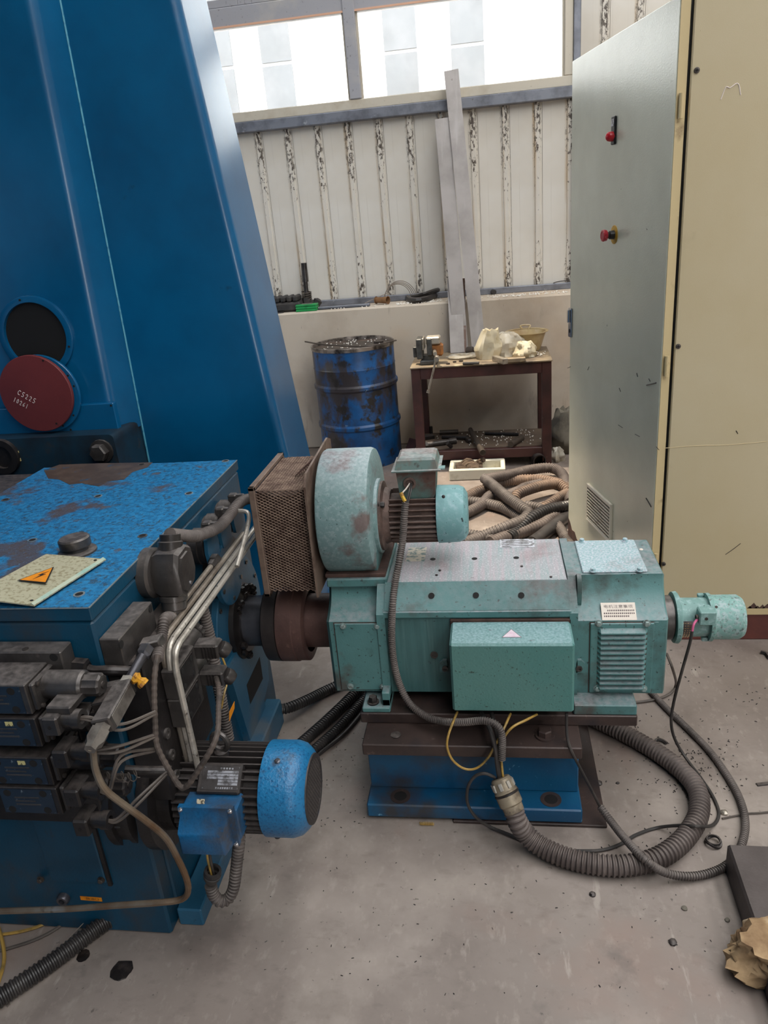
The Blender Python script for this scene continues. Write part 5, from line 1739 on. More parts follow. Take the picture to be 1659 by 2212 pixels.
# ================================================================== GEARBOX
g0, g1 = P(190, 1312, Z=.95), P(510, 993, Z=.95)
GX, GY0, GY1, GZ = (g0.x + g1.x) / 2, g0.y, g1.y, .95
gl = P(95, 1010, Z=.95).x
zs = P(197, 1342, Y=GY0).z
gb = thing('gearbox', 'blue gearbox with dirty blue lid left of the motor coupling', 'gearbox', ((GX - 2.0) / 2, (GY0 + GY1) / 2, 0))
obj('casing', MB().box(-2.1, GX, GY0 + .003, GY1 - .002, 0, zs - .004, .006), M_GEARBLUE, gb)
lid = obj('lid', MB().box(gl, GX + .003, GY0, GY1, zs, GZ - .0015, .002), M_GEARBLUE, gb)
obj('lid_face', MB().box(gl + .002, GX + .001, GY0 + .002, GY1 - .002, GZ - .0015, GZ), M_LID, lid, 'bright worn blue lid face')
obj('bare_edge', MB().box(GX + .0005, GX + .0035, GY0, GY1, GZ - .0025, GZ - .0003), M_STEELEDGE, lid)
obj('bare_edge', MB().box(gl + .3, GX, GY0 - .0015, GY0 + .0005, GZ - .0022, GZ - .0004), M_STEELEDGE, lid)
obj('rear_cover', MB().box(-2.1, gl - .004, GY0 + .1, GY1, zs - .004, GZ - .02, .004), M_OILDARK, gb)
for px, py in ((487, 996), (408, 1066), (308, 1158), (171, 1284), (306, 1004), (12, 1080), (212, 1072), (70, 1167)):
    c = P(px, py, Z=GZ)
    s = obj('lid_screw', MB().lathe(c, (0, 0, 1), [(0, .0125), (.0014, .0125), (.0014, .009), (.0004, .009)], 24, False, False), M_STEELEDGE if px in (171, 487, 408, 212, 70) else M_OILSTEEL, lid)
    obj('socket', MB().lathe(c, (0, 0, 1), [(.0003, .0095), (.0006, .0095)], 20), M_HOLE, s)
st_ = [P(px, py, Z=GZ) for px, py in ((95, 1016), (128, 1004), (210, 1001), (330, 999), (318, 1010), (286, 1020), (268, 1036), (232, 1040), (214, 1051), (176, 1044), (150, 1047), (128, 1036), (104, 1034))]
obj('oil_stain', MB().rings([st_, [p + Vector((0, 0, .0005)) for p in st_]]), mat('oil_stain', S(74, 62, 55), .45, 0, [(S(94, 80, 70), 16, .45, .66, 7), (S(40, 78, 104), 22, .60, .66, 8)]), lid, 'brown oily stain at the back of the lid')
# breather
c = P(168, 1192, Z=GZ)
bt = obj('breather', MB().lathe(c, (0, 0, 1), [(0, .047), (.004, .046), (.006, .040), (.0065, .028), (.018, .027)], 40), M_OILSTEEL, lid, 'grey oil filler cap')
obj('breather_cap', MB().lathe(c + Vector((-.004, .004, .012)), Vector((-.04, .02, 1)), [(0, .035), (.004, .038), (.022, .038), (.026, .034), (.026, .0)], 40), M_OILSTEEL, bt)
# front: inspection cover, drain plug and orange tag
ia, ib = P(66, 1755, Y=GY0), P(232, 1905, Y=GY0)
ic = obj('front_cover', MB().box(ia.x, ib.x, GY0 - .006, GY0 + .004, ib.z, ia.z, .003), M_GEARBLUE, gb)
for px, py in ((88, 1899), (219, 1900)):
    obj('cover_bolt', MB().hexbolt(P(px, py, Y=GY0 - .006), (0, -1, 0), .007, .008), M_BOLT, ic)
obj('seam_strip', MB().box(ib.x + .002, ib.x + .012, GY0 - .004, GY0 + .004, ib.z - .01, ia.z), M_OILDARK, gb)
c = P(138, 1940, Y=GY0)
obj('drain_plug', MB().lathe(c + Vector((0, .004, 0)), (0, -1, 0), [(0, .016), (.012, .016), (.016, .0135), (.016, .008), (.006, .008), (.006, 0)], 28), M_SHAFT, gb, 'shiny drain plug')
la, lb2 = P(165, 1949, Y=GY0), P(227, 1941, Y=GY0)
lm = (P(196, 1943, Y=GY0))
LMt = frame_mtx(Vector((lm.x, GY0 + .0025, lm.z)), Vector((1, 0, -.03)), Vector((.03, 0, 1)))
tg_ = obj('orange_tag', MB().box(-.029, .029, -.0062, .0062, 0, .001).xf(LMt), M_ORANGE, gb, 'orange oil drain tag')
tm = text_mesh('放油口', .009)
tm.v = [Vector((p.x * 1.35 + .004, p.y, p.z)) for p in tm.v]
obj('lettering', tm.xf(LMt @ Matrix.Translation((0, 0, .0013))), M_BLACK, tg_)
# side: bearing disc, hub, rows of screws
obj('bearing_disc', MB().lathe((GX - .004, AY, AZ), (1, 0, 0), [(0, .216), (.020, .216), (.023, .213), (.023, .11)], 72), M_GEARSIDE, gb, 'large round bearing cover')
obj('bearing_hub', MB().lathe((GX + .018, AY, AZ), (1, 0, 0), [(0, .125), (.016, .122), (.022, .105), (.028, .098), (.028, .07)], 56), M_OILDARK, gb)
for a in range(0, 360, 30):
    c = Vector((GX + .018, AY + .196 * sin(RAD(a + 8)), AZ + .196 * cos(RAD(a + 8))))
    obj('disc_screw', MB().lathe(c, (1, 0, 0), [(0, .008), (.005, .008), (.005, .004), (.002, .004)], 14), M_OILSTEEL, gb)
sl = MB()
for i in range(26):
    a = rr.uniform(0, 6.28)
    r = rr.uniform(.092, .112)
    sl.sphere((GX + .042 + rr.uniform(-.004, .008), AY + r * sin(a), AZ + r * cos(a)), rr.uniform(.006, .014), 6, 1, 1, 1)
obj('oil_sludge', sl, M_GUNK, gb, 'black oily swarf around the shaft', kind='stuff')
# lower plate with a slanted window (support bracket) and rails
XB = GX + .03
out = [P(px, py, X=XB) for px, py in ((486, 1590), (492, 1440), (520, 1395), (577, 1398), (581, 1468), (571, 1512), (533, 1592))]
bk = thing('support_bracket', 'oily blue side bracket with a slanted dark window under the coupling', 'bracket', (XB, 1.9, 0))
out = out[1:-1]
o1 = [Vector((p.x, p.y, p.z)) for p in out]
o1 = [Vector((XB, o1[-1].y - .16, 0))] + [Vector((XB, o1[0].y, o1[0].z))] + o1[1:] + [Vector((XB, o1[-1].y, 0))]
obj('plate', MB().rings([[p - Vector((.028, 0, 0)) for p in o1], o1]), M_GEARSIDE, bk)
win = [P(px, py, X=XB + .0006) for px, py in ((561, 1419), (568, 1466), (541, 1521), (533, 1480))]
obj('window', MB().rings([[p - Vector((.0004, 0, 0)) for p in win], win]), M_HOLE, bk, 'slanted dark window')
q = [P(px, py, Z=.10) for px, py in ((578, 1508), (607, 1508), (571, 1592), (531, 1592))]
xr0, xr1 = (q[0].x + q[3].x) / 2, (q[1].x + q[2].x) / 2
rl_ = obj('base_rail', MB().box(xr0, xr1, 1.70, q[0].y, 0, .10, .005), M_GEARSIDE, None)
tag(rl_, 'worn blue steel rail on the floor right of the gearbox', 'steel rail')
q = [P(px, py, Z=.055) for px, py in ((440, 1860), (478, 1850), (440, 1960), (400, 1960))]
nr = obj('pump_rail', MB().box((q[0].x + q[3].x) / 2 - .02, (q[1].x + q[2].x) / 2, q[2].y - .01, 1.62, 0, .055, .004), M_GEARSIDE)
tag(nr, 'short oily blue steel rail on the floor under the pump motor', 'steel rail')
# low base of the gearbox on the right
bs_ = obj('base_casting', MB().box(GX - .02, GX + .006, GY0 + .05, GY1, 0, .5, .004), M_GEARBLUE, gb)

# cream cover plate lying on the lid
pz = GZ + .006
A_, B_, C_, D_ = P(100, 1199, Z=pz + .012), P(229, 1210, Z=pz), P(74, 1310, Z=pz), P(-70, 1292, Z=pz + .02)
cpl_ = thing('cover_plate', 'loose cream sheet cover with an orange warning triangle lying on the gearbox lid', 'cover plate', (P(90, 1255, Z=GZ).x, P(90, 1255, Z=GZ).y, GZ))
ups = Vector((0, 0, .003))
nrmp = (B_ - A_).cross(D_ - A_).normalized()
if nrmp.z < 0:
    nrmp = -nrmp
obj('sheet', MB().rings([[A_, B_, C_, D_], [p + nrmp * .003 for p in (A_, B_, C_, D_)]]), M_PLATECREAM, cpl_)
dirn = (C_ - B_).normalized()
inw = nrmp.cross(dirn).normalized() * .012
if (A_ - B_).dot(inw) < 0:
    inw = -inw
obj('folded_edge', MB().rings([[B_ + inw + nrmp * .003, B_ + inw * .6 + nrmp * .007, B_ + nrmp * .003], [C_ + inw + nrmp * .003, C_ + inw * .6 + nrmp * .007, C_ + nrmp * .003]]), mat('cream_folded_edge', S(168, 178, 158), .45, 0, [(S(126, 168, 158), 10, .5, .66, 5)]), cpl_)
for t in (.06, .94):
    c = B_.lerp(C_, t) + inw * 1.6 + nrmp * .003
    obj('screw_hole', MB().lathe(c, nrmp, [(0, .004), (.0008, .004)], 10), M_HOLE, cpl_)
T = [ray_plane(px, py, A_ + nrmp * .0036, nrmp) for px, py in ((43, 1253), (113, 1227), (98, 1258))]
ctr = sum(T, Vector()) / 3
wt = obj('warning_border', MB().rings([[ctr + (p - ctr) * 1.14 for p in T], [ctr + (p - ctr) * 1.14 + nrmp * .0005 for p in T]]), M_BLACK, cpl_)
obj('warning_face', MB().rings([[p + nrmp * .0005 for p in T], [p + nrmp * .0009 for p in T]]), M_ORANGE, wt, 'orange electrical warning triangle')
# lightning bolt: in triangle coordinates (apex T[1], base T[0]-T[2])
mid = (T[0] + T[2]) / 2
up_ = (T[1] - mid)
sd = (T[2] - T[0])
bolt2 = [(.02, .78), (-.10, .42), (.00, .46), (-.10, .10), (-.16, .16), (-.08, -.02 + .06), (.04, .18), (-.03, .16), (.10, .56), (-.01, .50)]
bolt2 = [(.08, .74), (-.12, .40), (-.01, .43), (-.07, .10), (.12, .53), (.0, .49)]
obj('lightning_mark', MB().rings([[mid + up_ * b + sd * a + nrmp * .0009 for a, b in bolt2], [mid + up_ * b + sd * a + nrmp * .0013 for a, b in bolt2]]), M_BLACK, wt)

# ================================================================== HYDRAULICS ON THE GEARBOX
VF = 1.15
VXR = P(71, 1544, Y=VF).x
bar_z1 = P(154, 1384, Y=GY0).z
bar_xr = P(154, 1384, Y=GY0).x
bar_y0 = P(128, 1409, Z=bar_z1).y
hb = thing('manifold_bar', 'dark oily steel bar across the gearbox front above the valves', 'manifold', (-1.3, GY0 - .05, bar_z1 - .07))
obj('bar', MB().box(-1.7, bar_xr, bar_y0, GY0, P(135, 1437, Y=bar_y0).z - .03, bar_z1, .003), M_OILSTEEL, hb)
obj('bolt_hole', MB().lathe(P(116, 1420, Y=bar_y0), (0, -1, 0), [(0, .009), (.0008, .009)], 18), M_HOLE, hb)
obj('bar_screw', MB().lathe(P(55, 1402, Z=bar_z1), (0, 0, 1), [(0, .007), (.001, .007)], 14), M_BOLT, hb)
obj('valve_subplate', MB().box(-1.7, VXR + .01, 1.262, GY0 + .004, P(130, 1765, Y=GY0).z, bar_z1 - .06, .003), M_OILDARK, hb)
vz = [(P(55, 1481, Y=VF).z, P(71, 1544, Y=VF).z), (P(78, 1553, Y=VF).z, P(91, 1614, Y=VF).z), (P(100, 1638, Y=VF).z, P(114, 1697, Y=VF).z), (P(119, 1704, Y=VF).z, P(133, 1760, Y=VF).z)]
VW = .137
vl = ['topmost', 'second from top', 'third from top', 'lowest']
conn_out = []
for i, (z1, z0) in enumerate(vz):
    xl, xr = VXR - VW, VXR
    v = thing('solenoid_valve', '%s of the four dark solenoid valves on the gearbox front' % vl[i], 'valve', ((xl + xr) / 2, (VF + GY0) / 2, z0), 'solenoid valves on the gearbox front')
    obj('body', MB().box(xl, xr, VF, 1.262, z0, z1, .002), M_OILSTEEL if i == 0 else M_OILDARK, v)
    lbp = obj('label_plate', MB().box(xl + .004, xr - .012, VF - .0015, VF, z0 + .004, z1 - .003), M_VALVEBLUE, v, 'blue and black valve label')
    for (dx, dz) in ((.022, .013), (VW - .032, .013), (.022, z1 - z0 - .013), (VW - .032, z1 - z0 - .013)):
        obj('mounting_hole', MB().lathe((xl + dx, VF - .0012, z0 + dz), (0, -1, 0), [(0, .0085), (.0012, .0085)], 16), M_HOLE, v)
    ln = MB()
    h = z1 - z0
    for k in range(3):
        obj('label_line', MB().box(xl + .036, xr - .044 - .01 * (k % 2), VF - .0022, VF - .0014, z0 + h * (.36 + .13 * k), z0 + h * (.41 + .13 * k)), M_OILSTEEL, lbp)
    if i in (1, 2):
        tgx = xl + .070
        obj('tag', MB().box(tgx, tgx + .017, VF - .0024, VF - .0014, z1 - .017, z1 - .007), mat('pale_tag', S(196, 186, 130), .5, 0, [(S(80, 74, 50), 160, .5, .56, 3)]), lbp)
    zc = (z0 + z1) / 2
    yc = VF + .056
    # solenoid tube to the right
    sx = xr + .001
    obj('end_plate', MB().box(xr, xr + .012, VF + .008, 1.255, z0 + .004, z1 - .004, .003), M_OILSTEEL, v)
    for dy, dz in ((-.036, .026), (.036, .026), (-.036, -.026)):
        obj('end_screw', MB().lathe((xr + .012, yc + dy, zc + dz), (1, 0, 0), [(0, .005), (.005, .005), (.006, .003)], 10), M_BOLT, v)
    obj('coil', MB().lathe((xr + .012, yc, zc), (1, 0, 0), [(0, .030), (.078, .030), (.084, .026), (.086, .018)], 32), M_OILSTEEL if i == 0 else M_OILDARK, v, 'solenoid coil')
    kn = MB()
    rs = []
    for t, r in ((.098 - .012, .017), (.098 - .008, .024), (.122, .024), (.126, .020), (.126, .007), (.128, .007)):
        rs.append([Vector((xr + .006 + t, yc + r * (1 + (.0 if k % 2 else -.12) * (r > .018)) * cos(2 * pi * k / 20), zc + r * (1 + (.0 if k % 2 else -.12) * (r > .018)) * sin(2 * pi * k / 20))) for k in range(20)])
    obj('knob', kn.rings(rs), M_OILSTEEL if i == 0 else M_OILDARK, v, 'fluted end knob')
    # plug connector in front, lower
    cx0 = xr + .040
    cz1, cz0 = zc - .018, zc - .062
    cy0, cy1 = VF - .035, VF + .020
    pl = obj('plug', MB().box(cx0, cx0 + .034, cy0, cy1, cz0, cz1, .004), M_OILSTEEL if i < 1 else M_OILDARK, v, 'grey plug connector')
    if i == 0:
        obj('plug_cap', MB().box(cx0 + .004, cx0 + .058, cy0 + .018, cy1 + .03, cz1 - .004, cz1 + .014, .003), M_OILSTEEL, pl)
    obj('plug_screw', MB().lathe((cx0 + .016, cy0, (cz0 + cz1) / 2), (0, -1, 0), [(0, .004), (.001, .004)], 10), M_HOLE, pl)
    gxx = cx0 + .034
    obj('cable_gland', MB().lathe((gxx, (cy0 + cy1) / 2, (cz0 + cz1) / 2 + .002), (1, 0, 0), [(0, .017), (.020, .017), (.021, .020), (.038, .020), (.038, .010), (.03, .010)], 24, True, True), M_OILSTEEL if i < 1 else M_OILDARK, pl)
    conn_out.append(Vector((gxx + .036, (cy0 + cy1) / 2, (cz0 + cz1) / 2 + .002)))

# grey manifold block on the side of the gearbox
m0 = P(257, 1380, X=GX + .048)
m1 = P(328, 1299, X=GX + .048)
mz1 = (m0.z + m1.z) / 2
mz0 = P(281, 1452, X=GX + .048).z - .02
mbk = thing('manifold_block', 'plain grey steel block bolted to the gearbox side below the lid', 'manifold', (GX + .024, (m0.y + m1.y) / 2, mz0))
obj('block', MB().box(GX, GX + .048, m0.y, m1.y, mz0, mz1, .0025), M_OILSTEEL, mbk)
for px, py in ((262, 1392), (325, 1315)):
    obj('bolt_hole', MB().lathe(P(px, py, X=GX + .0483), (1, 0, 0), [(0, .009), (.0008, .009)], 18), M_HOLE, mbk)

# wider dark sub-block behind the valves' plugs and below
sb = MB().box(GX + .002, GX + .08, GY0 + .02, 1.58, .42, .80, .004)
sub = thing('valve_manifold', 'dark oily valve manifold on the gearbox side behind the cables', 'manifold', (GX + .05, 1.4, .42))
obj('block', sb, M_OILDARK, sub)
for z in (.47, .53, .59):
    for y in (1.33, 1.43):
        obj('port_plug', MB().lathe((GX + .08, y, z), (1, 0, 0), [(0, .013), (.006, .013), (.006, .006), (.003, .006)], 14), M_OILSTEEL, sub)
# two side valves facing right
XS = GX + .118
for i, (pxa, pya, pxb, pyb) in enumerate(((372, 1445, 418, 1475), (388, 1505, 425, 1570))):
    ya, yb = P(376, 1437, X=XS).y, P(412, 1402, X=XS).y + .02
    zt_ = P(412, 1402 + 80 * i, X=XS).z
    z0 = zt_ - .078
    v = thing('side_valve', ('upper' if i == 0 else 'lower') + ' grey valve on the gearbox side beside the bent steel pipes', 'valve', (XS - .03, 1.48, z0), 'valves on the gearbox side')
    obj('body', MB().box(GX + .080, XS, ya, yb, z0, zt_, .003), M_OILSTEEL, v)
    obj('label_plate', MB().box(XS, XS + .0012, ya + .015, yb - .02, z0 + .008, zt_ - .008), M_OILDARK, v)
    for y in (ya + .03, yb - .03):
        obj('mounting_hole', MB().lathe((XS + .001, y, zt_ - .018), (1, 0, 0), [(0, .007), (.0012, .007)], 14), M_HOLE, v)
        obj('mounting_hole', MB().lathe((XS + .001, y, z0 + .018), (1, 0, 0), [(0, .007), (.0012, .007)], 14), M_HOLE, v)
    zc = (z0 + zt_) / 2
    obj('coil', MB().lathe((XS - .035, yb, zc + .012), (0, 1, .12), [(0, .028), (.07, .028), (.075, .024)], 28), M_OILSTEEL, v)
    rs = []
    for t, r in ((.075, .020), (.079, .028), (.092, .028), (.096, .022), (.097, .004)):
        rs.append([Vector((XS - .035 + r * (1 - .12 * (k % 2)) * cos(2 * pi * k / 24), yb + t, zc + .012 + .12 * t + r * (1 - .12 * (k % 2)) * sin(2 * pi * k / 24))) for k in range(24)])
    obj('knob', MB().rings(rs), M_OILSTEEL, v)
    cz = zc + .010
    pl = obj('plug', MB().box(XS - .012, XS + .052, yb + .012, yb + .055, cz - .022, cz + .018, .005), M_OILSTEEL, v, 'grey plug connector')
    for k in range(5):
        obj('plug_rib', MB().box(XS + .010 + k * .008, XS + .0135 + k * .008, yb + .0105, yb + .013, cz - .018, cz + .014), M_OILDARK, pl)
    obj('plug_collar', MB().lathe((XS + .050, yb + .034, cz + .0), (.5, .2, -.6), [(0, .019), (.012, .021), (.024, .017)], 18), M_OILSTEEL, pl)

# row of hydraulic cylinders along the gearbox side
for i, (px, py) in enumerate(((507, 1088), (480, 1118), (452, 1150))):
    c = P(px, py, X=GX + .055)
    v = thing('clamp_cylinder', ('rear', 'middle', 'front')[i] + ' of three dark hydraulic cylinders in a row below the gearbox lid', 'hydraulic cylinder', (GX + .06, c.y, c.z - .10), 'hydraulic cylinders along the gearbox side')
    zc = c.z - .045
    obj('body', MB().lathe((GX, c.y, zc), (1, 0, 0), [(0, .05), (.028, .05), (.03, .046), (.045, .046), (.048, .040), (.055, .038)], 32), M_OILDARK, v)
    obj('cap', MB().lathe((GX + .012, c.y - .006, zc + .030), (1, 0, 0), [(0, .030), (.030, .030), (.036, .024)], 24), M_OILSTEEL, v)
    obj('flange', MB().rings([[Vector((GX + .050 + dx, c.y + .052 * cos(a) * (1 if k % 2 else .85), zc + .052 * sin(a) * (1 if k % 2 else .85))) for k, a in enumerate([pi / 4 * q for q in range(8)])] for dx in (0, .010)]), M_GEARSIDE, v)
    obj('elbow_nut', MB().box(GX + .040, GX + .066, c.y - .014, c.y + .014, zc + .044, zc + .078, .004), M_OILSTEEL, v)
    obj('union_nut', MB().lathe((GX + .064, c.y, zc + .064), (1, 0, 0), [(0, .013), (.022, .013), (.026, .009)], 6), M_OILSTEEL, v)
    conn_out.append(Vector((GX + .088, c.y, zc + .064)))
# large blue-grey round flange unit in front of the bearing cover
fc = P(500, 1215, X=GX + .09)
fu = thing('pump_flange', 'oily round blue flange unit below the hydraulic cylinders', 'flange', (GX + .05, 1.86, .60))
cy_, cz_ = P(500, 1225, X=GX + .05).y, P(500, 1225, X=GX + .05).z
obj('barrel', MB().lathe((GX, cy_ - .02, cz_), (1, 0, 0), [(0, .085), (.045, .085)], 40), M_OILDARK, fu)
obj('disc', MB().lathe((GX + .040, cy_ - .02, cz_), (1, 0, 0), [(0, .105), (.014, .105), (.016, .102), (.016, .06)], 48), M_GEARSIDE, fu)
for a in range(20, 380, 60):
    obj('disc_screw', MB().lathe((GX + .055, cy_ - .02 + .088 * cos(RAD(a)), cz_ + .088 * sin(RAD(a))), (1, 0, 0), [(0, .007), (.004, .007), (.004, .004)], 12), M_OILSTEEL, fu)
sl = MB()
for i in range(30):
    sl.sphere((GX + .022 + rr.uniform(-.015, .02), cy_ - .06 + rr.uniform(-.035, .035), cz_ + .088 + rr.uniform(-.004, .01)), rr.uniform(.005, .011), 6)
obj('swarf', sl, M_GUNK, fu, 'oily swarf heaped on top', kind='stuff')

# conduit elbow body -----------------------------------------------------------
eb0 = P(345, 1222, X=GX)
XE = GX + .085
ec_ = P(392, 1232, X=XE)
el = thing('conduit_elbow', 'grey dusty angled conduit fitting on the gearbox side', 'conduit fitting', (GX + .06, ec_.y, ec_.z - .09))
obj('wall_flange', MB().lathe((GX, ec_.y - .01, ec_.z), (1, 0, 0), [(0, .062), (.022, .062), (.028, .055)], 36), M_OILSTEEL, el)
hx_ = [(-.050, -.045), (-.03, -.062), (.036, -.05), (.058, -.015), (.052, .045), (.020, .062), (-.032, .058), (-.052, .02)]
obj('body', MB().rings([[Vector((x, ec_.y + a * s, ec_.z + b * s)) for a, b in hx_] for x, s in ((GX + .022, .8), (GX + .045, 1.0), (GX + .088, 1.0), (GX + .098, .88))]), M_OILSTEEL, el)
obj('face_plate', MB().rings([[Vector((x, ec_.y + a * s, ec_.z + b * s)) for a, b in hx_] for x, s in ((GX + .097, .74), (GX + .103, .72))]), M_OILSTEEL, el)
obj('plate_screw', MB().lathe((GX + .103, ec_.y + .0, ec_.z - .034), (1, 0, 0), [(0, .005), (.002, .005)], 10), M_CHROME, el)
up0 = Vector((GX + .062, ec_.y + .012, ec_.z + .05))
dn0 = Vector((GX + .062, ec_.y - .022, ec_.z - .055))
obj('upper_gland', MB().lathe(up0, Vector((.0, .35, 1)), [(0, .030), (.02, .030), (.022, .026), (.038, .025)], 28), M_OILSTEEL, el)
obj('lower_gland', MB().lathe(dn0, Vector((0, -.25, -1)), [(0, .034), (.012, .034), (.013, .030), (.034, .030), (.036, .026), (.06, .024)], 28), M_OILSTEEL, el)

# steel pipes: four side by side, along Y then down ---------------------------------
pb0 = P(365, 1385, Y=1.40)
YE = 2.13
plabels = ['innermost of the four parallel bent steel pipes beside the gearbox', 'second from the gearbox of the four parallel bent steel pipes', 'third from the gearbox of the four parallel bent steel pipes', 'outermost and brightest of the four parallel bent steel pipes']
for i in range(4):
    x = pb0.x - .030 + i * .017
    z = pb0.z + .010 - i * .006
    yb = 1.395 - i * .010
    zend = (.60, .44, .40, .385)[i]
    if i == 0:
        ys = P(420, 1258, X=x).y + .12
    else:
        ys = YE - (3 - i) * .06
    pts = [Vector((x, ys, z)), Vector((x, ys - .1, z)), Vector((x, yb + .10, z)), Vector((x, yb + .045, z)), Vector((x, yb + .012, z - .010)), Vector((x, yb, z - .045)), Vector((x, yb, z - .10)), Vector((x + .002, yb, zend + .1)), Vector((x + .002, yb, zend))]
    if i == 3:
        pts += [Vector((x - .008, yb - .004, zend - .03)), Vector((x - .04, yb - .004, zend - .045)), Vector((x - .10, yb, zend - .045))]
    if i in (1, 2):
        pts += [Vector((x - .010, yb, zend - .028)), Vector((x - .09, yb, zend - .034))]
    if i == 0:
        pts += [Vector((x - .012, yb, zend - .03)), Vector((x - .05, yb, zend - .034))]
    o = obj('steel_pipe', MB().tube(pts, .0078, 10, step=.012), M_PIPE if i > 1 else M_PIPEDARK)
    tag(o, plabels[i], 'pipe', 'bent steel pipes beside the gearbox')
# union where the inner pipe starts
i0 = Vector((pb0.x - .030, P(420, 1258, X=pb0.x - .030).y + .12, pb0.z + .010))
un = MB().lathe(i0 - Vector((0, .002, 0)), (0, 1, .1), [(0, .011), (.022, .013), (.024, .017), (.045, .017)], 6)
tag(obj('pipe_union', un, M_OILSTEEL), 'hexagonal union nut on the upper end of the innermost steel pipe', 'fitting')
# small pipe from the middle cylinder joining the bundle
c5, c4 = conn_out[5], conn_out[4]
tag(obj('steel_pipe', MB().tube([c4, c4 + Vector((.03, 0, 0)), c4 + Vector((.09, 0, 0))], .0065, 8), M_PIPE), 'short steel pipe leaving the middle hydraulic cylinder', 'pipe')
tag(obj('steel_pipe', MB().tube([c5, c5 + Vector((.03, .0, 0)), c5 + Vector((.052, -.010, -.006)), c5 + Vector((.058, -.05, -.03)), Vector((c5.x + .058, c5.y - .18, pb0.z + .012))], .0065, 8), M_PIPE), 'thin bent steel pipe from the front hydraulic cylinder', 'pipe')

# pressure switch on a slanting line --------------------------------------------------
q0, q1 = P(322, 1392, Y=1.36), P(207, 1596, Y=1.10)
ax_ = (q1 - q0)
Lp = ax_.length
ax_.normalize()
M_SWITCH = mat('switch_metal', S(118, 113, 107), .4, .3, [(S(76, 70, 66), 20, .45, .66, 5)])
ps = thing('pressure_switch', 'grey pressure switch with square plug on a slanting pipe', 'pressure switch', q0.lerp(q1, .6) - Vector((0, 0, .03)))
obj('elbow_block', MB().box(-.016, .030, -.014, .014, -.014, .014, .003).xf(frame_mtx(q0, Vector((1, .3, .1)), ax_)), M_OILSTEEL, ps)
obj('hex_nut', MB().lathe(q0 + ax_ * .012, ax_, [(0, .017), (.022, .017), (.026, .012)], 6), M_SHAFT, ps)
obj('stem', MB().lathe(q0 + ax_ * .035, ax_, [(0, .0105), (Lp * .30, .0105)], 18), M_SHAFT, ps)
obj('collar_nut', MB().lathe(q0 + ax_ * (.035 + Lp * .28), ax_, [(0, .017), (.018, .017), (.02, .012)], 6), M_PIPE, ps)
a0 = .035 + Lp * .34
F_ = frame_mtx(q0 + ax_ * a0, Vector((1, .2, .12)), ax_)
obj('body', MB().box(-.019, .019, 0, Lp * .42, -.019, .019, .003).xf(F_), M_OILSTEEL, ps)
obj('body_face', MB().box(.005, .0195, .01, Lp * .42 - .01, -.0155, .0195, .002).xf(F_), M_SWITCH, ps)
obj('plug', MB().box(-.060, -.018, -.03, .025, .0, .055, .005).xf(F_), M_OILSTEEL, ps, 'square grey plug')
obj('plug_neck', MB().box(-.05, -.01, .0, .05, -.01, .02, .003).xf(F_), M_OILDARK, ps)
obj('plug_gland', MB().lathe(F_ @ Vector((-.034, -.03, .03)), ax_ * -1, [(0, .012), (.022, .012), (.023, .009), (.028, .009)], 16), M_OILSTEEL, ps)
obj('outlet_nut', MB().lathe(q0 + ax_ * (a0 + Lp * .40), ax_, [(0, .016), (.014, .016), (.015, .020), (.04, .020), (.05, .013), (.06, .012)], 6), M_SWITCH, ps)
q2 = q0 + ax_ * (a0 + Lp * .40 + .055)
tape = MB().tube([P(288, 1462, Y=1.24), P(300, 1468, Y=1.24), P(312, 1478, Y=1.24)], lambda t: .011 + .004 * sin(t * 9), 7)
tag(obj('yellow_rag', tape, mat('amber_tape', S(206, 150, 40), .6, 0, [(S(140, 90, 30), 70, .5, .6, 4)], bump=(90, 1.0, 4))), 'small amber scrap of tape tied by the pressure switch', 'tape')
# tan hose from the switch, curving down to the long floor pipe
tan_pts = [q2, P(201, 1625, Y=1.09), P(206, 1662, Y=1.09), P(226, 1704, Y=1.09), P(270, 1740, Y=1.10), P(318, 1775, Y=1.12), P(358, 1810, Y=1.14), P(384, 1855, Y=1.15), P(404, 1902, Y=1.15), P(405, 1930, Y=1.15), P(388, 1944, Y=1.15), P(340, 1950, Y=1.14), P(250, 1956, Y=1.14), P(150, 1963, Y=1.14), P(40, 1967, Y=1.14), P(-80, 1970, Y=1.14)]
M_TAN = mat('drain_pipe', S(128, 118, 104), .35, .45, [(S(98, 76, 56), 4.5, .42, .58, 5), (S(140, 142, 142), 4, .54, .66, 4), (S(84, 70, 58), 30, .62, .72, 5)])
tag(obj('drain_pipe', MB().tube(tan_pts, .0072, 10, step=.01), M_TAN), 'long tan pipe curving from the pressure switch down along the gearbox foot', 'pipe')

# ================================================================== PUMP MOTOR
PY, PZ, PR = 1.40, .378, .113
px0, px1, px2 = P(372, 1700, Y=PY - .1).x, P(555, 1700, Y=PY - .1).x, P(664, 1700, Y=PY - .06).x
pm = thing('pump_motor', 'blue finned pump motor with perforated fan cowl beside the gearbox foot', 'motor', ((px0 + px2) / 2, PY, 0.055))
obj('body', cyx(MB(), px0 - .10, px1 + .01, PY, PZ, .088), M_PUMPFIN, pm)
fins(pm, (PY, PZ), px0 - .02, px1 - .002, .085, .107, .0028, 36, M_PUMPFIN)
L = px2 - px1
obj('fan_cowl', MB().lathe((px1 - .006, PY, PZ), (1, 0, 0), [(0, PR - .004), (.001, PR), (L * .62, PR), (L * .8, PR - .006), (L * .92, PR - .018), (L * 1.0, PR - .030), (L * 1.0 + .001, PR - .034)], 64, True, False), M_PUMPBLUE, pm, 'hammered blue fan cowl')
xg = px2 - .006
obj('grille_back', MB().lathe((xg - .012, PY, PZ), (1, 0, 0), [(0, PR - .033), (.002, PR - .033)], 40), M_HOLE, pm)
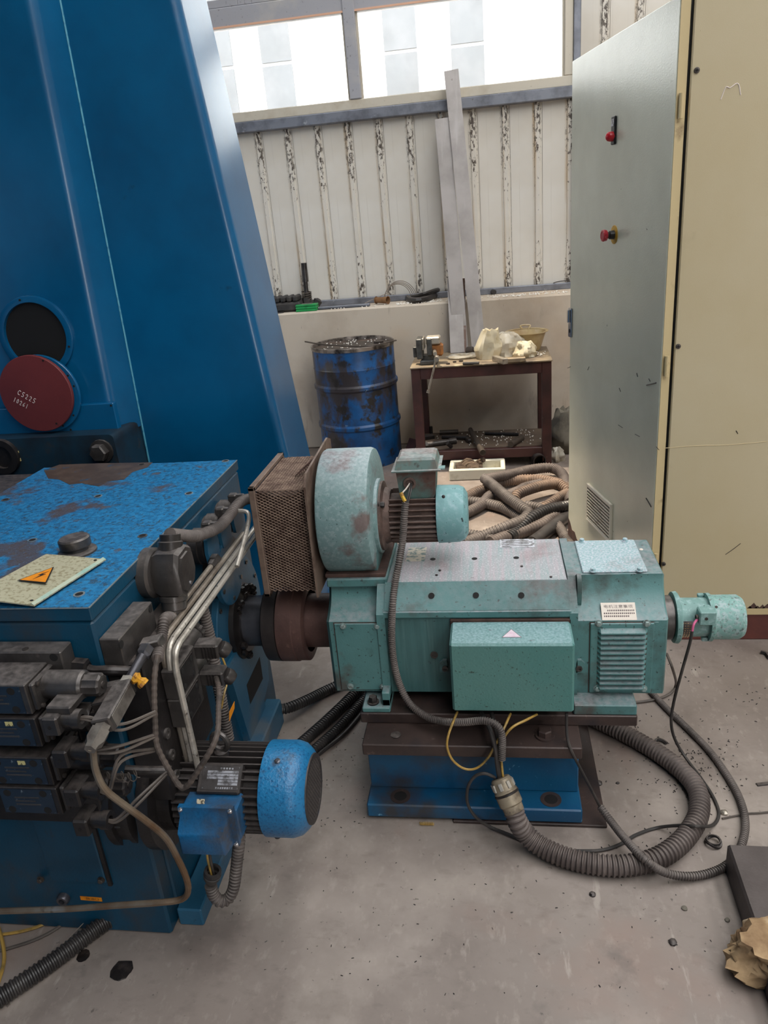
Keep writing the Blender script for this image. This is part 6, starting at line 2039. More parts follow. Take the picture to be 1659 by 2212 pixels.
gm = MB()
RG = PR - .033
k = .0125
for i in range(-12, 13):
    for s in (-1, 1):
        # strands at +-30 degrees
        d = Vector((0, cos(RAD(60)) * s, sin(RAD(60))))
        nn = Vector((0, -d.z, d.y))
        off = i * k * .72
        if abs(off) >= RG:
            continue
        hl = sqrt(RG * RG - off * off)
        c = Vector((xg, PY, PZ)) + nn * off
        gm.cyl(c - d * hl, c + d * hl, .0026, 5)
obj('fan_grille', gm, M_PUMPFIN, pm, 'dark perforated fan grille', kind='stuff')
obj('grille_rim', MB().lathe((xg - .004, PY, PZ), (1, 0, 0), [(0, RG + .004), (.007, RG + .003), (.007, RG - .008), (0, RG - .008)], 48, False, False), M_PUMPFIN, pm)
for px, py, yy in ((588, 1612, PY - .05), (600, 1795, PY - .06)):
    c = P(px, py, Y=yy)
    d = Vector((0, c.y - PY, c.z - PZ)).normalized()
    c = Vector((c.x, PY, PZ)) + d * (PR - .001)
    obj('cowl_screw', MB().lathe(c, d, [(0, .007), (.003, .007), (.005, .004)], 14), M_SHAFT, pm)
# front flange and bell housing at the left
obj('bell_housing', MB().lathe((px0 - .17, PY, PZ), (1, 0, 0), [(0, .145), (.02, .145), (.022, .135), (.045, .135), (.047, .14), (.06, .14), (.07, .115), (.13, .104), (.15, .104)], 48), M_OILDARK, pm)
obj('pump_ring', MB().lathe((GX + .002, PY, PZ), (1, 0, 0), [(0, .15), (.03, .15)], 40), M_OILDARK, pm)
for a in (30, 60, 95, 150, 330):
    c = Vector((px0 - .148, PY - .128 * sin(RAD(a)), PZ + .128 * cos(RAD(a))))
    obj('flange_bolt', MB().hexbolt(c, (1, 0, 0), .009, .016, False), M_OILSTEEL, pm)
# terminal box
ta, tb_ = P(380, 1780, Y=1.225), P(488, 1780, Y=1.225)
tz1, tz0 = P(440, 1728, Y=1.275).z, P(440, 1843, Y=1.225).z
XA, XB_ = ta.x, tb_.x
tbx = obj('terminal_box_base', MB().box(XA - .004, XB_ + .012, 1.262, PY - .08, tz0 + .002, tz1 - .014, .005), M_PUMPBOX, pm)
hood = [[Vector((x, 1.262, z)) for x, z in ((XA - .002, tz0), (XB_ + .010, tz0), (XB_ + .010, tz1), (XA - .002, tz1))],
        [Vector((x, 1.250, z)) for x, z in ((XA - .002, tz0), (XB_ + .010, tz0), (XB_ + .010, tz1), (XA - .002, tz1))],
        [Vector((x, 1.248, z)) for x, z in ((XA + .004, tz0 + .008), (XB_ - .002, tz0 + .008), (XB_ - .002, tz1 - .012), (XA + .004, tz1 - .012))],
        [Vector((x, 1.212, z)) for x, z in ((XA + .006, tz0 + .010), (XB_ - .008, tz0 + .010), (XB_ - .008, tz1 - .040), (XA + .006, tz1 - .040))],
        [Vector((x, 1.207, z)) for x, z in ((XA + .011, tz0 + .015), (XB_ - .013, tz0 + .015), (XB_ - .013, tz1 - .046), (XA + .011, tz1 - .046))]]
hd_ = obj('terminal_box_hood', MB().rings(hood), M_PUMPBOX, pm, 'grimy blue terminal box hood', angle=50)
for x in (XA + .004, XB_ + .003):
    for z in (tz0 + .006, tz1 - .006):
        obj('hood_screw', MB().lathe((x, 1.250, z), (0, -1, 0), [(0, .006), (.003, .006), (.005, .003)], 14), M_CHROME, hd_)
c = P(433, 1732, Y=1.222)
obj('hood_tag', MB().quad(c + Vector((-.009, -.002, -.004)), c + Vector((.009, -.002, -.004)), c + Vector((.009, .004, .004)), c + Vector((-.009, .004, .004)), .0006), mat('pale_tag2', S(196, 186, 160), .5, 0, [(S(90, 84, 70), 150, .5, .56, 3)]), hd_)
# nameplate pad and plate (45 degrees up, towards the camera)
pn = Vector((0, -.62, .78)).normalized()
pu = Vector((0, .78, .62)).normalized()
pc_ = P(460, 1671, Y=PY - .105)
pc_ = Vector((pc_.x, PY, PZ)) + pn * .112
PMx = frame_mtx(pc_, Vector((1, 0, 0)), pu)
obj('nameplate_pad', MB().box(-.058, .048, -.036, .034, -.05, 0, .004).xf(PMx), M_PUMPFIN, pm)
nm = obj('nameplate', MB().box(-.046, .046, -.028, .026, 0, .0012).xf(PMx), M_NAMEPLATE, pm, 'worn dark nameplate with pale lines')
for r_ in range(5):
    x0_ = -.034 if r_ < 3 else -.006
    obj('print_line', MB().box(x0_ + .003 * r_ * 0, .042, .010 - r_ * .0068, .0155 - r_ * .0068, .0012, .0016).xf(PMx), M_NAMELINE, nm)
dots = MB()
for j in range(8):
    dots.box(-.010 + j * .0055, -.0065 + j * .0055, -.0255, -.0215, .0012, .0016)
for j in range(5):
    dots.box(-.004 + j * .007, .0 + j * .007, .0185, .0225, .0012, .0016)
obj('print_marks', dots.xf(PMx), M_NAMELINE, nm, kind='stuff')
for x in (-.042, .042):
    for y in (-.024, .022):
        obj('rivet', MB().lathe(PMx @ Vector((x, y, .0012)), pn, [(0, .0018), (.001, .0012)], 8), M_CHROME, nm)
# eye bolt
eb_ = P(478, 1618, Y=PY)
eb_ = Vector((eb_.x, PY, PZ + .105))
obj('eye_bolt_boss', MB().lathe(eb_ - Vector((0, 0, .01)), (0, 0, 1), [(0, .018), (.014, .018), (.018, .012)], 20), M_PUMPFIN, pm)
tor = MB().tube([eb_ + Vector((.021 * sin(a), -.005 * sin(a), .030 - .024 * cos(a))) for a in [2 * pi * q / 18 for q in range(19)]], .007, 8, smooth=False, caps=False)
obj('eye_bolt', tor, M_OILSTEEL, pm, 'lifting eye bolt')
# ================================================================== HOSES AND CABLES
def hose(name, pts, r, m, label, cat='hose', corr=None, group=None, n=12):
    o = obj(name, MB().tube(pts, r, n, corr=corr), m)
    return tag(o, label, cat, group)


def floor_pts(lst, r):
    return [P(px, py, Z=(z if z is not None else r)) for px, py, z in [(q + (None,))[:3] if len(q) == 2 else q for q in lst]]


# conduit from the blower down the front of the motor
BF = FY - .018
pts = [P(876, 1086, Y=AY - .100), P(873, 1120, Y=AY - .112), P(870, 1165, Y=AY - .118), P(862, 1215, Y=1.885), P(853, 1262, Y=1.862), P(848, 1310, Y=BF), P(846, 1370, Y=BF - .002), P(850, 1425, Y=BF - .003), P(862, 1475, Y=BF - .008), P(884, 1518, Y=BF - .03), P(918, 1546, Y=1.765), P(955, 1558, Y=1.735), P(1000, 1560, Y=1.70), P(1045, 1557, Y=1.68), P(1072, 1566, Y=1.67), P(1084, 1590, Y=1.667), P(1084, 1640, Y=1.66)]
hose('blower_conduit', pts, .0108, M_CONDUIT, 'thin ribbed conduit hanging from the blower down across the teal motor', 'conduit', (.0062, .0022))

# gland and thick conduit on the floor
ga, gb2 = P(1080, 1680, Y=1.655), P(1108, 1745, Y=1.615)
gd = (gb2 - ga).normalized()
gt = thing('cable_gland', 'large dirty metal cable gland hanging below the terminal box', 'cable gland', gb2)
obj('top_nut', MB().lathe(ga, gd, [(0, .024), (.004, .028), (.034, .031), (.036, .033), (.040, .033)], 24), mat('gland_metal', S(150, 138, 118), .45, .3, [(S(90, 78, 66), 24, .45, .66, 5)]), gt)
for a in range(8):
    u_, w_ = frame_of(gd)
    dd = u_ * cos(a * pi / 4) + w_ * sin(a * pi / 4)
    c = ga + gd * .020 + dd * .029
    obj('grip_lug', MB().box(-.005, .005, -.010, .010, -.002, .004, .001).xf(frame_mtx(c, gd.cross(dd), gd)), M_PIPE, gt)
obj('o_ring', MB().lathe(ga + gd * .040, gd, [(0, .030), (.002, .035), (.006, .035), (.008, .030)], 28), M_OILDARK, gt)
obj('lower_nut', MB().lathe(ga + gd * .047, gd, [(0, .033), (.026, .033), (.030, .029), (.048, .028)], 24), MATS['gland_metal'], gt)
cr0 = ga + gd * .085
TR = .0285
pts = [cr0, P(1118, 1775, Y=1.60), P(1135, 1800, Z=.06), P(1165, 1826, Z=.036), P(1215, 1850, Z=TR), P(1280, 1866, Z=TR), P(1350, 1870, Z=TR), P(1420, 1854, Z=TR), P(1475, 1815, Z=TR), P(1508, 1762, Z=TR), P(1508, 1712, Z=TR), P(1480, 1672, Z=TR), P(1430, 1632, Z=TR), P(1378, 1600, Z=TR), P(1330, 1575, Z=TR), P(1285, 1553, Z=TR), P(1240, 1530, Z=TR)]
hose('thick_conduit', pts, TR, M_CONDUIT_BIG, 'thick brown grey ribbed conduit looping over the floor from the cable gland', 'conduit', (.0125, .0042), n=18)

# thin conduit loop at the right, its cable going up to the terminal box
tr_ = .0112
pts = [P(1404, 1492, Z=tr_), P(1440, 1530, Z=tr_), P(1490, 1578, Z=tr_), P(1535, 1625, Z=tr_), P(1580, 1690, Z=tr_), P(1603, 1740, Z=tr_), P(1610, 1785, Z=tr_), P(1600, 1830, Z=tr_), P(1578, 1862, Z=tr_), P(1545, 1882, Z=tr_), P(1495, 1893, Z=tr_ + .004), P(1440, 1886, Z=.03), P(1395, 1858, Z=.066), P(1350, 1812, Z=.05), P(1318, 1772, Z=.045), P(1296, 1742, Z=.06)]
hose('floor_conduit', pts, tr_, M_CONDUIT, 'slim ribbed conduit curving round the right side over the thick one', 'conduit', (.0072, .0026))
pts = [P(1297, 1744, Z=.06), P(1278, 1706, Y=1.70), P(1255, 1662, Y=1.69), P(1236, 1625, Y=1.685), P(1227, 1600, Y=1.70), P(1224, 1570, Y=1.72), P(1224, 1540, Y=1.73)]
hose('black_cable', pts, .0042, M_BLACKRUB, 'thin dark cable dropping from the terminal box into the slim conduit', 'cable', n=7)
# tacho cable: pink tip, then black
pts = [P(1507, 1337, Y=AY - .07), P(1499, 1348, Y=AY - .085), P(1495, 1365, Y=AY - .09)]
hose('pink_wire', pts, .0035, M_PINKWIRE, 'short pink wire at the tachogenerator connection box', 'wire', n=7)
pts = [P(1495, 1363, Y=AY - .09), P(1490, 1390, Y=AY - .09), P(1473, 1450, Y=AY - .08), P(1457, 1510, Y=AY - .06), P(1450, 1555, Y=AY - .06), P(1456, 1592, Z=.08), P(1478, 1632, Z=.02), P(1515, 1682, Z=.005), P(1542, 1724, Z=.005), P(1553, 1758, Z=.005), P(1540, 1782, Z=.012), P(1508, 1785, Z=.064), P(1470, 1783, Z=.040), P(1420, 1788, Z=.006), P(1375, 1803, Z=.006), P(1335, 1826, Z=.006), P(1295, 1837, Z=.006), P(1240, 1838, Z=.02)]
hose('black_cable', pts, .0046, M_BLACKRUB, 'black cable hanging from the tachogenerator and trailing over the floor', 'cable', n=8)
pts = [P(1440, 1412, Y=2.2), P(1453, 1445, Y=2.15), P(1460, 1478, Z=.03), P(1448, 1498, Z=.006), P(1420, 1510, Z=.006), P(1385, 1516, Z=.006), P(1340, 1520, Z=.006)]
hose('grey_cable', pts, .0045, M_GREYCABLE, 'thin grey cable curving behind the right end of the motor', 'cable', n=7)
pts = [P(1070, 1680, Y=1.655), P(1048, 1671, Y=1.655), P(1026, 1677, Y=1.655), P(1011, 1700, Y=1.655), P(1010, 1735, Y=1.655), P(1028, 1765, Y=1.655), P(1060, 1787, Z=.012), P(1095, 1801, Z=.006), P(1130, 1815, Z=.006)]
hose('black_cable', pts, .0046, M_BLACKRUB, 'thin black cable looping in front of the blue pedestal', 'cable', n=8)
hose('floor_cable', [P(1560, 1768, Z=.004), P(1600, 1760, Z=.004), P(1619, 1757, Z=.004), P(1640, 1756, Z=.004), P(1675, 1752, Z=.004)], .0028, M_GREYCABLE, 'thin pale cord leaving the picture at the right', 'cord', n=6)
# wires under the terminal box
hose('yellow_wire', [P(988, 1538, Y=1.74), P(978, 1562, Y=1.70), P(968, 1590, Y=1.675), P(966, 1615, Y=1.672), P(978, 1642, Y=1.672), P(1002, 1660, Y=1.672), P(1028, 1660, Y=1.672), P(1052, 1640, Y=1.672), P(1072, 1606, Y=1.672), P(1088, 1575, Y=1.69), P(1103, 1541, Y=1.74)], .0034, M_YELLOW_WIRE, 'yellow wire hanging in a loop below the terminal box', 'wire', n=7)
hose('yellow_wire', [P(1160, 1543, Y=1.74), P(1135, 1556, Y=1.70), P(1108, 1570, Y=1.678), P(1090, 1592, Y=1.672), P(1083, 1625, Y=1.668), P(1084, 1655, Y=1.66), P(1088, 1690, Y=1.652)], .0034, M_YELLOW_WIRE, 'yellow wire running from the terminal box into the cable gland', 'wire', n=7)
hose('black_lead', [P(1040, 1540, Y=1.75), P(1058, 1575, Y=1.69), P(1070, 1615, Y=1.668), P(1074, 1650, Y=1.66), P(1080, 1690, Y=1.652)], .0068, M_BLACKRUB, 'left one of the two black leads entering the cable gland', 'cable', n=8)
hose('black_lead', [P(1062, 1541, Y=1.75), P(1072, 1578, Y=1.70), P(1079, 1620, Y=1.676), P(1084, 1690, Y=1.656)], .0060, M_BLACKRUB, 'right one of the two black leads entering the cable gland', 'cable', n=8)

# black hoses between the pump motor and the teal motor
hose('black_hose', [P(590, 1532, Z=.05), P(620, 1530, Z=.045), P(660, 1514, Z=.035), P(700, 1494, Z=.022), P(735, 1478, Z=.022), P(800, 1450, Z=.022)], .020, M_CONDUIT_BLACK, 'black ribbed hose running from the worn blue rail under the teal motor', 'hose', (.0105, .0035))
hose('black_hose', [P(610, 1640, Z=.022), P(650, 1606, Z=.022), P(700, 1562, Z=.022), P(740, 1524, Z=.022), P(775, 1490, Z=.022), P(830, 1440, Z=.022)], .020, M_CONDUIT_BLACK, 'left of two black ribbed hoses crossing the floor behind the pump motor', 'hose', (.0105, .0035))
hose('black_hose', [P(640, 1655, Z=.018), P(680, 1618, Z=.018), P(725, 1578, Z=.018), P(765, 1535, Z=.018), P(800, 1495, Z=.018), P(850, 1440, Z=.018)], .017, M_CONDUIT_BLACK, 'right of two black ribbed hoses crossing the floor behind the pump motor', 'hose', (.0100, .0032))
hose('flat_black_cable', [P(650, 1665, Z=.010), P(690, 1628, Z=.010), P(740, 1588, Z=.010), P(775, 1548, Z=.010), P(800, 1515, Z=.010)], .007, M_BLACKRUB, 'smooth black cable lying beside the black ribbed hoses', 'cable')

# pump motor conduit: ring gland, wires and U-bend
rg0, rg1 = P(460, 1880, Y=1.25), P(455, 1912, Y=1.25)
gl_ = thing('hose_gland', 'black ribbed gland collar on the hose under the pump terminal box', 'cable gland', rg1)
dgl = (rg1 - rg0).normalized()
obj('collar', MB().lathe(rg0, dgl, [(0, .014), (0, .020), (.008, .021), (.009, .018), (.013, .018), (.014, .021), (.022, .020), (.023, .016), (.034, .015)], 24, False, True), M_CONDUIT_BLACK, gl_)
pts = [rg1, P(461, 1932, Y=1.25), P(474, 1946, Y=1.25), P(492, 1942, Y=1.26), P(504, 1920, Y=1.27), P(509, 1888, Y=1.28), P(513, 1850, Y=1.29), P(517, 1815, Y=1.30), P(516, 1790, Y=1.33)]
hose('pump_conduit', pts, .0148, M_CONDUIT, 'dark ribbed hose bent in a U below the pump motor', 'conduit', (.0085, .0028))
for i, mm in enumerate((M_YELLOW_WIRE, M_BLACKRUB)):
    hose('pump_wire', [P(447 + 6 * i, 1843, Y=1.25), P(450 + 6 * i, 1862, Y=1.248), P(457 + 5 * i, 1890, Y=1.25)], .003, mm, ('yellow', 'black')[i] + ' wire from the pump terminal box into its hose gland', 'wire', n=6)

# conduits from the elbow fitting
pts = [up0 + Vector((0, .012, .036)), P(418, 1158, X=GX + .066), P(442, 1152, X=GX + .075), P(470, 1140, X=GX + .085), P(492, 1118, X=GX + .09), P(510, 1094, X=GX + .095), P(528, 1080, X=GX + .10), P(552, 1076, X=GX + .11)]
hose('side_conduit', pts, .0165, M_CONDUIT, 'dusty ribbed conduit rising from the elbow fitting along the gearbox', 'conduit', (.0085, .0030))
e1 = dn0 + Vector((0, -.014, -.056))
pts = [e1, P(357, 1335, X=GX + .07), P(351, 1368, X=GX + .078), P(344, 1400, X=GX + .09), P(339, 1425, X=GX + .10)]
hose('side_conduit', pts, .0135, M_CONDUIT, 'short ribbed conduit dropping from the elbow fitting beside the steel pipes', 'conduit', (.0080, .0028))
pts = [P(340, 1415, Y=1.30), P(334, 1460, Y=1.27), P(333, 1510, Y=1.25), P(335, 1560, Y=1.235), P(337, 1600, Y=1.225), P(346, 1628, Y=1.22), P(366, 1664, Y=1.215), P(388, 1698, Y=1.21), P(404, 1698, Y=1.21), P(424, 1670, Y=1.215), P(446, 1636, Y=1.225), P(464, 1602, Y=1.24), P(471, 1572, Y=1.27), P(472, 1530, Y=1.33), P(473, 1490, Y=1.40), P(466, 1462, Y=1.50)]
hose('wrapped_harness', pts, .0068, mat('wrapped_cable', S(84, 74, 68), .7, 0, [(S(52, 46, 42), 18, .45, .62, 5), (S(120, 108, 100), 40, .62, .74, 4)]), 'tape-wrapped cable harness looping down in front of the pump motor', 'cable', (.014, .0010), n=10)
hose('dark_conduit', [P(428, 1280, X=GX + .05), P(440, 1325, X=GX + .052), P(452, 1375, X=GX + .055), P(462, 1425, X=GX + .06), P(471, 1475, X=GX + .062), P(482, 1535, X=GX + .066), P(494, 1600, X=GX + .07)], .017, M_CONDUIT, 'dark ribbed conduit running down the gearbox side behind the grey plugs', 'conduit', (.0085, .0030))
hose('thin_brown_wire', [P(470, 1400, X=GX + .10), P(484, 1430, X=GX + .11), P(492, 1465, X=GX + .11), P(484, 1500, X=GX + .11), P(478, 1530, X=GX + .10)], .0028, M_YELLOW_WIRE, 'thin brown wire hanging beside the dark side conduit', 'wire', n=6)
ob = obj('orange_sticker', MB().quad(P(495, 1538, X=GX + .1), P(506, 1515, X=GX + .1), P(506, 1530, X=GX + .1), P(495, 1558, X=GX + .1), .001), M_ORANGE)
tag(ob, 'small orange warning tag hanging on the dark side conduit', 'tag')

# cables from the valve plugs to the harness
ends = [(336, 1540), (334, 1590), (334, 1620), (360, 1670)]
mids = [(262, 1572), (262, 1618), (262, 1640), (300, 1730)]
names = ['topmost', 'second', 'third', 'lowest']
for i in range(4):
    a = conn_out[i]
    b = P(*ends[i], Y=1.225)
    mdl = P(*mids[i], Y=1.16)
    for j in range(2):
        off = Vector((0, -.003 * j, .008 - .012 * j))
        hose('plug_cable', [a + Vector((-.01, 0, 0)), a + Vector((.018, 0, .0)) + off * .5, mdl + off, b + off * .4], .0034, M_GREYCABLE, '%s cable of the pair from the %s valve plug to the wrapped harness' % (('upper', 'lower')[j], names[i]), 'cable', n=6)
# curly thin wire
cw = MB()
cpts = []
c0, c1 = P(232, 1680, Y=1.17), P(300, 1672, Y=1.19)
for i in range(70):
    t = i / 69
    p = c0.lerp(c1, t)
    cpts.append(p + Vector((.006 * cos(t * 30), 0, .013 * sin(t * 30) + .006 * sin(t * 7))))
tag(obj('curly_wire', MB().tube(cpts, .0012, 4, smooth=False), M_GREYCABLE), 'curly thin wire dangling below the valve plugs', 'wire')
hp = obj('cross_pipe', MB().tube([P(170, 1437, Y=1.27), P(200, 1448, Y=1.27), P(240, 1448, Y=1.27), P(300, 1450, Y=1.30)], .011, 10).lathe(P(160, 1440, Y=1.27), (1, 0, -.1), [(0, .02), (.03, .02), (.034, .014)], 6), M_OILDARK)
tag(hp, 'dark horizontal pipe with a nut below the manifold bar', 'pipe')
hp = obj('cross_pipe', MB().tube([P(270, 1662, Y=1.24), P(310, 1664, Y=1.25), P(370, 1664, Y=1.27)], .010, 10), M_OILDARK)
tag(hp, 'dark horizontal pipe behind the wrapped harness', 'pipe')

# bottom left corner
hose('floor_hose', [P(-60, 2200, Z=.022), P(0, 2155, Z=.022), P(70, 2108, Z=.022), P(140, 2058, Z=.022), P(205, 2008, Z=.022), P(260, 1972, Z=.022), P(330, 1930, Z=.022)], .0225, M_CONDUIT_BLACK, 'thick black ribbed hose in the dark bottom left corner', 'hose', (.0115, .0038), n=14)
hose('floor_wire', [P(-40, 2020, Z=.006), P(10, 2018, Z=.006), P(70, 2006, Z=.006), P(120, 1984, Z=.006), P(150, 1960, Z=.006)], .0042, M_YELLOW_WIRE, 'pale wire on the floor in the bottom left corner', 'wire', n=6)
hose('floor_wire', [P(-40, 2062, Z=.006), P(20, 2048, Z=.006), P(80, 2028, Z=.006), P(130, 2000, Z=.006), P(160, 1965, Z=.006)], .0042, M_GREYCABLE, 'grey wire on the floor beside the thick black hose', 'wire', n=6)
hose('floor_wire', [P(-5, 2000, Z=.02), P(6, 2040, Z=.012), P(8, 2080, Z=.006), P(-6, 2130, Z=.006)], .0048, M_YELLOW_WIRE, 'yellow wire end at the left picture edge', 'wire', n=6)
hose('thin_stalk', [P(204, 1970, Z=.03), P(120, 2056, Z=.003)], .0012, M_WIREGREY, 'straight fine wire slanting from the drain pipe to the floor', 'wire', n=5)

# pile of dusty conduits by the cabinet --------------------------------------------
HR = .034
pile = [
    ([(1049, 1036, .10), (1075, 1030, .09), (1100, 1026, .08), (1145, 1015, .07), (1190, 1011, .06), (1214, 1024, .05), (1222, 1050, .036), (1232, 1085, .036)], M_CONDUIT_BIG, 'dark conduit arching round the back of the hose pile', .034),
    ([(1047, 1034, .10), (1066, 1049, .105), (1097, 1075, .105), (1124, 1094, .10), (1141, 1108, .09), (1130, 1123, .08), (1092, 1139, .07), (1040, 1160, .036), (1000, 1175, .036)], M_CONDUIT, 'conduit folded to a sharp V on top of the hose pile', .033),
    ([(995, 1082, .036), (1014, 1071, .036), (1032, 1062, .04), (1055, 1054, .045), (1080, 1042, .045), (1130, 1036, .04), (1170, 1037, .036), (1205, 1044, .036), (1240, 1060, .036)], M_CONDUIT_TAN, 'tan conduit arching inside the pile behind the V fold', .034),
    ([(990, 1115, .036), (1014, 1105, .036), (1040, 1090, .04), (1060, 1070, .05), (1085, 1073, .045), (1118, 1061, .036), (1136, 1052, .036), (1170, 1044, .036)], M_CONDUIT_BIG, 'brown conduit crossing the left of the hose pile', .032),
    ([(985, 1082, .036), (1014, 1083, .036), (1052, 1088, .036), (1092, 1099, .036), (1124, 1118, .036), (1150, 1140, .036)], M_CONDUIT, 'grey conduit passing under the V fold at floor level', .032),
    ([(1112, 1078, .06), (1118, 1068, .075), (1135, 1060, .08), (1172, 1049, .08), (1205, 1046, .07), (1228, 1060, .05)], M_CONDUIT_TAN, 'pale tan conduit catching the light at the right of the pile', .033),
    ([(1135, 1092, .05), (1160, 1096, .05), (1175, 1104, .045), (1190, 1118, .036), (1200, 1140, .036)], M_CONDUIT, 'short grey conduit bend in the middle of the pile', .030),
    ([(1100, 1160, .036), (1123, 1143, .05), (1152, 1117, .085), (1184, 1101, .095), (1216, 1095, .09), (1240, 1092, .06)], M_CONDUIT_BLACK, 'black conduit rising over the front of the hose pile', .034),
    ([(1060, 1172, .036), (1094, 1159, .036), (1131, 1148, .04), (1170, 1133, .05), (1192, 1119, .055), (1220, 1105, .05)], M_CONDUIT_BIG, 'brown conduit along the front edge of the hose pile', .034),
    ([(1150, 1172, .036), (1172, 1156, .036), (1194, 1138, .04), (1218, 1119, .04), (1240, 1100, .036)], M_CONDUIT_BLACK, 'smooth black hose at the right front of the hose pile', .034),
    ([(985, 1150, .03), (1012, 1154, .03), (1040, 1158, .03), (1070, 1168, .03)], M_CONDUIT, 'grey conduit end peeping out behind the blower cowl', .028),
    ([(1168, 1100, .036), (1190, 1086, .05), (1212, 1072, .05), (1235, 1060, .036)], M_CONDUIT_TAN, 'short tan conduit lying across the right of the pile', .030),
    ([(1205, 1135, .04), (1214, 1148, .036), (1226, 1168, .036), (1250, 1195, .036)], M_CONDUIT, 'grey conduit running under the rusted door corner', .028),
]
for pts, mm, lb, r in pile:
    smooth_black = lb.startswith('smooth')
    hose('floor_conduit', [P(x, y, Z=max(z, r)) for x, y, z in pts], r, mm, lb, 'conduit', None if smooth_black else (.017, .0042), 'dusty conduits piled by the cabinet', n=14)

# ================================================================== FLOOR CLUTTER
b0, b1 = P(1566, 1878, Z=0), P(1620, 2046, Z=0)
best = min([.02 + .002 * i for i in range(80)], key=lambda h: (P(1577, 1824, Z=h) - Vector((b0.x, b0.y, h))).length)
BH = best
ed = (b1 - b0).normalized()
nx = Vector((-ed.y, ed.x, 0))
if nx.x < 0:
    nx = -nx
blk = MB()
L_ = .42
ring = [Vector((0, 0, 0)), ed * L_, ed * L_ + nx * .5, nx * .5 - ed * .01]
blk.rings([[b0 + p for p in ring], [b0 + p + Vector((0, 0, BH - .008)) for p in ring], [b0 + p + (sum(ring, Vector()) / 4 - p).normalized() * .006 + Vector((0, 0, BH)) for p in ring]])
tag(obj('iron_block', blk, M_BLOCK, angle=25), 'heavy dark grey iron block at the right edge of the floor', 'block')
wd = MB()
wc_ = P(1662, 2095, Z=0)
rs = []
for i in range(17):
    t = i / 16
    ringp = []
    for k in range(30):
        a = 2 * pi * k / 30
        q = Vector((cos(a) * 1.3, sin(a) * 1.3, t * 2.2))
        s = (.62 + .38 * sin(pi * min(1, t * .8 + .12))) * (1 + .34 * noise.noise(q) + .20 * noise.noise(q * 3 + Vector((0, 0, 3))) + .10 * noise.noise(q * 7))
        ringp.append(wc_ + Vector((.092 * s * cos(a), .066 * s * sin(a), max(.001, .10 * t + .012 * noise.noise(q * 2.5)))))
    rs.append(ringp)
wd.rings(rs)
tag(obj('wood_chunk', wd, M_WOOD, angle=40), 'splintered piece of pale wood in front of the iron block', 'wood')
# ring, nuts, swarf
rc_ = P(1541, 1818, Z=.008)
tag(obj('wire_ring', MB().tube([rc_ + Vector((.019 * cos(a), .019 * sin(a), .004 * sin(2 * a))) for a in [2 * pi * q / 20 for q in range(21)]], .004, 6, smooth=False).tube([rc_ + Vector((.017 * cos(a), .017 * sin(a), .006)) for a in [2 * pi * q / 20 for q in range(21)]], .003, 6, smooth=False), M_OILDARK), 'small black wire ring on the floor beside the thick conduit', 'ring')
for px, py, r, lb, mm in ((1280, 1933, .008, 'dark flat nut alone on the floor in front of the thick conduit', M_OILDARK), (1453, 2037, .009, 'dark lump of grit on the bare floor left of the iron block', M_OILDARK), (1478, 1963, .007, 'small grey pebble on the floor left of the iron block', M_STONE), (1571, 1988, .006, 'tiny grey nut right beside the iron block', M_STONE), (1293, 1693, .010, 'dark lump on the floor right of the blue pedestal', M_OILDARK), (1564, 1757, .010, 'pale nut on the floor between the conduits', M_TOOLBRIGHT), (1334, 1692, .005, 'small dark crumb inside the conduit loop', M_OILDARK), (180, 2065, .016, 'dark oily lump on the floor by the thick black hose', M_GUNK), (262, 2098, .026, 'black oil-soaked clump on the dark floor at the lower left', M_GUNK)):
    c = P(px, py, Z=0)
    fl_ = .14 if mm is M_GUNK else 1
    mb = MB().lathe(c, (0, 0, 1), [(0, r), (r * .5 * fl_, r * 1.05), (r * .9 * fl_, r * .6), (r * fl_, .001)], 11)
    mb.v = [p + Vector((noise.noise(p * 190) * r * .3, noise.noise(p * 170 + Vector((3, 0, 0))) * r * .3, 0)) for p in mb.v]
    tag(obj('floor_crumb', mb, mm), lb, 'debris')
sp_ = P(918, 1779, Z=.006)
hx2 = []
for i in range(64):
    t = i / 63
    a = t * 2 * pi * 9
    hx2.append(sp_ + Vector((-.016 + .042 * t, .0045 * cos(a), .0045 * sin(a))))
tag(obj('coil_spring', MB().tube(hx2, .0012, 4, smooth=False), M_YELLOW_WIRE), 'small brass coil spring on the floor in front of the pedestal', 'spring')
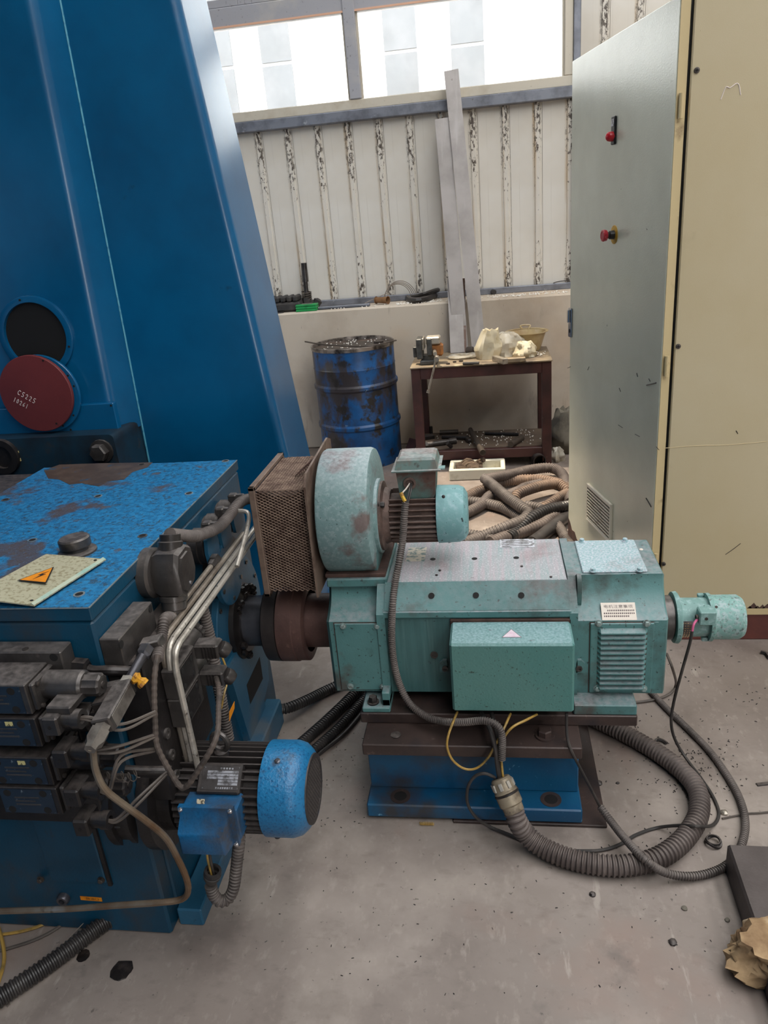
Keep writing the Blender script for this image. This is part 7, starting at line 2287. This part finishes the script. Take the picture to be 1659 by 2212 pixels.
tag(obj('metal_offcut', rotbox(P(1652, 1694, Z=0), .05, .012, .004, .2, .001), M_OILDARK), 'dark strip offcut on the floor at the right edge', 'offcut')
tag(obj('curved_offcut', MB().tube([P(1643, 1409, Z=.005), P(1655, 1412, Z=.005), P(1662, 1422, Z=.005)], .008, 6), M_OILDARK), 'curved dark offcut on the floor below the cabinet plinth', 'offcut')
tag(obj('curved_offcut', MB().tube([P(1415, 1605, Z=.006), P(1420, 1597, Z=.009), P(1432, 1600, Z=.006), P(1440, 1606, Z=.004)], .006, 6), M_OILDARK), 'curled dark metal shaving on the floor by the thick conduit', 'offcut')
sw = MB()
r5 = random.Random(11)


def chip(px, py, s):
    c = P(px, py, Z=.001)
    a = r5.uniform(0, 6.28)
    l, w, h = s * r5.uniform(.8, 2.6), s * r5.uniform(.5, 1), s * r5.uniform(.3, .8)
    sw.box(-l / 2, l / 2, -w / 2, w / 2, 0, h).xf(Matrix.Identity(4)) if False else sw.add([c + Vector((x * cos(a) - y * sin(a), x * sin(a) + y * cos(a), z)) for x, y, z in ((-l / 2, -w / 2, 0), (l / 2, -w / 2, 0), (l / 2, w / 2, 0), (-l / 2, w / 2, 0), (-l / 4, 0, h), (l / 4, 0, h))], [(0, 1, 5, 4), (2, 3, 4, 5), (1, 2, 5), (3, 0, 4), (3, 2, 1, 0)])


for i in range(150):
    chip(r5.gauss(1500, 45), r5.gauss(1655, 45), .0035)
for i in range(120):
    chip(r5.uniform(1290, 1600), r5.uniform(1570, 1860), .003)
for i in range(90):
    chip(r5.uniform(560, 800), r5.uniform(1560, 1790), .0028)
for i in range(90):
    chip(r5.uniform(500, 1659), r5.uniform(1800, 2150), .0026)
for i in range(40):
    chip(r5.uniform(1440, 1659), r5.uniform(1400, 1560), .004)
for i in range(30):
    chip(r5.gauss(1350, 25), r5.gauss(1570, 12), .004)
o = obj('metal_swarf', sw, M_OILDARK, kind='stuff')
tag(o, 'dark metal swarf and grit scattered over the concrete floor', 'swarf')
